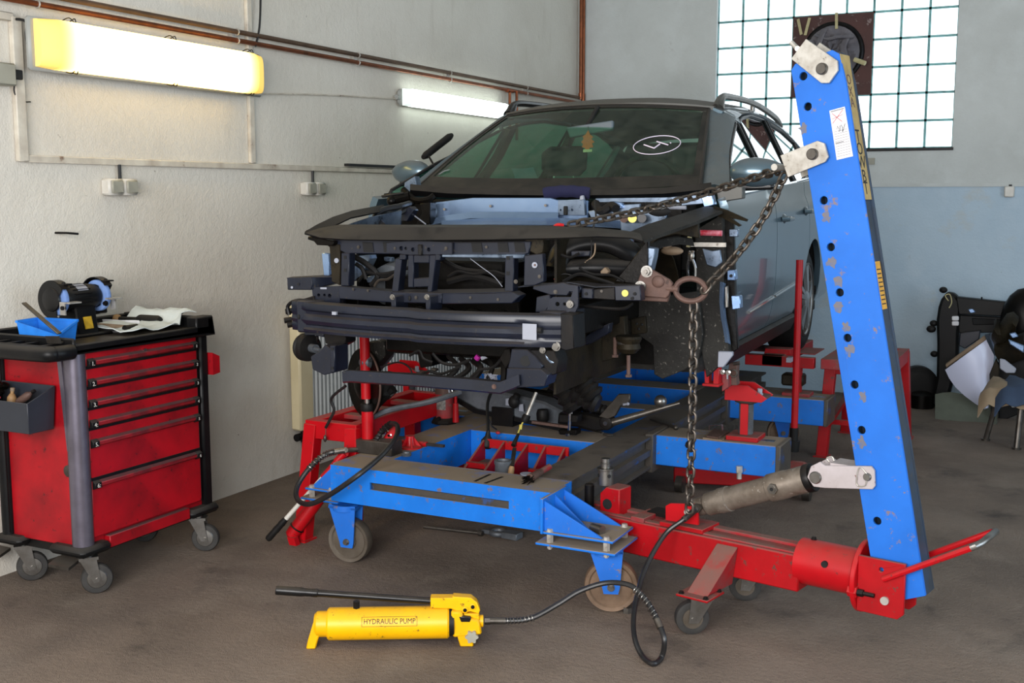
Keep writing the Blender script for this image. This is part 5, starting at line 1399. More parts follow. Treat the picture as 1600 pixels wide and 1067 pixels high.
# left and right headlamp carriers: angular arms
la_ = FP([(448, 434), (487, 433), (488, 446), (486, 453), (449, 453)], -.50, .05, 'lamp_carrier_left', 'navy')
B().prism([CT(487, 433, -.50), CT(530, 430, -.40), CT(532, 440, -.40), CT(486, 453, -.50)], CTX*.06).done('carrier_arm', 'navy', la_, bevel=.003)
B().sheet([[CT(448, 434, -.50), CT(458, 432, -.43)], [CT(487, 433, -.50), CT(497, 430, -.40)], [CT(530, 433, -.42), CT(520, 428, -.38)]], .003).done('carrier_top', 'navy', la_)
for u, v in ((456, 449), (466, 444)): B().cyl(CT(u, v, -.501), CT(u, v, -.506), .005, n=10).done('carrier_hole', 'label' if v > 447 else 'recess_shade', la_)
FPh([(487, 449), (530, 447), (531, 473), (490, 474)], [(498, 461, .007), (507, 461, .006), (515, 462, .008)], -.49, .03, 'crash_bracket', 'navy')
FP([(500, 449), (510, 449), (510, 452), (500, 452)], -.494, .003, 'bracket_label', 'label')
ra = FP([(960, 447), (1000, 446), (1002, 470), (961, 470)], -.46, .05, 'lamp_carrier_right', 'navy')
FP([(908, 450), (926, 451), (926, 467), (908, 466)], -.46, .05, 'carrier_pad', 'navy', ra)
FP([(926, 452), (961, 448), (961, 469), (926, 467)], -.445, .06, 'carrier_web', 'dark', ra)
FP([(833, 446), (860, 444), (880, 441), (888, 444), (905, 446), (908, 450), (905, 458), (890, 456), (886, 462), (860, 461), (832, 452)], -.47, .05, 'carrier_inner', 'navy', ra)
B().sheet([[CT(u, v, -.46), CT(u2, v2, -.36)] for u, v, u2, v2 in ((808, 448, 830, 443), (860, 443, 880, 440), (890, 441, 905, 439), (930, 448, 940, 443), (1000, 446, 1005, 443))], .003).done('carrier_top', 'navy', ra)
for u, v, r, m in ((977, 458, .0125, 'yellowish'), (992, 459, .006, 'recess_shade'), (988, 466, .006, 'recess_shade'), (916, 459, .006, 'recess_shade'), (895, 456, .006, 'recess_shade')):
    c = CT(u, v, -.461); B().cyl(c, c-CTX*.004, r, n=14).cyl(c, c-CTX*.006, r*.35, n=8).done('rubber_grommet' if m == 'yellowish' else 'carrier_hole', m, ra)
B().tube(smooth_path([CT(905, 478, -.38), CT(950, 482, -.38), CT(975, 482, -.36), CT(988, 475, -.32)], 6), .006, 8).done('carrier_hoop', 'dark', ra)
cb = FPh([(858, 468), (864, 464), (892, 464), (898, 446), (903, 447), (903, 478), (897, 492), (853, 492)], [(871, 475, .008), (882, 475, .006)], -.50, .012, 'crash_bracket', 'navy')
c = CT(892, 475, -.503); B().cyl(c, c-CTX*.012, .014, n=16).hexa(c, c-CTX*.018, .009).done('bracket_bolt', 'steel', cb)
FP([(838, 464), (858, 460), (862, 470), (852, 488), (836, 488)], -.47, .05, 'crash_bracket', 'navy')
# lock carrier (front frame)
lc = FP([(520, 374), (560, 374), (620, 376), (720, 378), (830, 377), (826, 396), (815, 399), (700, 398), (540, 396), (522, 387)], -.50, .02, 'lock_carrier', 'navy')
for u in (575, 607, 745, 786, 812): FP([(u-9, 378), (u+7, 379), (u+9, 394), (u-7, 394)], -.503, .02, 'carrier_pocket', 'recess_shade', lc, bevel=0)
lp2 = FPh([(604, 380), (640, 376), (706, 379), (706, 397), (640, 398), (604, 394)], [(627, 388, .009), (634, 388, .006), (645, 390, .008), (670, 390, .008)], -.52, .012, 'latch_plate', 'navy', lc)
FP([(652, 382), (659, 382), (659, 399), (653, 400)], -.53, .02, 'lock_latch', 'blackg', lc)
def strut(poly, nm='carrier_post', t=-.505, m='navy', dep=.045): return FP(poly, t, dep, nm, m, lc)
s1 = strut([(533, 395), (546, 395), (545, 447), (532, 447)])
for v in (402, 422): FP([(537, v-2.5), (541, v-2.5), (541, v+2.5), (537, v+2.5)], -.507, .004, 'post_slot', 'recess_shade', s1, bevel=0)
strut([(618, 404), (629, 404), (628, 405), (622, 456), (612, 456)])
strut([(624, 397), (634, 397), (634, 406), (623, 406)], t=-.51)
s2 = strut([(637, 398), (646, 398), (646, 449), (637, 449)])
strut([(646, 398), (671, 398), (671, 411), (646, 411)])
strut([(646, 435), (671, 434), (671, 448), (646, 449)])
strut([(671, 398), (688, 398), (687, 407), (681, 408), (675, 456), (667, 457), (669, 440)])
strut([(680, 396), (688, 397), (688, 407), (679, 407)], t=-.512)
s3 = strut([(789, 399), (803, 398), (802, 456), (788, 456)])
for v in (403, 427): FP([(791, v-3), (796, v-3), (796, v+3), (791, v+3)], -.507, .004, 'post_slot', 'recess_shade', s3, bevel=0)
strut([(690, 397), (820, 397), (818, 404), (690, 402)], 'upper_rail', m='silver2')
s4 = strut([(819, 399), (848, 396), (850, 440), (835, 446), (818, 447)], 'side_plate', m='navy', dep=.03)
c = CT(836, 414, -.507); B().cyl(c, c-CTX*.005, .011, n=16).done('washer', 'label', s4)
c = CT(836, 414, -.512); B().cyl(c, c-CTX*.004, .004, n=10).done('washer_bolt', 'rust', s4)
s5 = strut([(514, 380), (531, 382), (531, 446), (518, 440)], 'side_plate', m='mud', dep=.03)
c = CT(526.5, 407, -.507); B().cyl(c, c-CTX*.005, .010, n=16).done('washer', 'label', s5)
# lower rail of the frame: wide box girder in three faces
lr_ = FP([(528, 447), (545, 449), (612, 456), (615, 473), (530, 467)], -.525, .07, 'lower_rail', 'navy', lc)
FP([(612, 456), (690, 458), (690, 474), (614, 473)], -.535, .07, 'lower_rail', 'navy', lc)
FP([(690, 458), (760, 458), (800, 456), (812, 462), (800, 474), (690, 475)], -.525, .07, 'lower_rail', 'navy', lc)
B().sheet([[CT(u, v, -.53), CT(u2, v2, -.45)] for u, v, u2, v2 in ((528, 447, 540, 446), (612, 456, 620, 452), (690, 458, 690, 452), (800, 456, 795, 450))], .003).done('rail_top', 'navy', lc)
for u in (614, 668):
    FP([(u-4, 463), (u+4, 463), (u+4, 485), (u+2, 488), (u-3, 487)], -.60, .10, 'rail_tab', 'navy', lc)
    c = CT(u-.5, 464, -.602); B().bolt(c, -CTX, .008, .01).done('tab_bolt', 'steel', lc)
c = CT(640, 466, -.537); B().ball(c, .009, (.7, .5, 1.2)).done('rail_hole', 'recess_shade', lc)
# top cover panel with the bent fender flanges
row0 = [(476, 364), (500, 371), (540, 374), (640, 375), (760, 374), (860, 372), (935, 369), (985, 371), (1004, 376)]
row1 = [(478, 360), (505, 360), (540, 357), (640, 355), (760, 355), (860, 357), (935, 361), (985, 363), (1002, 368)]
row2 = [(488, 356), (530, 351), (560, 350.5), (640, 351), (760, 351), (860, 352.5), (935, 356), (975, 360), (1000, 364)]
tp = B().sheet([[CT(*a_, -.56), CT(*b_, -.52), CT(*c_, -.42)] for a_, b_, c_ in zip(row0, row1, row2)], .006).done('top_panel', 'black', car, smooth=40)
fo_ = [(476, 364, -.55), (495, 353, -.46), (520, 341, -.35), (550, 331, -.2), (598, 320.5, .05)]
fi_ = [(500, 364, -.5), (525, 353, -.42), (548, 342, -.32), (572, 337, -.2), (602, 330, .05)]
B().sheet([[CT(*a_), CT(*b_)] for a_, b_ in zip(fo_, fi_)], .006).done('fender_flange', 'dark', tp, label='left fender flange, dusty brown', smooth=60)
B().sheet([[CT(u+28, v+8, t+.05), CT(u+26, v+34, t+.06)] for u, v, t in fo_[1:]], .006).done('inner_fender', 'silver2', tp)
fo_ = [(1004, 376, -.50), (1040, 363, -.28), (1085, 347, 0), (1130, 328, .36)]
fi_ = [(975, 366, -.42), (1012, 350, -.2), (1052, 338, .06), (1102, 322, .40)]
B().sheet([[CT(*a_), CT(*a_).lerp(CT(*b_), .5)+Z3*.004, CT(*b_)] for a_, b_ in zip(fo_, fi_)], .006).done('fender_flange', 'dark', tp, label='right fender flange, bent and dusty', smooth=60)
B().sheet([[CT(u, v, t), CT(u+3, v+4, t+.01)] for u, v, t in fo_], .004).done('fender_lip', 'underseal', tp)
# ragged bits at the corners
FP([(481, 369), (505, 373), (522, 377), (520, 384), (495, 383), (490, 377), (480, 374)], -.53, .05, 'torn_corner', 'grease', tp)
FP([(508, 380), (532, 378), (560, 382), (530, 396), (516, 388)], -.48, .06, 'corner_bracket', 'mud', tp)
FP([(502, 395), (514, 396), (515, 430), (506, 435)], -.42, .02, 'inner_panel', 'silver', car)
FP([(820, 372), (850, 374), (848, 395), (838, 398), (822, 390)], -.49, .06, 'carrier_corner', 'mud', lc)
# cowl and bulkhead sheet metal
cw_ = B().sheet([[CT(u, v, .44), CT(u, v2, .42), CT(u, v3, .45)] for u, v, v2, v3 in ((642, 290, 296, 303), (700, 296, 301, 306), (780, 298.5, 303, 307), (860, 299.5, 304, 308), (960, 299, 303, 306), (1040, 296, 301, 305), (1112, 288, 294, 300))], .01).done('cowl_grille', 'black', car)
blk = FP([(670, 317), (740, 309), (860, 309), (870, 312), (918, 313), (918, 345), (912, 353), (670, 353)], .40, .02, 'bulkhead', 'silver')
B().sheet([[CT(u, v, .36), CT(u, v+9, .33), CT(u, v+12, .36)] for u, v in ((672, 343), (700, 337), (735, 332), (800, 332), (872, 333))], .004).done('bulkhead_rib', 'silver', blk)
B().sheet([[CT(u, v, .30), CT(u, v+10, .22)] for u, v in ((690, 346), (760, 342), (880, 342), (960, 346), (980, 348))], .004).done('bulkhead_ledge', 'silver', blk)
FPh([(872, 313), (912, 311), (914, 336), (872, 336)], [(876, 328, .004), (894, 328, .005)], .37, .02, 'bulkhead_bracket', 'silver2', blk)
FP([(880, 322), (886, 322), (886, 336), (880, 336)], .36, .02, 'bracket_slot', 'recess_shade', blk)
for u, v in ((694, 327), (766, 322), (852, 321)): B().cyl(CT(u, v, .40), CT(u, v, .385), .006, n=10).done('bulkhead_stud', 'steel_dark', blk)
FP([(906, 306), (911, 305), (912, 312), (905, 313)], .36, .02, 'white_clip', 'label', blk)
FP([(918, 330), (970, 320), (1000, 318), (1000, 352), (930, 353)], .32, .02, 'bulkhead_side', 'silver2', blk)
FP([(930, 304), (1106, 300), (1104, 318), (1060, 322), (930, 322)], .46, .02, 'cowl_crossmember', 'silver2', blk)
FP([(956, 314), (972, 317), (972, 326), (956, 322)], .30, .03, 'bulkhead_tab', 'silver', blk)
B().tube(smooth_path([CT(930, 318, .34), CT(940, 330, .3), CT(955, 322, .3), CT(962, 326, .28)], 6), .02, 8).done('cable_loom', 'rubber', blk)
# blue-black rag on the cowl
g = [[CT(850+ (922-850)*i/12, 298-3.5*math.sin(math.pi*i/12)-(1 if i % 3 else 0)+j*3.2, .42-.015*math.sin(j*1.2)) for j in range(4)] for i in range(13)]
B().sheet(g, .015).done('cowl_cloth', 'darkblue', label='dark blue rag stuffed along the base of the windscreen', cat='rag', smooth=70)
# left corner: hinge, hoses, sensors
B().tube(smooth_path([CT(584, 352, -.1), CT(586, 338, -.05), CT(598, 328, 0), CT(625, 322, .1), CT(640, 318, .2)], 8), .013, 8).tube(smooth_path([CT(598, 352, -.1), CT(592, 340, 0), CT(600, 332, .05), CT(618, 335, .1), CT(632, 328, .15)], 8), .013, 8).done('bay_hoses', 'hose', car)
FP([(628, 330), (640, 322), (646, 328), (636, 346), (626, 345)], .15, .05, 'bay_sensor', 'navy')
FP([(595, 305), (628, 300), (630, 303), (596, 309)], .35, .03, 'hinge_arm', 'blackg')
b = B().tube([CT(612, 313, .36), CT(640, 306, .38)], .022, 8).tube(smooth_path([CT(630, 296, .4), CT(648, 312, .38), CT(668, 312, .38), CT(678, 306, .4)], 6), .016, 8)
b.ball(CT(612, 314, .35), .024).ball(CT(640, 318, .37), .02, (1.4, 1, .8)); b.done('bonnet_hinge', 'grease', car)
FP([(632, 285), (648, 275), (652, 295), (640, 306), (630, 300)], .5, .05, 'fender_corner', 'silver2')
FP([(576, 338), (626, 332), (624, 352), (576, 352)], .25, .02, 'strut_tower_panel', 'silver')
b = B().tube([CT(645, 335, .2), CT(665, 350, .15)], .003, 5); b.done('thin_rod', 'label', car)
FP([(655, 318), (672, 316), (672, 350), (650, 350), (660, 332)], .3, .06, 'bay_bracket', 'grease')
# right strut tower top with holes
FP([(968, 335), (1000, 328), (1042, 330), (1040, 345), (1006, 356), (1002, 362), (970, 363)], .1, .03, 'strut_tower_panel', 'silver2', label='right strut tower top, dirty bare metal')
B().ball(CT(1030, 330, .09), .035, (1.4, .5, .6)).done('tower_hole', 'recess_shade', car)
for u, v, m in ((988, 341, 'yellowish'), (975, 341, 'rust'), (1003, 341, 'blackg')): B().cyl(CT(u, v, .08), CT(u, v, .05), .018, n=12).done('brake_fluid_port', m, car)
B().tube([CT(1031, 324, .2), CT(1072, 324.5, .2)], .008, 8).done('washer_pipe', 'label', car)
FP([(1094, 305), (1112, 302), (1116, 320), (1100, 324)], .42, .05, 'pillar_foot', 'silver', car, label='bare silver pillar foot')
FP([(1118, 290), (1160, 292), (1160, 310), (1122, 316)], .5, .06, 'fender_stub', 'carpaint_dusty')
# claw-like torn edge at the right
B().prism([CT(1115, 322, .36), CT(1135, 328, .33), CT(1168, 343, .30), CT(1166, 346, .30), CT(1140, 340, .33), CT(1158, 352, .30), CT(1154, 354, .3), CT(1130, 341, .34), CT(1112, 334, .36)], CTX*.02).done('torn_edge', 'mud', car)
# inner fender, wheel house and hinge pillar on the right
B().sheet([[C(.47, t, h) for h in (.2, .4, .6, .80)] for t in (-.42, -.2, 0, .2, .46)], .01).done('apron', 'mud', car)
B().sheet([[C(-.47, t, h) for h in (.36, .6, .80)] for t in (-.30, 0, .46)], .01).done('apron', 'grease', car)
g = [[C(s_, .06+.36*math.cos(a), .42+.34*math.sin(a)) for s_ in (.46, .60, .72)] for a in [math.radians(25+13*k) for k in range(11)]]
B().sheet(g, .008).done('wheel_house', 'mud', car)
B().sheet([[CT(u, v, t), CT(u+3, v+11, t+.04)] for u, v, t in ((1006, 386, -.2), (1030, 374, -.1), (1056, 369, 0), (1080, 372, .1))], .008).done('arch_edge', 'underseal', car)
FP([(1003, 372), (1090, 345), (1092, 372), (1056, 366), (1030, 372), (1006, 392)], .05, .03, 'shotgun_panel', 'mud', car)
FP([(1002, 385), (1024, 388), (1022, 402), (1016, 428), (1002, 415)], -.35, .05, 'apron_bracket', 'silver2', car)
FP([(960, 440), (1000, 390), (1012, 372), (1012, 420), (1005, 445)], -.36, .03, 'apron_brace', 'grease', car)
FP([(970, 372), (988, 372), (990, 392), (978, 386)], -.15, .02, 'silver_gusset', 'silver', car)
B().torus(CT(981, 379, -.155), CTX, .011, .004, 16, 6).done('gusset_eyelet', 'recess_shade', car)
FP([(975, 470), (1090, 455), (1098, 520), (1092, 560), (1070, 578), (1035, 592), (1022, 585), (1020, 540), (1000, 525), (980, 540)], .36, .04, 'footwell_panel', 'underseal')
FP([(985, 498), (1008, 494), (1010, 520), (986, 524)], .34, .03, 'suspension_mount', 'mud')
for u, v in ((995, 506), (1003, 507), (998, 514)): B().ball(CT(u, v, .338), .006).done('mount_hole', 'recess_shade', car)
b = B(); c = C(.60, .20, .80)
b.ball(CT(1050, 392, .1), .03, (1.6, .8, .6)); b.ball(CT(1042, 384, .1), .02); b.done('strut_mount', 'wood', car)
FP([(1086, 360), (1128, 335), (1132, 420), (1128, 480), (1136, 520), (1140, 560), (1120, 575), (1104, 590), (1094, 540), (1088, 460)], .40, .05, 'hinge_pillar', 'underseal', label='dark hinge pillar ahead of the front door')
FP([(1128, 330), (1146, 340), (1150, 500), (1153, 545), (1140, 555), (1132, 470)], .455, .03, 'door_post', 'grease')
b = B().sheet([[CT(u, v, .39), CT(u+5, v+1, .385), CT(u+9, v+3, .42)] for u, v in ((1125, 440), (1124, 470), (1126, 495), (1130, 515), (1133, 535))], .006); b.done('pillar_flange', 'silver', car)
FP([(1097, 388), (1112, 392), (1125, 390), (1128, 410), (1118, 418), (1104, 414)], .385, .03, 'pillar_dent', 'silver2')
hd = FP([(1136, 422), (1148, 422), (1149, 438), (1136, 438)], .40, .05, 'door_hinge', 'silver')
B().cyl(CT(1142, 431, .398), CT(1142, 431, .394), .007, n=10).done('hinge_bolt', 'recess_shade', hd)
FP([(1142, 462), (1156, 462), (1157, 482), (1144, 484)], .42, .05, 'door_hinge', 'silver')
FP([(1132, 448), (1137, 446), (1138, 480), (1133, 482)], .40, .02, 'door_check', 'steel', car)
FP([(1139, 358), (1153, 358), (1153, 370), (1139, 370)], .43, .03, 'door_hinge', 'silver2')
FP([(1122, 549), (1144, 550), (1144, 556), (1130, 574), (1121, 574)], .36, .03, 'jacking_plate', 'label', label='pale triangular plate with bolts under the pillar')
# engine bay contents
eb = B().obox(C(-.36, -.28, .30), CSX*.62, CTX*.55, Z3*.32); eb.obox(C(-.2, -.30, .55), CSX*.4, CTX*.45, Z3*.14)
for k in range(5): eb.cyl(C(-.3+.12*k, -.31, .45), C(-.3+.12*k, -.27, .45), .05)
eb.done('engine_block', 'grease', car, bevel=.01)
b = B().lathe(CT(602, 446, -.25), CTX, [(.05, 0), (.085, .02), (.10, .1), (.12, .2)], 20); b.done('gearbox_bell', 'subframe', car)
FP([(570, 432), (588, 430), (590, 440), (574, 442)], -.32, .06, 'gearbox_cover', 'silver2')
FP([(548, 400), (576, 398), (578, 404), (566, 430), (552, 440)], -.3, .06, 'gearbox_panel', 'silver2')
for pts, r in (([(548, 398), (572, 412), (590, 430), (580, 446)], .012), ([(570, 425), (600, 428), (640, 418)], .008), ([(560, 440), (575, 425), (600, 432), (618, 425)], .007), ([(690, 405), (720, 420), (760, 425), (790, 430)], .01), ([(700, 440), (740, 432), (785, 445)], .014)):
    B().tube(smooth_path([CT(u, v, -.36+.004*k) for k, (u, v) in enumerate(pts)], 6), r, 6).done('engine_hose', 'rubber', car)
b = B(); P_ = [CT(870, 420, -.3), CT(880, 392, -.28), CT(910, 378, -.25), CT(950, 378, -.22), CT(985, 395, -.18), CT(1000, 415, -.12)]
b.tube(smooth_path(P_, 6), .055, 14, flat=.7).tube(smooth_path([CT(880, 420, -.28), CT(930, 418, -.26), CT(985, 420, -.2)], 6), .05, 12, flat=.7); b.done('intake_duct', 'black', car, smooth=60)
FP([(892, 392), (922, 392), (921, 400), (892, 402)], -.33, .03, 'duct_tab', 'navy')
FP([(938, 424), (945, 417), (951, 424), (947, 430), (938, 428)], -.34, .03, 'connector', 'wood')
for pts in ([(924, 375), (924, 395), (918, 408), (895, 412)], [(870, 440), (880, 428), (900, 432)], [(930, 380), (928, 398), (914, 410)]):
    B().tube(smooth_path([CT(u, v, -.37) for u, v in pts], 6), .003, 5).done('bay_wire', 'wood' if pts[0][0] == 930 else 'rubber', car)
B().tube([CT(866, 437, -.36), CT(876, 428, -.35)], .004, 5).done('red_wire', 'redink', car)
B().tube(smooth_path([CT(735, 404, -.45), CT(752, 417, -.45), CT(772, 432, -.45), CT(785, 448, -.46)], 6), .0015, 5).done('thin_wire', 'label', car)
B().tube(smooth_path([CT(929, 313, .2), CT(931, 340, .0), CT(927, 356, -.3), CT(925, 372, -.4)], 6), .004, 5).done('bay_wire', 'rubber', car)
for k in range(7):
    B().tube(smooth_path([CT(700+20*k, 556+4*(k % 3), -.2+.02*k), CT(715+18*k, 575, -.25), CT(690+24*k, 596-5*(k % 2), -.3)], 6), .010+.002*(k % 3), 6).done('cable_loom', 'rubber', car)
FP([(700, 545), (790, 548), (800, 570), (770, 576), (735, 556), (700, 553)], -.1, .15, 'gearbox_sump', 'grease')
c = CT(748, 556, -.28); B().tube([c, CT(744, 561, -.28)], .012, 8).done('magenta_plug', 'pink', car)
B().tube([CT(752, 560, -.27), CT(768, 553, -.26)], .009, 8).done('plug_lead', 'label', car)
b = B()
for k in range(40): b.tube([CT(756+random.random()*20, 583+random.random()*9, -.3), CT(758+random.random()*20, 585+random.random()*9, -.29)], .002, 4)
b.done('braided_sleeve', 'label', car)
# brake disc, hub and suspension on the left
dc = CT(570, 598, .05)
ax = (CSX*-.52+CTX*-.86).normalized()
disc = B().lathe(dc-ax*.012, ax, [(.07, -.0), (.156, 0), (.156, .022), (.08, .022), (.078, .03), (.03, .05)], 48).done('brake_disc', 'grease', car)
B().torus(dc+ax*.003, ax, .155, .006, 48).done('disc_edge', 'rust', disc)
b = B().lathe(CT(578, 565, .02), -CTX*.8-CSX*.4, [(.035, 0), (.033, .03), (.015, .05)], 18); b.done('hub', 'subframe', car)
B().cyl(CT(579, 563, -.03), CT(579, 563, -.04), .008).done('hub_bolt', 'recess_shade', car)
FP([(570, 535), (600, 533), (602, 555), (585, 575), (570, 570)], .04, .08, 'steering_knuckle', 'underseal')
FP([(590, 530), (604, 538), (598, 562), (578, 585), (572, 560)], .08, .1, 'brake_caliper', 'subframe')
b = B().tube(smooth_path([CT(582, 652, .06), CT(610, 640, .07), CT(670, 628, .10), CT(720, 612, .2)], 6), .013, 8); b.ball(CT(582, 645, .06), .028); b.done('control_arm', 'subframe', car)
b = B().lathe(CT(600, 582, .08), V(0, 0, -1), [(.045, 0), (.04, .03), (.045, .05), (.035, .08), (.04, .10)], 16); b.tube([CT(588, 590, .08), CT(614, 618, .1)], .03, 10).tube([CT(588, 632, .08), CT(614, 606, .08)], .022, 8); b.done('drive_shaft_boot', 'rubber', car)
B().tube(smooth_path([CT(600, 572, -.2), CT(622, 566, -.22), CT(640, 575, -.24), CT(648, 600, -.25)], 6), .004, 6).done('sensor_wire', 'rubber', car)
# lower cross bar, brackets, horn
lb = B().sheet([[CT(u, v, -.60), CT(u, v+14, -.605), CT(u, v+15.5, -.56)] for u, v in ((536, 580), (548, 579), (640, 585), (740, 593), (782, 597), (800, 590), (812, 585))], .008)
lb.sheet([[CT(u, v, -.60), CT(u+6, v-2.5, -.52)] for u, v in ((536, 580), (640, 585), (740, 593), (782, 597))], .008)
lb = lb.done('lower_cross_bar', 'navy', car, smooth=25)
B().bolt(CT(772, 604, -.61), -CTX, .007, .006).done('bar_bolt', 'rust', lb)
lbk = FP([(485, 557), (500, 548), (508, 538), (516, 545), (523, 540), (523, 582), (506, 586), (488, 577)], -.57, .10, 'fog_lamp_bracket', 'navy')
FP([(515, 540), (523, 540), (523, 582), (516, 582)], -.578, .02, 'bracket_flange', 'navy', lbk)
for v in (545, 575): FP([(517, v-2), (521, v-2), (521, v+2), (517, v+2)], -.581, .005, 'flange_slot', 'recess_shade', lbk, bevel=0)
FP([(505, 520), (540, 524), (540, 536), (524, 545), (508, 536)], -.5, .08, 'bracket_mount', 'dark')
hc = CT(482, 543, -.46)
ho = B().lathe(hc, (-CSX+CTX*.35), [(.02, -.02), (.055, -.015), (.058, 0), (.058, .012), (.05, .016), (.055, .02), (.058, .028), (.055, .035), (.02, .04)], 32).done('horn', 'rubber', car)
b = B().cyl(hc, hc+CSX*.05-CTX*.02, .018).tube([hc+CSX*.04-CTX*.02, CT(500, 547, -.5)], .008, 8).cyl(CT(483, 528, -.46), CT(483, 522, -.46), .01); b.done('horn_stem', 'subframe', ho)
B().torus(CT(496, 528, -.47), CTX*.5+CSX, .016, .004, 18, 6).done('horn_clip', 'dark', ho)
FP([(474, 517), (505, 519), (506, 527), (490, 524), (476, 524)], -.50, .05, 'horn_mount', 'navy', car)
rb_ = FP([(799, 545), (823, 546), (836, 557), (848, 572), (845, 578), (793, 575), (797, 560)], -.57, .08, 'fog_lamp_bracket', 'navy')
FP([(792, 575), (845, 577), (856, 586), (851, 604), (806, 606), (800, 602), (787, 603), (790, 596)], -.59, .10, 'bracket_pocket', 'navy', rb_)
B().cyl(CT(821, 564, -.572), CT(821, 564, -.576), .0195, n=24).done('lamp_hole', 'recess_shade', rb_)
FP([(826, 546), (866, 548), (872, 564), (870, 584), (855, 588), (845, 575), (836, 557)], -.55, .10, 'bracket_scoop', 'dark', rb_)
B().bolt(CT(848, 547, -.56), -CTX, .009, .01).done('scoop_bolt', 'steel', rb_)
FP([(851, 553), (858, 562), (866, 567), (860, 568), (853, 561)], -.556, .005, 'scoop_vane', 'silver2', rb_)
B().bolt(CT(869, 541, -.575), -CTX, .013, .01).done('scoop_bolt', 'steel', rb_)
FP([(790, 577), (799, 562), (797, 545), (788, 545), (780, 560)], -.5, .06, 'bracket_rear', 'grease', rb_)
# rear lower pieces at right of the brackets: sill jack points, boot, bolts
FP([(900, 535), (935, 512), (952, 505), (950, 520), (925, 535), (905, 545)], -.1, .05, 'splash_shield', 'navy')
FP([(902, 550), (914, 549), (918, 566), (903, 573)], -.05, .05, 'bay_clip', 'silver2')
FP([(896, 500), (975, 494), (978, 540), (960, 560), (905, 575), (896, 550)], .1, .05, 'engine_mount_panel', 'mud')
for (u, v0, v1) in ((961, 527, 557), (982, 555, 588)):
    b = B().cyl(CT(u, v0, -.05), CT(u, v1, -.05), .008, n=10).hexa(CT(u, v1-3, -.05), CT(u, v1+1, -.05), .014); b.done('long_bolt', 'rust', car)
b = B().lathe(CT(982, 540, -.03)+Z3*.04, V(0, 0, -1), [(.05, 0), (.055, .01), (.045, .03), (.05, .05), (.03, .07)], 18); b.done('subframe_bush', 'mud', car)
b = B().ball(CT(975, 536, -.06), .022, (1.4, .7, .6)); b.done('bush_bracket', 'steel', car)
for (u0, v0, u1, v1, r, tt) in ((905, 590, 930, 620, .05, -.05), (895, 612, 935, 632, .045, 0.), (860, 560, 905, 600, .05, .05), (870, 590, 900, 640, .055, .1)):
    a_, b_ = CT(u0, v0, tt), CT(u1, v1, tt)
    prf = []; L_ = (b_-a_).length
    for k in range(9): prf += [(r*(.75+.25*(k % 2)), L_*k/8)]
    B().lathe(a_, b_-a_, prf, 16).done('rubber_boot', 'rubber', car)
FP([(770, 520), (860, 528), (880, 560), (860, 590), (800, 590), (770, 560)], .35, .05, 'under_bay_panel', 'recess_shade')
FP([(650, 540), (672, 543), (676, 572), (656, 575)], .0, .2, 'engine_sump', 'grease')

# extra small fittings seen in the stripped nose
rr_ = random.Random(11)
for (u, v, t, r) in ((552, 452, -.53, .004), (575, 454, -.53, .004), (650, 465, -.538, .005), (735, 465, -.528, .004), (778, 468, -.528, .004), (697, 388, -.522, .005), (617, 388, -.522, .004), (806, 440, -.51, .006), (843, 432, -.51, .005), (560, 386, -.503, .005), (760, 386, -.503, .004), (868, 456, -.472, .006), (940, 455, -.447, .004)):
    c = CT(u, v, t); B().bolt(c, -CTX, r, r*.9).done('panel_bolt', 'steel_dark', car)
for pts, r, m in (([(585, 448), (592, 438), (606, 436), (618, 428)], .006, 'chain'), ([(556, 412), (566, 420), (572, 436)], .009, 'rubber'), ([(700, 432), (716, 424), (740, 428), (770, 424), (790, 430)], .006, 'rubber'),
    ([(640, 556), (655, 548), (662, 560), (676, 566)], .006, 'rubber'), ([(676, 552), (690, 566), (712, 570), (735, 562)], .007, 'rubber'), ([(650, 592), (668, 580), (690, 584), (720, 572)], .006, 'rubber'), ([(735, 590), (750, 578), (770, 574), (784, 560)], .006, 'rubber'),
    ([(905, 418), (925, 428), (955, 430), (975, 440)], .005, 'rubber'), ([(880, 440), (905, 428), (935, 436), (960, 444)], .007, 'rubber'), ([(860, 410), (872, 398), (890, 402), (905, 396)], .006, 'rubber')):
    B().tube(smooth_path([CT(u, v, -.38+.004*k) for k, (u, v) in enumerate(pts)], 6), r, 6).done('cable_loom', m, car)
for (u, v, w_, h_, t, m) in ((662, 545, 7, 10, -.2, 'silver2'), (676, 578, 8, 5, -.3, 'steel_dark'), (704, 548, 5, 8, -.25, 'rust'), (716, 594, 9, 4, -.3, 'label'), (770, 548, 12, 6, -.25, 'subframe'), (736, 598, 6, 5, -.3, 'steel_dark'), (605, 405, 12, 8, -.2, 'silver2'), (706, 437, 14, 5, -.25, 'steel_dark'), (768, 440, 20, 7, -.27, 'silver2'), (965, 400, 7, 9, -.22, 'steel_dark')):
    FP([(u-w_/2, v-h_/2), (u+w_/2, v-h_/2+1), (u+w_/2+1, v+h_/2), (u-w_/2+1, v+h_/2-1)], t, .03, 'bay_fitting', m)

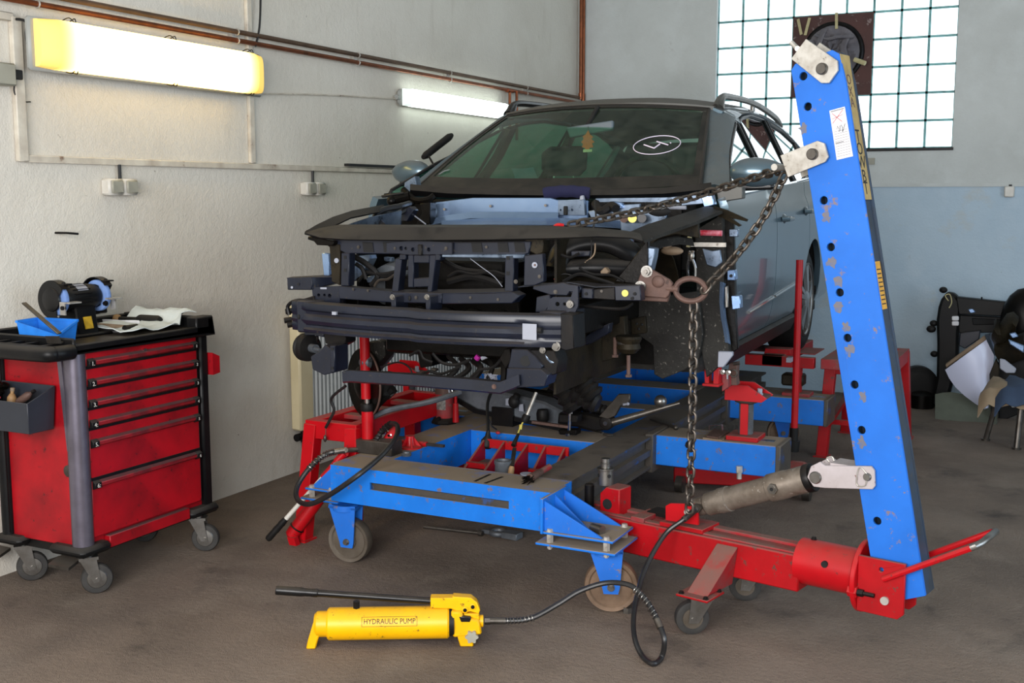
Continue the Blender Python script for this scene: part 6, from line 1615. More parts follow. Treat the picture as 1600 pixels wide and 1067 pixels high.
# ---- things hung on the car
af = thing('air_freshener', 'small orange tree-shaped air freshener hanging from the inside mirror', 'air freshener', CT(918, 238, 1.0))
tr = [(919, 203), (922, 210), (927, 214), (924, 217), (929, 222), (925, 224), (927, 230), (921, 231), (921, 235), (914, 235), (914, 231), (909, 230), (911, 225), (908, 222), (912, 217), (910, 213), (915, 210)]
B().prism([CT(u, v, 1.0) for u, v in tr], CTX*.002).done('card', 'orange', af, bevel=0)
B().prism([CT(u, v, .999) for u, v in ((911, 233.5), (925, 233), (925, 237), (911, 238))], CTX*.003).done('card_base', 'cream_card', af, bevel=0)
B().tube([CT(919, 205, 1.0), CT(919, 197, 1.02)], .0012, 5).done('string', 'ink', af)
pc = thing('pull_clamp', 'rusty bolted pull clamp with a large ring, gripping the right inner fender', 'clamp', CT(1025, 460, -.33))
PT = -.37
FP([(1004, 417), (1013, 418), (1046, 437), (1051, 443), (1045, 461), (1040, 466), (992, 462), (996, 440)], PT, .018, 'clamp_plate', 'rust', pc)
FP([(1000, 440), (1046, 445), (1046, 462), (1043, 472), (1000, 470)], PT+.03, .018, 'clamp_plate', 'rust', pc)
B().ball(CT(1028, 440, PT-.004), .022, (1.1, .35, 1)).done('clamp_boss', 'rust', pc)
for u, v in ((1011, 424), (1001, 448)):
    b = B().cyl(CT(u, v, PT), CT(u, v, PT)-CTX*.006, .022, n=18).hexa(CT(u, v, PT), CT(u, v, PT)-CTX*.022, .016).cyl(CT(u, v, PT)-CTX*.02, CT(u, v, PT)-CTX*.032-Z3*0, .009, n=12); b.done('clamp_bolt', 'steel', pc)
b = B().cyl(CT(1042, 450, PT+.01), CT(1060, 452, PT+.01), .0125, n=14); b.done('ring_shank', 'rust', pc)
rc = CT(1079, 453, PT+.01)
B().tube([rc+CSX*math.cos(a)*.056+Z3*math.sin(a)*.041 for a in [2*math.pi*k/40 for k in range(40)]], .0105, 10, closed=True).done('pull_ring', 'rust', pc)
# screw clamp with pink grip, and locking pliers
sc_ = thing('screw_clamp', 'small steel screw clamp with pink and red grip fixed to the hinge pillar', 'clamp', CT(1105, 385, .30))
B().beam(CT(1079, 361, .33), CT(1075.5, 386, .33), .012, .024).done('frame_bar', 'jute', sc_)
B().beam(CT(1080, 382, .33), CT(1134.5, 382.5, .33), .012, .018).done('lower_bar', 'zinc', sc_)
B().beam(CT(1079, 362, .33), CT(1094, 362.5, .33), .008, .01).done('spindle', 'steel_dark', sc_)
B().cyl(CT(1094, 363.5, .33), CT(1128, 364.5, .33), .0125, n=14).done('grip', 'red_spray', sc_)
lp3 = thing('locking_pliers', 'chrome locking pliers hanging jaw-up in the wheel house', 'pliers', CT(1080, 432, .2))
b = B().tube(smooth_path([CT(1077, 392, .22), CT(1076, 405, .22), CT(1074, 420, .22), CT(1076, 434, .22)], 6), .007, 6); b.tube(smooth_path([CT(1083, 392, .22), CT(1081, 402, .22), CT(1086, 418, .22), CT(1086, 432, .22)], 6), .007, 6)
b.done('handles', 'chrome', lp3)
B().ball(CT(1080, 400, .22), .016, (.9, .6, 1.4)).done('jaw', 'steel', lp3)

# ---- chain
ch = thing('pull_chain', 'long steel chain from the blue post to the car and down through the pull ring', 'chain', V(-1.0, 4.05, 1.5))
LP = .034; wr = .0055
pts = []
for k in range(20):
    a = 2*math.pi*k/20; x = math.cos(a)*.0143; z = math.sin(a)*.0143+(.0078 if math.sin(a) > .01 else -.0078 if math.sin(a) < -.01 else 0)
    pts.append(V(x, 0, z))
link0 = None
def run(path, name='chain_link'):
    global link0
    P_ = smooth_path(path, 12); L_ = [0]
    for i in range(1, len(P_)): L_.append(L_[-1]+(P_[i]-P_[i-1]).length)
    n = int(L_[-1]/LP); j = 0
    for i in range(n):
        d = (i+.5)*LP
        while j < len(L_)-2 and L_[j+1] < d: j += 1
        q = (d-L_[j])/(L_[j+1]-L_[j]); p = P_[j].lerp(P_[j+1], q); tg = (P_[j+1]-P_[j]).normalized()
        x, y, z = frame_of(tg, (.3, -.9, .3))
        ang = (i % 2)*math.pi/2+.55+random.uniform(-.12, .12)
        R = Matrix((x, y, z)).transposed() @ Matrix.Rotation(ang, 3, 'Z')
        if link0 is None:
            b = B().tube(pts, wr, 8, closed=True); me = b.mesh('chain_link', V(0, 0, 0), 'chain')
            o = D.objects.new('chain_link', me); COL.objects.link(o); link0 = o
        else: o = link0.copy(); COL.objects.link(o)
        o.parent = ch; o.location = p-W[ch]; o.rotation_mode = 'QUATERNION'; o.rotation_quaternion = R.to_quaternion(); W[o] = p
pin = TX((clp-TA).dot(tex)+.012, clp.z-.006, 0)
e1 = CT(880, 353, -.40)
run([pin-tex*.01, pin.lerp(CT(1130, 290, .05), .4)-Z3*.0, CT(1085, 307, -.05), CT(985, 333, -.25), e1])
rg = rc+CSX*.055+Z3*.012
run([pin+V(0, 0, -.015), pin.lerp(rg, .33)-Z3*.03+tex*.02, pin.lerp(rg, .66)-Z3*.035+tex*.01, rg+CSX*.004, rg-CSX*.012-Z3*.03])
rl = rc+CSX*.012-Z3*.045
bt = V(rl.x, rl.y, .40)
run([rl, rl.lerp(bt, .5)+V(.004, 0, 0), bt])
hk = B().tube(smooth_path([e1, CT(872, 352, -.41), CT(866, 356, -.40), CT(872, 358, -.39)], 6), .009, 8).done('grab_hook', 'red_clean', ch, label='red hook at the car end')

# ================================================================ things standing on the bench
def Z(u, v, z=BZT): return at(u, v, z=z)
def YF(poly, y, dep, name, m, par=None, bevel=.002, **k): return B().prism([at(u, v, y=y) for u, v in poly], V(0, dep, 0)).done(name, m, par, bevel=bevel, **k)
# push ram on its block
c = Z(583, 711); c = V(c.x, c.y+.05, BZT)
YB = c.y
p0, p1 = at(555, 700, y=YB-.045), at(612, 713, y=YB-.045)
blk_t = B().box(p0.x, p1.x, YB-.045, YB+.045, BZT, BZT+.062).done('steel_block', 'steel_dark', label='dark steel block on the front left corner of the blue bench', cat='block', bevel=.003)
rmx = at(576, 690, y=YB).x
ram = thing('push_ram', 'slim red hydraulic ram standing upright on the steel block', 'ram', (rmx-.012, YB, BZT+.062))
def rz(v): return at(566, v, y=YB).z
rx = at(574.5, 660, y=YB).x
B().cyl((rx, YB, BZT+.062), (rx, YB, rz(641)), .0275, n=24).done('ram_body', 'red_clean', ram)
B().lathe((rx, YB, rz(641)), Z3, [(.029, 0), (.031, .003), (.031, .03), (.029, .034)], 28).done('knurled_collar', 'rubber', ram)
B().cyl((rx, YB, rz(629)), (rx, YB, rz(621)), .014, n=16).done('ram_rod', 'chrome', ram)
ux = at(563, 580, y=YB).x
B().cyl((rx-.006, YB, rz(622)), (rx-.010, YB, rz(522)), .0225, n=24).done('extension_tube', 'red_clean', ram)
B().cyl((rx-.010, YB, rz(522)), (rx-.010, YB, rz(505)), .028, n=24).done('ram_head', 'red_clean', ram)
# ram hose with springs
h2 = thing('ram_hose', 'black spring-guarded hose looping over the front left corner of the bench', 'hose', (rx, YB, BZT))
pA = at(553, 702, y=YB-.03)
path = [pA, at(525, 705, y=4.06), at(505, 712, y=4.03), at(482, 733, y=3.97), at(466, 757, y=3.92), at(463, 775, y=3.88), at(472, 786, y=3.85), at(490, 786, y=3.82), at(520, 770, y=3.82), at(560, 742, y=3.84), at(596, 712, y=3.95), at(618, 684, y=4.05), at(621, 666, y=4.14), at(611, 662, y=4.20), at(598, 672, y=4.22), at(586, 690, y=4.20)]
B().tube(smooth_path(path, 8), .0115, 10).done('rubber_hose', 'hose', h2)
B().cyl(pA+X3*.02, at(540, 703, y=4.07), .012).cyl(at(540, 703, y=4.07), at(522, 706, y=4.055), .0135).done('hose_fitting', 'steel', h2)
spring(path[1:4], .0135, .003, 12, 'guard_spring', 'steel', h2)
spring([path[13], path[14], path[15]], .0135, .003, 8, 'guard_spring', 'dark', h2)
# red hand pump leaning beside the bench
hp2 = thing('hand_pump', 'long red hand pump with white lever leaning against the bench corner', 'pump', at(455, 842, z=0))
b0 = at(455, 836, z=.035); b1 = at(548, 712, y=4.22)
d = (b1-b0).normalized()
B().lathe(b0, d, [(.018, -.012), (.03, 0), (.032, .03), (.032, (b1-b0).length*.8), (.028, (b1-b0).length*.86)], 24).done('pump_body', 'red_clean', hp2)
B().torus(b0+d*.045, d, .033, .004, 24, 6).done('clamp_band', 'dark', hp2)
B().obox(V(b0.x+.015, b0.y-.035, 0), (.04, 0, 0), (0, .03, 0), (-.012, 0, .035)).done('pump_foot', 'red_clean', hp2)
l0_, l1_ = at(418, 843, z=.05), at(538, 708, y=4.10)
B().cyl(l0_.lerp(l1_, .22), l0_.lerp(l1_, .74), .0105).done('lever', 'white', hp2)
B().lathe(l0_, l1_-l0_, [(.012, 0), (.016, .01), (.015, .05), (.0165, .06), (.015, .09), (.0165, .1), (.013, .13)], 16).done('lever_grip', 'rubber', hp2)
B().cyl(l0_.lerp(l1_, .72), l0_.lerp(l1_, .9), .0145).cyl(l0_.lerp(l1_, .9), l1_, .018).done('lever_socket', 'red_clean', hp2)
B().tube([l1_, b1-d*.08], .02, 10).cyl(l0_.lerp(l1_, .87)-Y3*.025, l0_.lerp(l1_, .87)+Y3*.025, .006).done('lever_bracket', 'red_clean', hp2)
# flange foot, spreader head, jack handle
fc = Z(641, 699)
fl_ = thing('flange_foot', 'bright red ribbed flange foot lying on the left bench rail', 'jack foot', fc)
B().lathe(fc, Z3, [(.055, 0), (.055, .006), (.03, .012), (.022, .03), (.02, .055), (.022, .056)], 28).done('foot', 'red_clean', fl_)
for k in range(5):
    a = 2*math.pi*k/5+.4; e = V(math.cos(a), math.sin(a), 0); s = V(-e.y, e.x, 0)*.004
    B().prism([fc+e*.018-s+Z3*.05, fc+e*.052-s+Z3*.006, fc+e*.018-s+Z3*.006], s*2).done('rib', 'red_clean', fl_)
sp_ = Z(606, 690)
t = thing('spreader_head', 'small red spreader head with steel bolts behind the looping hose', 'tool', (sp_.x, sp_.y+.05, BZT))
a_, b_ = at(596, 700, y=4.26), at(620, 664, y=4.30)
B().beam(a_, b_, .05, .035).done('body', 'red_clean', t, bevel=.006)
for q, o in ((.35, -.02), (.75, -.018), (.6, .01)): B().bolt(a_.lerp(b_, q)-Y3*.018+X3*o, -Y3, .007, .014).done('bolt', 'chrome', t)
t = thing('jack_handle', 'red rod with a dark steel end lying across the left bench rail', 'handle', Z(660, 694))
a_, b_, c_ = Z(628, 690, BZT+.012), Z(667, 694, BZT+.012), Z(694, 697, BZT+.012)
B().tube([a_, b_], .0115, 10).done('rod', 'red_clean', t); B().beam(b_, c_, .018, .012).done('rod_end', 'steel_dark', t)
# bottle jack
bc = Z(690, 662); bx_, by_ = bc.x, bc.y+.03
bj = thing('bottle_jack', 'worn red bottle jack standing on the bench under the car nose', 'jack', (bx_, by_, BZT))
def bzv(v): return at(690, v, y=by_).z
B().lathe((bx_, by_, BZT), Z3, [(.068, 0), (.07, .008), (.062, .022), (.05, .03)], 8).done('jack_base', 'dark', bj)
B().lathe((bx_, by_, BZT+.026), Z3, [(.045, 0), (.046, .01), (.046, bzv(613)-BZT-.04), (.043, bzv(611)-BZT-.03)], 28).done('cylinder', 'red_dust', bj)
B().lathe((bx_, by_, bzv(614)), Z3, [(.047, 0), (.047, .03), (.04, .034)], 12).done('top_nut', 'rust', bj)
B().lathe((bx_, by_, bzv(606)), Z3, [(.026, 0), (.026, .05), (.034, .052), (.034, .06)], 20).done('jack_screw', 'rust', bj)
g = [[V(bx_+.0465*math.cos(a), by_+.0465*math.sin(a), BZT+z_) for z_ in (.075, .125)] for a in [-2.2+.16*k for k in range(9)]]
B().sheet(g, -.0008).done('torn_label', mat('torn_label', '8f8d88', .7, dirt='1c1c1c', amt=1., scale=40), bj)
px_ = bx_+.072
B().cyl((px_, by_-.01, BZT+.012), (px_, by_-.01, BZT+.11), .017, .014).cyl((px_, by_-.01, BZT+.11), (px_, by_-.01, BZT+.15), .008).done('pump_tube', 'red', bj)
B().bolt((bx_-.0, by_-.055, BZT+.03), -Y3, .009, .012).done('release_valve', 'dark', bj)
B().tube([V(px_-.005, by_-.02, BZT+.15), V(px_-.02, by_-.02, BZT+.19), V(px_, by_-.02, BZT+.21), V(px_+.015, by_-.02, BZT+.18), V(px_-.002, by_-.02, BZT+.15)], .003, 6).done('split_ring', 'chrome', bj)
B().torus(at(708, 609, y=by_-.02), Y3, .026, .006, 22, 8).tube([at(712, 609, y=by_-.02), at(717, 610, y=by_-.02)], .003, 6).done('hose_clip', 'label', car)

# front subframe and its arm lying on the bench
sf = thing('subframe', 'grey cast front subframe with its control arm resting on the blue bench', 'subframe', (-2.25, 5.0, BZT))
YS = 5.02
b = B().prism([at(u, v, y=YS) for u, v in ((692, 604), (740, 606), (790, 614), (850, 628), (884, 646), (884, 668), (860, 668), (800, 652), (745, 641), (712, 622))], V(0, .16, 0)); b.done('crossmember', 'subframe', sf, bevel=.012)
B().prism([at(u, v, y=YS-.005) for u, v in ((712, 622), (745, 640), (800, 651), (862, 667), (884, 668), (882, 675), (800, 657), (742, 646), (712, 628))], V(0, .02, 0)).done('lower_flange', 'dark', sf)
for u, v in ((793, 629), (814, 638)): B().prism([at(u-3, v-6, y=YS-.03), at(u+3, v-7, y=YS-.03), at(u+4, v+5, y=YS-.03), at(u-3, v+4, y=YS-.03)], V(0, .004, 0)).done('small_tab', 'label', sf)
B().box(-2.62, -2.5, 5.0, 5.1, BZT, at(720, 628, y=5.05).z).done('subframe_foot', 'dark', sf)
c_ = at(803, 628, y=YS-.05); B().ball(c_, .03, (1, .8, 1.1)).cyl(c_, c_+V(.02, 0, .04), .018).done('rubber_mount', 'rubber', sf)
c_ = at(848, 646, y=YS-.06); B().lathe(c_-Z3*.03, Z3, [(.02, -.02), (.03, 0), (.032, .03), (.026, .05)], 18).done('rubber_mount', 'rubber', sf)
b = B().prism([at(u, v, y=YS-.09) for u, v in ((872, 644), (910, 648), (942, 655), (948, 672), (930, 675), (905, 668), (870, 664))], V(0, .08, 0)); b.done('control_arm', 'dark', sf, bevel=.01)
yb_ = 4.86
cb_ = at(947, 661, y=yb_); B().lathe(cb_, -Y3, [(.032, -.05), (.034, 0), (.03, .006), (.018, .008)], 24).done('arm_bush', 'dark', sf)
B().torus(cb_-Y3*.004, Y3, .018, .004, 20, 6).cyl(cb_, cb_-Y3*.012, .011).done('bush_bolt', 'chrome', sf)
B().prism([at(u, v, y=yb_-.01) for u, v in ((935, 651), (952, 632), (966, 616), (984, 616), (983, 630), (970, 634), (961, 650), (950, 655))], V(0, .02, 0)).done('arm_bracket', 'steel_dark', sf, bevel=.003)
B().cyl(at(974, 632, y=yb_-.02), at(981, 631, y=yb_-.02), .006).ball(at(981, 631, y=yb_-.02), .008).done('bracket_screw', 'label', sf)
bar0, bar1 = at(957, 660, y=yb_-.02), at(1062, 630, y=4.92)
B().tube([bar0, bar0.lerp(bar1, .55), bar1], [.018, .016, .009], 12).done('steel_bar', 'steel_dark', label='round steel bar lying from the subframe arm to the right bench edge', cat='bar')
B().ball(at(1032, 627, y=4.89), .03).done('ball_hammer', 'steel', label='round steel hammer ball on the bar near the right edge of the bench', cat='hammer')
# driveshaft end with bellows behind
a_, b_ = at(922, 636, y=5.12), at(955, 644, y=5.05)
prf = []
for k in range(10): prf += [(.026+.006*(k % 2), .13*k/9)]
B().lathe(at(918, 634, y=5.15), V(1, -.2, -.15), prf, 18).done('steering_bellows', 'rubber', sf)
b = B()
for (u0, v0, u1, v1, r) in ((790, 610, 900, 625, .03), (860, 610, 905, 640, .035), (880, 600, 920, 640, .03)): b.tube([at(u0, v0, y=5.2), at(u1, v1, y=5.16)], r, 8)
b.done('steering_rack', 'grease', sf)
# G clamp and ring spanner
t = thing('bar_clamp', 'black bar clamp with shiny bolts beside the subframe on the bench', 'clamp', Z(885, 678))
B().prism([at(u, v, y=4.80) for u, v in ((872, 672), (900, 672), (900, 680), (874, 679))], V(0, .06, 0)).done('lower_jaw', 'grease', t, bevel=.002)
B().prism([at(u, v, y=4.80) for u, v in ((873, 648), (902, 650), (902, 660), (874, 660))], V(0, .06, 0)).done('upper_jaw', 'dark', t, bevel=.002)
B().beam(at(832, 659, y=4.80), at(890, 667, y=4.80), .02, .012).done('flat_bar', 'rust', t)
B().cyl(at(889.5, 672, y=4.79), at(890.5, 640, y=4.79), .0075).hexa(at(891, 646, y=4.79), at(891, 640, y=4.79), .012).done('clamp_bolt', 'chrome', t)
B().hexa(at(886.5, 681, y=4.78), at(886.8, 677, y=4.78), .011).done('clamp_nut', 'chrome', t)
t = thing('ring_spanner', 'steel ring spanner lying beside the bar clamp on the bench', 'spanner', Z(945, 678))
B().beam(Z(905, 667, BZT+.01), Z(942, 676, BZT+.01), .014, .007).done('shaft', 'steel_dark', t)
c_ = Z(950, 679, BZT+.01); B().ball(c_, .028, (1, .65, .2)).done('ring_end', 'steel_dark', t)
t = thing('socket_lever', 'dark lever lying over the right bench edge above the support arm', 'tool', Z(1040, 662))
B().beam(Z(1018, 655, BZT+.012), Z(1056, 668, BZT+.012), .024, .01).ball(Z(1056, 668, BZT+.012), .014).done('lever', 'steel_dark', t)
# tie rod end and cables hanging at the subframe
t = thing('tie_rod', 'pale threaded tie rod sticking up from the bench with a black nut', 'rod', Z(818, 672))
a_, b_ = at(838, 613, y=4.84), at(822, 652, y=4.80); B().cyl(a_, b_, .0085).done('rod', 'zinc', t)
B().lathe(b_+(a_-b_)*.1, b_-a_, [(.018, 0), (.02, .01), (.02, .03), (.015, .04)], 12).done('nut', 'rubber', t)
B().tube([b_, at(814, 665, y=4.78), at(808, 680, y=4.74)], .004, 6).cyl(at(814, 664, y=4.78), at(813, 671, y=4.77), .008).done('cable', 'yellowish', t)
B().tube([at(810, 678, y=4.74), at(802, 696, y=4.68)], [.007, .012], 8).done('boot', 'rubber', t)
t = thing('sensor_cable', 'black cable with a rubber plug hanging down over the middle of the bench', 'cable', at(763, 690, y=4.7))
B().tube(smooth_path([at(768, 612, y=4.9), at(762, 630, y=4.85), at(762, 655, y=4.78), at(763, 680, y=4.72)], 6), .008, 8).tube(smooth_path([at(764, 655, y=4.8), at(768, 665, y=4.8), at(776, 671, y=4.82)], 5), .004, 6).done('cable', 'wallcable', t)
B().lathe(at(763, 672, y=4.72), V(-.1, 0, -1), [(.008, 0), (.014, .03), (.03, .05), (.032, .075), (.02, .09)], 16).done('plug', 'rubber', t)
B().ball(Z(778, 676, BZT+.008), .010, (1.2, 1, .8)).done('red_bead', 'redink', label='tiny red bead beside the hanging cable on the bench', cat='bead')
# red fixture standing in the bench opening
fx = thing('red_fixture', 'red welded steel fixture with four fins lying inside the bench opening', 'fixture', (-2.26, 4.55, .235))
yk = 4.70
x_l, x_r = at(757, 690, y=yk).x, at(888, 712, y=yk).x
zt_, zb_ = at(830, 693, y=yk).z, at(830, 704, y=yk).z
B().box(x_l, x_r, yk, yk+.012, zb_-.01, zt_).done('back_bar', 'red', fx, bevel=.002)
for k, (u, th) in enumerate(((755, .012), (786, .012), (822, .012), (850, .012), (880, .012))):
    xx = at(u, 700, y=yk).x
    y1_ = 4.42 if k in (0, 1) else (4.40 if k == 2 else 4.5)
    B().prism([(xx, yk, zt_-.004), (xx, yk, .245), (xx, y1_, .245), (xx, y1_, .30 if k < 3 else .30)], (th, 0, 0)).done('fin', 'red', fx, bevel=.001)
xa, xb = at(755, 700, y=yk).x, at(786, 700, y=yk).x
B().box(xa, xb, 4.53, 4.56, .335, .36).done('rung', 'red', fx); B().box(xa, xb, 4.56, yk, .335, .341).done('shelf', 'blue_worn', fx)
xa, xb = at(850, 700, y=yk).x, at(880, 700, y=yk).x
B().box(xa, xb, 4.53, 4.56, .335, .36).done('rung', 'red', fx); B().box(xa, xb, 4.56, yk, .335, .341).done('shelf', 'blue_worn', fx)
c_ = at(786, 730, y=4.33); cz_ = at(786, 719, y=4.33).z
B().lathe((c_.x, 4.33, .236), Z3, [(.036, 0), (.036, cz_-.236-.02), (.039, cz_-.236-.015), (.039, cz_-.236), (.026, cz_-.236), (.024, .05)], 28).done('steel_sleeve', 'subframe', label='grey steel sleeve with a hole standing in the bench opening', cat='sleeve')
B().cyl((c_.x-.012, 4.298, cz_-.06), (c_.x-.014, 4.292, cz_-.06), .011, n=14).done('hole', 'recess_shade', label='dark round hole of the grey steel sleeve', cat='hole') if False else None
t = thing('wood_handled_file', 'file with a tan wooden handle leaning beside the steel sleeve', 'file', at(803, 742, y=4.3))
a_, b_ = at(804, 700, y=4.42), at(800, 728, y=4.32)
B().beam(a_, b_, .018, .006).done('blade', 'dark', t); B().lathe(b_, V(-.08, -.2, -1), [(.009, 0), (.013, .01), (.014, .04), (.013, .09)], 14).done('handle', 'wood_handle', t)
t = thing('wire_brush', 'dark wire brush with a brown handle at the front corner of the opening', 'brush', Z(840, 745))
a_, b_ = Z(828, 747, BZT+.02), Z(845, 737, BZT+.025)
b = B()
for k in range(60):
    o = V(random.uniform(-.022, .022), random.uniform(-.02, .02), random.uniform(-.018, .018)); b.tube([a_+o*.5+(b_-a_)*.2, a_+o-(b_-a_)*.25], .0016, 4)
b.done('bristles', 'grease', t, kind='stuff'); B().cyl(a_, b_, .018, .014).done('ferrule', 'rust', t); B().cyl(b_, b_+(b_-a_)*.8, .013).done('handle', 'red_dust', t)
c_ = Z(823, 744); B().lathe(c_, Z3, [(.012, 0), (.026, .008), (.028, .012), (.02, .012)], 22).done('metal_dish', 'label', label='pale round metal dish on the front beam edge by the wire brush', cat='dish')

# ================================================================ jacking gear on the support arms
def arm_top(u, v): return Z(u, v)
def screw_stand(x0_, x1_, sjy, zt_, lab, hw=(-.04, .16)):
    sjx = (x0_+x1_)/2
    sj = thing('screw_stand', lab, 'stand', (sjx, sjy, BZT))
    B().box(x0_, x1_, sjy-.075, sjy+.075, BZT, BZT+.024).done('base_plate', 'red', sj, bevel=.003)
    b = B(); prf = []
    for k in range(int((zt_-BZT-.024)/.006)): prf += [(.032, .006*k), (.0355, .006*k+.003)]
    b.lathe((sjx, sjy, BZT+.024), Z3, prf, 24); b.done('screw', 'subframe', sj)
    B().box(sjx-.018, sjx+.018, sjy-.038, sjy-.028, BZT+.026, zt_).done('screw_flat', 'red_clean', sj)
    B().lathe((sjx, sjy, zt_), Z3, [(.03, -.004), (.055, .006), (.06, .014), (.06, .018)], 28).done('head_disc', 'steel', sj)
    zh = zt_+.018; hx0, hx1 = sjx+hw[0], sjx+hw[1]
    for yy in (sjy-.065, sjy+.055):
        B().prism([(hx0, yy, zh), (hx1-.025, yy, zh), (hx1, yy, zh+.02), (hx0+.11, yy, zh+.075), (hx0, yy, zh+.075)], (0, .012, 0)).done('head_cheek', 'red_clean', sj, bevel=.001)
    B().prism([(hx0+.03, sjy-.055, zh+.03), (hx1-.01, sjy-.055, zh+.012), (hx1-.01, sjy+.055, zh+.012), (hx0+.03, sjy+.055, zh+.03)], (0, 0, .012)).done('head_floor', 'rust', sj)
    B().bolt((hx1-.05, sjy, zh+.026), Z3, .012, .03).done('head_bolt', 'label', sj)
sjy = 5.26
screw_stand(at(1134, 690, y=sjy-.07).x, at(1184, 690, y=sjy-.07).x, sjy, at(1163, 629, y=sjy).z, 'red threaded screw stand with a V-shaped head on the nearer right support arm', (at(1130, 615, y=sjy-.06).x-at(1159, 615, y=sjy-.06).x, at(1196, 605, y=sjy-.06).x-at(1159, 605, y=sjy-.06).x))
sx_ = at(640, 620, y=5.26).x
screw_stand(sx_-.06, sx_+.06, 5.26, at(640, 592, y=5.26).z, 'red screw stand on the left support arm behind the brake disc', (-.10, .10))
# sill clamp reaching up to the jacking plate
cl_ = thing('sill_clamp', 'red two-pronged sill clamp with bolts gripping the car just above the screw stand', 'clamp', at(1112, 602, y=4.95))
YC = 4.92
YF([(1100, 572), (1107, 573), (1108, 600), (1101, 600)], YC, .05, 'prong', 'red_clean', cl_); YF([(1115, 573), (1123, 575), (1123, 601), (1114, 600)], YC, .05, 'prong', 'red_clean', cl_)
YF([(1097, 599), (1123, 601), (1123, 605), (1097, 603)], YC-.02, .10, 'bridge', 'red_clean', cl_)
YF([(1104, 562), (1106, 561), (1107, 575), (1104, 574)], YC, .01, 'rod', 'steel_dark', cl_)
YF([(1128, 584), (1137, 584), (1138, 605), (1128, 612)], YC+.05, .08, 'clamp_block', 'red_dust', cl_)
YF([(1139, 568), (1152, 566), (1150, 590), (1152, 602), (1136, 602)], YC+.1, .05, 'rusty_hook', 'rust', cl_)
for u, v in ((1129, 581), (1138, 582)): c_ = at(u, v, y=YC+.03); B().bolt(c_, -Y3, .009, .014).done('clamp_bolt', 'chrome', cl_)
B().cyl(at(1136, 582, y=YC+.03), at(1136, 592, y=YC+.03), .006).done('clamp_screw', 'chrome', cl_)
B().cyl(at(1146, 569, y=YC+.1), at(1156, 568, y=YC+.1), .006).done('hook_pin', 'steel_dark', cl_)
B().torus(at(1146, 583, y=YC+.06), Y3, .016, .004, 18, 6).done('hook_ring', 'steel_dark', cl_)
# cardboard wedges and a small bracket
B().prism([Z(1098, 686), Z(1128, 690), Z(1143, 678), Z(1112, 674)], (0, 0, .008)).done('wood_wedge', 'wood', label='thin worn wooden wedge under the small chrome bracket on the support arm', cat='wedge')
B().prism([Z(u, v, BZT+.01) for u, v in ((1104, 683), (1122, 686), (1140, 676), (1116, 672))], (0, 0, .008)).done('wood_wedge', 'rust', label='rust-brown plate lying on top of the wooden wedge', cat='wedge')
t = thing('chrome_bracket', 'small chrome bridge-shaped bracket on the wooden wedge', 'bracket', Z(1120, 672, BZT+.02))
p_ = [at(1109, 671, y=5.2), at(1109, 664, y=5.2), at(1128, 663.5, y=5.2), at(1129, 672, y=5.2)]
B().beam(p_[1], p_[2], .02, .004).beam(p_[0], p_[1], .004, .02).beam(p_[2], p_[3], .004, .02).done('bridge', 'chrome', t)
B().hexa(at(1155, 728, y=5.13), at(1155, 738, y=5.13), .016).cyl(at(1155, 736, y=5.13), at(1155, 748, y=5.13), .012).done('arm_bolt', 'zinc', bench)

# wheel support on the far arm
ws_ = thing('wheel_support', 'red wheel support stand carrying the car\'s rear tyre', 'stand', (-1.42, 6.57, BZT))
WXc, WYc = -1.42, 6.57
B().box(WXc-.08, WXc+.08, WYc-.06, WYc+.06, BZT, BZT+.02).done('base_plate', 'red_dust', ws_, bevel=.003)
B().box(WXc-.02, WXc+.02, WYc-.02, WYc+.02, BZT+.02, .60).done('column', 'red', ws_)
zr = at(1200, 566, y=6.55).z
B().box(at(1165, 566, y=6.52).x, at(1273, 566, y=6.52).x, 6.50, 6.55, at(1230, 574, y=6.5).z, at(1230, 557, y=6.5).z).done('cross_bar', 'red', ws_, bevel=.003)
zb_ = at(1230, 557, y=6.5).z
B().box(-1.28, -1.16, 6.5, 7.35, zb_-.06, zb_).done('side_bar', 'red_dust', ws_, bevel=.003)
B().box(-1.62, -1.50, 6.5, 7.35, zb_-.06, zb_).done('side_bar', 'red_dust', ws_, bevel=.003)
tyb = C(.765, 2.71, 0)
B().box(tyb.x-.28, tyb.x+.2, tyb.y-.14, tyb.y+.14, zb_-.03, tyb.z).done('tyre_tray', 'red', ws_, bevel=.003)
YF([(1196, 544), (1235, 546), (1235, 560), (1192, 560)], 6.6, .1, 'swivel_block', 'red', ws_)
B().box(WXc-.1, WXc+.03, WYc-.0, WYc+.09, BZT+.05, BZT+.12).done('clutter_block', 'mud', ws_, bevel=.01)
# long-handled trolley jack
tj = thing('trolley_jack', 'red trolley jack with a long upright handle in front of the far support arm', 'jack', (-1.33, 6.0, 0))
jy = 5.95
h0_, h1_ = at(1241, 672, y=jy), at(1249.5, 406, y=jy)
B().cyl(h0_, h1_, .0185, n=16).done('handle', 'red', tj)
B().cyl(at(1240, 690, y=jy), at(1241, 668, y=jy), .023, n=16).cyl(at(1238, 704, y=jy), at(1240, 688, y=jy), .035, n=14).done('handle_socket', 'rubber', tj)
jx = at(1240, 700, y=jy).x
B().prism([(jx-.07, jy-.10, .05), (jx-.07, jy+.16, .05), (jx-.07, jy+.16, .14), (jx-.07, jy-.02, .20), (jx-.07, jy-.1, .12)], (.14, 0, 0)).done('jack_body', 'red', tj, bevel=.01)
B().beam((jx-.05, jy, .09), (jx-.62, jy-.12, .085), .10, .09).done('side_frame', 'red', tj, bevel=.006)
for dx, dy in ((-.09, -.06), (.09, -.06), (-.56, -.2), (-.58, -.02)): B().cyl((jx+dx-.02, jy+dy, .045), (jx+dx+.02, jy+dy, .045), .045, n=20).done('jack_wheel', 'steel_dark', tj)
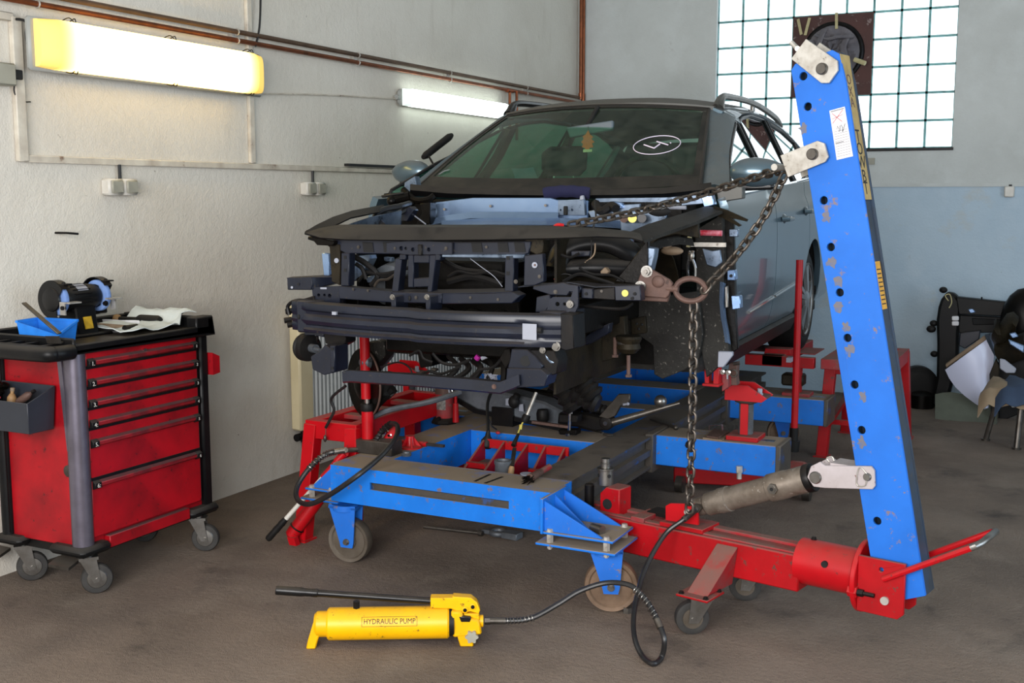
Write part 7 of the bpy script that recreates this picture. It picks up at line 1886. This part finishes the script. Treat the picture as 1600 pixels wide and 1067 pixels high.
B().bolt((jx+.07, jy+.03, .13), X3, .012, .02).done('jack_bolt', 'steel', tj)
# thin silver link on the handle: upright pin beside it
B().box(at(1229, 566, y=6.45).x, at(1236, 566, y=6.45).x, 6.44, 6.5, at(1232, 566, y=6.45).z, at(1232, 559, y=6.45).z).done('bright_pin', 'label', ws_)

# red ramp stands (trestles)
def trestle(x0, x1, y0, y1, zt_, splay, lab, dust='red'):
    t = thing('ramp_stand', lab, 'stand', ((x0+x1)/2, (y0+y1)/2, 0), 'red ramp stands')
    for yy in (y0, y1-.05):
        B().box(x0, x1, yy, yy+.05, zt_-.085, zt_).done('end_beam', dust, t, bevel=.003)
    for xx in (x0, x1-.06): B().box(xx, xx+.06, y0+.05, y1-.05, zt_-.085, zt_).done('side_beam', dust, t, bevel=.003)
    for k in range(3):
        yy = y0+.05+(y1-y0-.1)*(k+1)/4; B().box(x0+.06, x1-.06, yy-.03, yy+.03, zt_-.03, zt_-.008).done('deck_bar', 'red_dust', t, bevel=.002)
    for sx, xx in ((-1, x0+.03), (1, x1-.03)):
        for sy, yy in ((-1, y0+.025), (1, y1-.025)):
            B().beam((xx+sx*.03, yy+sy*splay, 0), (xx, yy, zt_-.02), .065, .065, up=Y3).done('leg', dust, t, bevel=.003)
            B().box(xx+sx*.03-.045, xx+sx*.03+.045, yy+sy*splay-.045, yy+sy*splay+.045, 0, .008).done('foot_plate', dust, t)
    B().beam((x0+.03, y0, .22), (x1-.03, y0, .22), .03, .03).done('brace', dust, t); B().beam((x0+.03, y0, .2), (x0+.03, y1, .3), .03, .03).done('brace', dust, t)
    B().beam((x1-.03, y0, .2), (x1-.03, y1, .3), .03, .03).done('brace', dust, t)
    return t
zL = .585
pl_ = at(488, 652, z=zL); pr2 = at(598, 672, z=zL)
t = trestle(-3.17, -2.885, 4.18, 5.1, .565, .06, 'red ramp stand at the left of the bench in front of the radiator', 'red_clean')
p0 = at(1305, 566, z=.6)
trestle(-1.345, -.955, 6.98, 7.75, .60, .04, 'red ramp stand half hidden behind the blue post', 'red')
# chain end dangling from the left stand
t = thing('safety_pin', 'small steel pin hanging on a short black cord from the left ramp stand', 'pin', at(507, 688, y=4.15))
B().tube(smooth_path([at(540, 603, y=4.1), at(518, 622, y=4.12), at(522, 640, y=4.13), at(516, 655, y=4.14), at(509, 668, y=4.15)], 6), .007, 8).done('cord', 'hose', t)
B().tube([at(509, 668, y=4.15), at(509, 680, y=4.15)], .002, 5).ball(at(508, 685, y=4.15), .012, (.7, .7, 1.4)).done('pin', 'steel_dark', t)
# link bar on the floor under the bench
t = thing('link_bar', 'grey steel suspension link and thin rod on the floor under the bench', 'link', at(780, 835, z=0))
a_ = Z(755, 829, .015); b_ = Z(812, 838, .02); e_ = Z(779, 832, .02)
B().torus(e_, Z3, .034, .013, 24, 8).beam(a_, e_+(a_-e_).normalized()*.03, .035, .02).beam(e_+(b_-e_).normalized()*.03, b_, .06, .03).done('link', 'subframe', t, bevel=.003)
B().cyl(Z(662, 823, .012), Z(750, 833, .012), .008, n=10).hexa(Z(748, 833, .012), Z(754, 834, .012), .014).done('rod', 'steel_dark', t)
# wheel hub shape at the foot of the far trestle and dark tyre by the back wall
c_ = at(1437, 630, y=8.75)
B().lathe((c_.x-.07, 9.12, .15), V(.25, -1, 0), [(.08, -.01), (.12, -.005), (.15, .02), (.15, .10), (.12, .12), (.08, .125)], 36).done('old_tyre', 'rubber', label='black tyre standing against the back wall beside the red stand', cat='tyre')
B().lathe((-1.0, 8.95, .0), Z3, [(.09, 0), (.09, .1), (.05, .12)], 20).done('paint_pot', 'grease', label='low dark pot on the floor at the foot of the back wall', cat='pot')

# ================================================================ pile of body parts against the back wall
def BP(poly, y, dep, name, m, par=None, **k): return B().prism([at(u, v, y=y) for u, v in poly], V(0, dep, 0)).done(name, m, par, bevel=.006, **k)
fb = thing('front_panel', 'black plastic car front panel standing on end against the back wall', 'car part', at(1500, 650, y=8.95))
yp = 8.95
B().prism([at(u, v, y=yp) for u, v in ((1478, 458), (1486, 456), (1494, 462), (1500, 470), (1502, 480), (1498, 520), (1497, 560), (1488, 600), (1478, 640), (1450, 632), (1458, 615), (1463, 590), (1464, 540), (1463, 500), (1466, 480), (1470, 468))], V(0, .12, 0)).done('side_member', 'pile_black', fb, bevel=.02)
BP([(1494, 464), (1579, 473), (1578, 495), (1498, 491)], yp-.02, .10, 'upper_rail', 'pile_black', fb)
BP([(1498, 492), (1570, 496), (1568, 512), (1562, 520), (1498, 520)], yp+.02, .08, 'vent_panel', 'pile_black', fb)
BP([(1518, 497), (1566, 499), (1562, 507), (1520, 508)], yp+.005, .03, 'vent_slot', 'recess_shade', fb)
BP([(1512, 483), (1520, 482), (1525, 488), (1516, 490)], yp-.03, .02, 'bright_clip', 'silver', fb)
for v in (494, 502): BP([(1487, v), (1498, v), (1498, v+7), (1487, v+7)], yp-.02, .02, 'white_label', 'paper', fb)
b = B()
for u, v, r in ((1474, 453, .03), (1459, 505, .03), (1455, 514, .035), (1460, 553, .03)): b.ball(at(u, v, y=yp+.05), r, (1, .8, .8))
b.done('rubber_buffers', 'rubber', fb)
B().tube(smooth_path([at(1482, 470, y=yp-.03), at(1477, 462, y=yp-.03), at(1484, 460, y=yp-.03), at(1487, 472, y=yp-.03), at(1483, 481, y=yp-.03)], 6), .004, 5).done('wire_loop', 'jute', fb)
BP([(1533, 469), (1549, 470), (1549, 472), (1534, 474)], yp, .03, 'top_clip', 'pile_black', fb); B().cyl(at(1534, 464, y=yp), at(1534, 470, y=yp), .006).done('clip_pin', 'dark', fb)
# olive undertray lying at the bottom
g = [[at(1462+ (1558-1462)*i/8, 618-4*math.sin(i*.8)+ (662-618)*j/4+(i*.4), y=8.75-.06*j) for j in range(5)] for i in range(9)]
B().sheet(g, .015).done('undertray', 'olive', label='olive-grey plastic undertray at the foot of the parts pile', cat='car part')
BP([(1500, 520), (1532, 516), (1530, 530), (1508, 545), (1498, 540)], 8.9, .05, 'blue_bracket', 'navy', label='blue-grey bracket behind the white fender piece', cat='car part')
# white fender piece: curved
fd_ = thing('white_fender', 'white pointed fender piece with a dark edge leaning in the parts pile', 'car part', at(1520, 640, y=8.6))
L1_ = [(1478, 577), (1484, 590), (1494, 604), (1508, 617), (1525, 629), (1541, 638)]
R1_ = [(1540, 531), (1546, 543), (1552, 555), (1549, 580), (1547, 610), (1542, 637)]
g = [[at(a_[0]+(b_[0]-a_[0])*j/6, a_[1]+(b_[1]-a_[1])*j/6, y=8.62-.05*math.sin(math.pi*j/6)) for j in range(7)] for a_, b_ in zip(L1_, R1_)]
B().sheet(g, -.012).done('panel', 'white_panel', fd_, smooth=60)
BP([(1478, 575), (1477, 569), (1500, 552), (1520, 538), (1538, 524), (1541, 531), (1510, 553)], 8.6, .04, 'edge_flange', 'wood', fd_)
g = [[at(1541+ 21*i/6+(2*j), 522+34*j/6-2*math.sin(math.pi*i/6), y=8.66-.06*math.sin(math.pi*i/6)) for j in range(7)] for i in range(7)]
B().sheet(g, .012).done('curved_piece', 'silver2', label='small curved silver-grey piece above the white fender', cat='car part', smooth=60)
lamp = thing('broken_headlamp', 'broken chrome headlamp housing at the top right of the parts pile', 'car part', at(1575, 530, y=8.55))
b = B(); g = [[at(1553+ 35*i/6, 500+10*math.sin(i)+ 28*j/4, y=8.55-.08*math.sin(math.pi*j/4)) for j in range(5)] for i in range(7)]
b.sheet(g, .02); b.done('housing', 'mud', lamp)
BP([(1576, 521), (1586, 519), (1592, 526), (1582, 529)], 8.45, .03, 'reflector', 'silver', lamp)
BP([(1562, 560), (1570, 562), (1588, 576), (1586, 583), (1572, 583), (1562, 576)], 8.45, .02, 'perforated_plate', 'label', label='pale perforated metal plate in the middle of the parts pile', cat='car part')
b = B().cyl(at(1566, 552, y=8.6), at(1612, 536, y=8.5), .09); b.done('bent_tube', 'mud', label='thick dark tube lying behind the perforated plate in the pile', cat='car part')
BP([(1575, 530), (1600, 540), (1600, 552), (1578, 538)], 8.4, .03, 'chrome_trim', 'silver', label='bright chrome trim piece at the right edge of the pile', cat='car part')
b = B().ball(at(1600, 505, y=8.8), .16, (1, .7, 1.6)); b.done('air_box', 'grease', label='large rounded dark air box at the right edge of the photo by the wall', cat='car part')
BP([(1546, 585), (1556, 560), (1562, 575), (1556, 640), (1548, 655)], 8.55, .06, 'torn_liner', 'mud', label='torn dark wheel liner hanging down beside the white fender', cat='car part')
BP([(1560, 560), (1610, 545), (1610, 640), (1560, 660)], 8.75, .05, 'dark_panel', 'pile_black', label='dark panel behind the stool at the right edge', cat='car part')
# stool with a coat thrown over it
st = thing('metal_stool', 'rusty metal-legged stool by the parts pile at the right edge', 'stool', at(1575, 680, z=0))
zs = at(1575, 612, y=7.85).z
f = [at(1540, 688, z=0), at(1588, 702, z=0)]
f += [V(f[0].x+.28, f[0].y+.16, 0), V(f[1].x+.3, f[1].y+.2, 0)]
cen = (f[0]+f[1]+f[2]+f[3])/4
for q in f:
    B().cyl(q, V(cen.x+(q.x-cen.x)*.72, cen.y+(q.y-cen.y)*.72, zs-.01), .018, n=10).done('leg', 'steel_dark', st); B().cyl(q, q+Z3*.012, .028, n=12).done('foot', 'steel_dark', st)
B().prism([V(cen.x+(q.x-cen.x)*.8, cen.y+(q.y-cen.y)*.8, zs-.02) for q in (f[0], f[1], f[3], f[2])], Z3*.03).done('seat', 'rust', st)
def coat(du, dy, dz, m, nm, lab):
    g = []
    for i in range(11):
        row = []
        for j in range(9):
            x = cen.x-.24+du+.30*i/10; y = cen.y-.22+dy+.4*j/8
            e = max(0, .06-(y-(cen.y-.22+dy)))*1.6+max(0, .05-(x-(cen.x-.24+du)))*1.4
            row.append(V(x, y, zs+.045+dz+.012*math.sin(i*1.3+j*.7)+.008*math.sin(j*2.1)-e*1.2))
        g.append(row)
    B().sheet(g, -.008).done(nm, m, label=lab, cat='cloth', smooth=70)
M['beige'] = mat('beige_cloth', '8f7d66', .9, dirt='75654f', amt=.6, scale=10)
M['bluecloth'] = mat('slate_cloth', '33435a', .9, dirt='26344a', amt=.6, scale=10)
coat(-.04, 0, 0, 'beige', 'beige_coat', 'beige coat thrown over the metal stool')
coat(.06, -.03, .02, 'bluecloth', 'blue_coat', 'slate blue coat beside the beige one on the stool')
B().ball(V(cen.x+.1, cen.y-.02, zs+.10), .05, (1.3, 1, .6)).done('red_rag', 'red_clean', label='red rag on top of the coats on the stool', cat='rag')
BP([(1580, 628), (1592, 626), (1592, 636), (1580, 637)], 8.72, .04, 'white_box', 'paper', label='small white box behind the stool legs', cat='box')
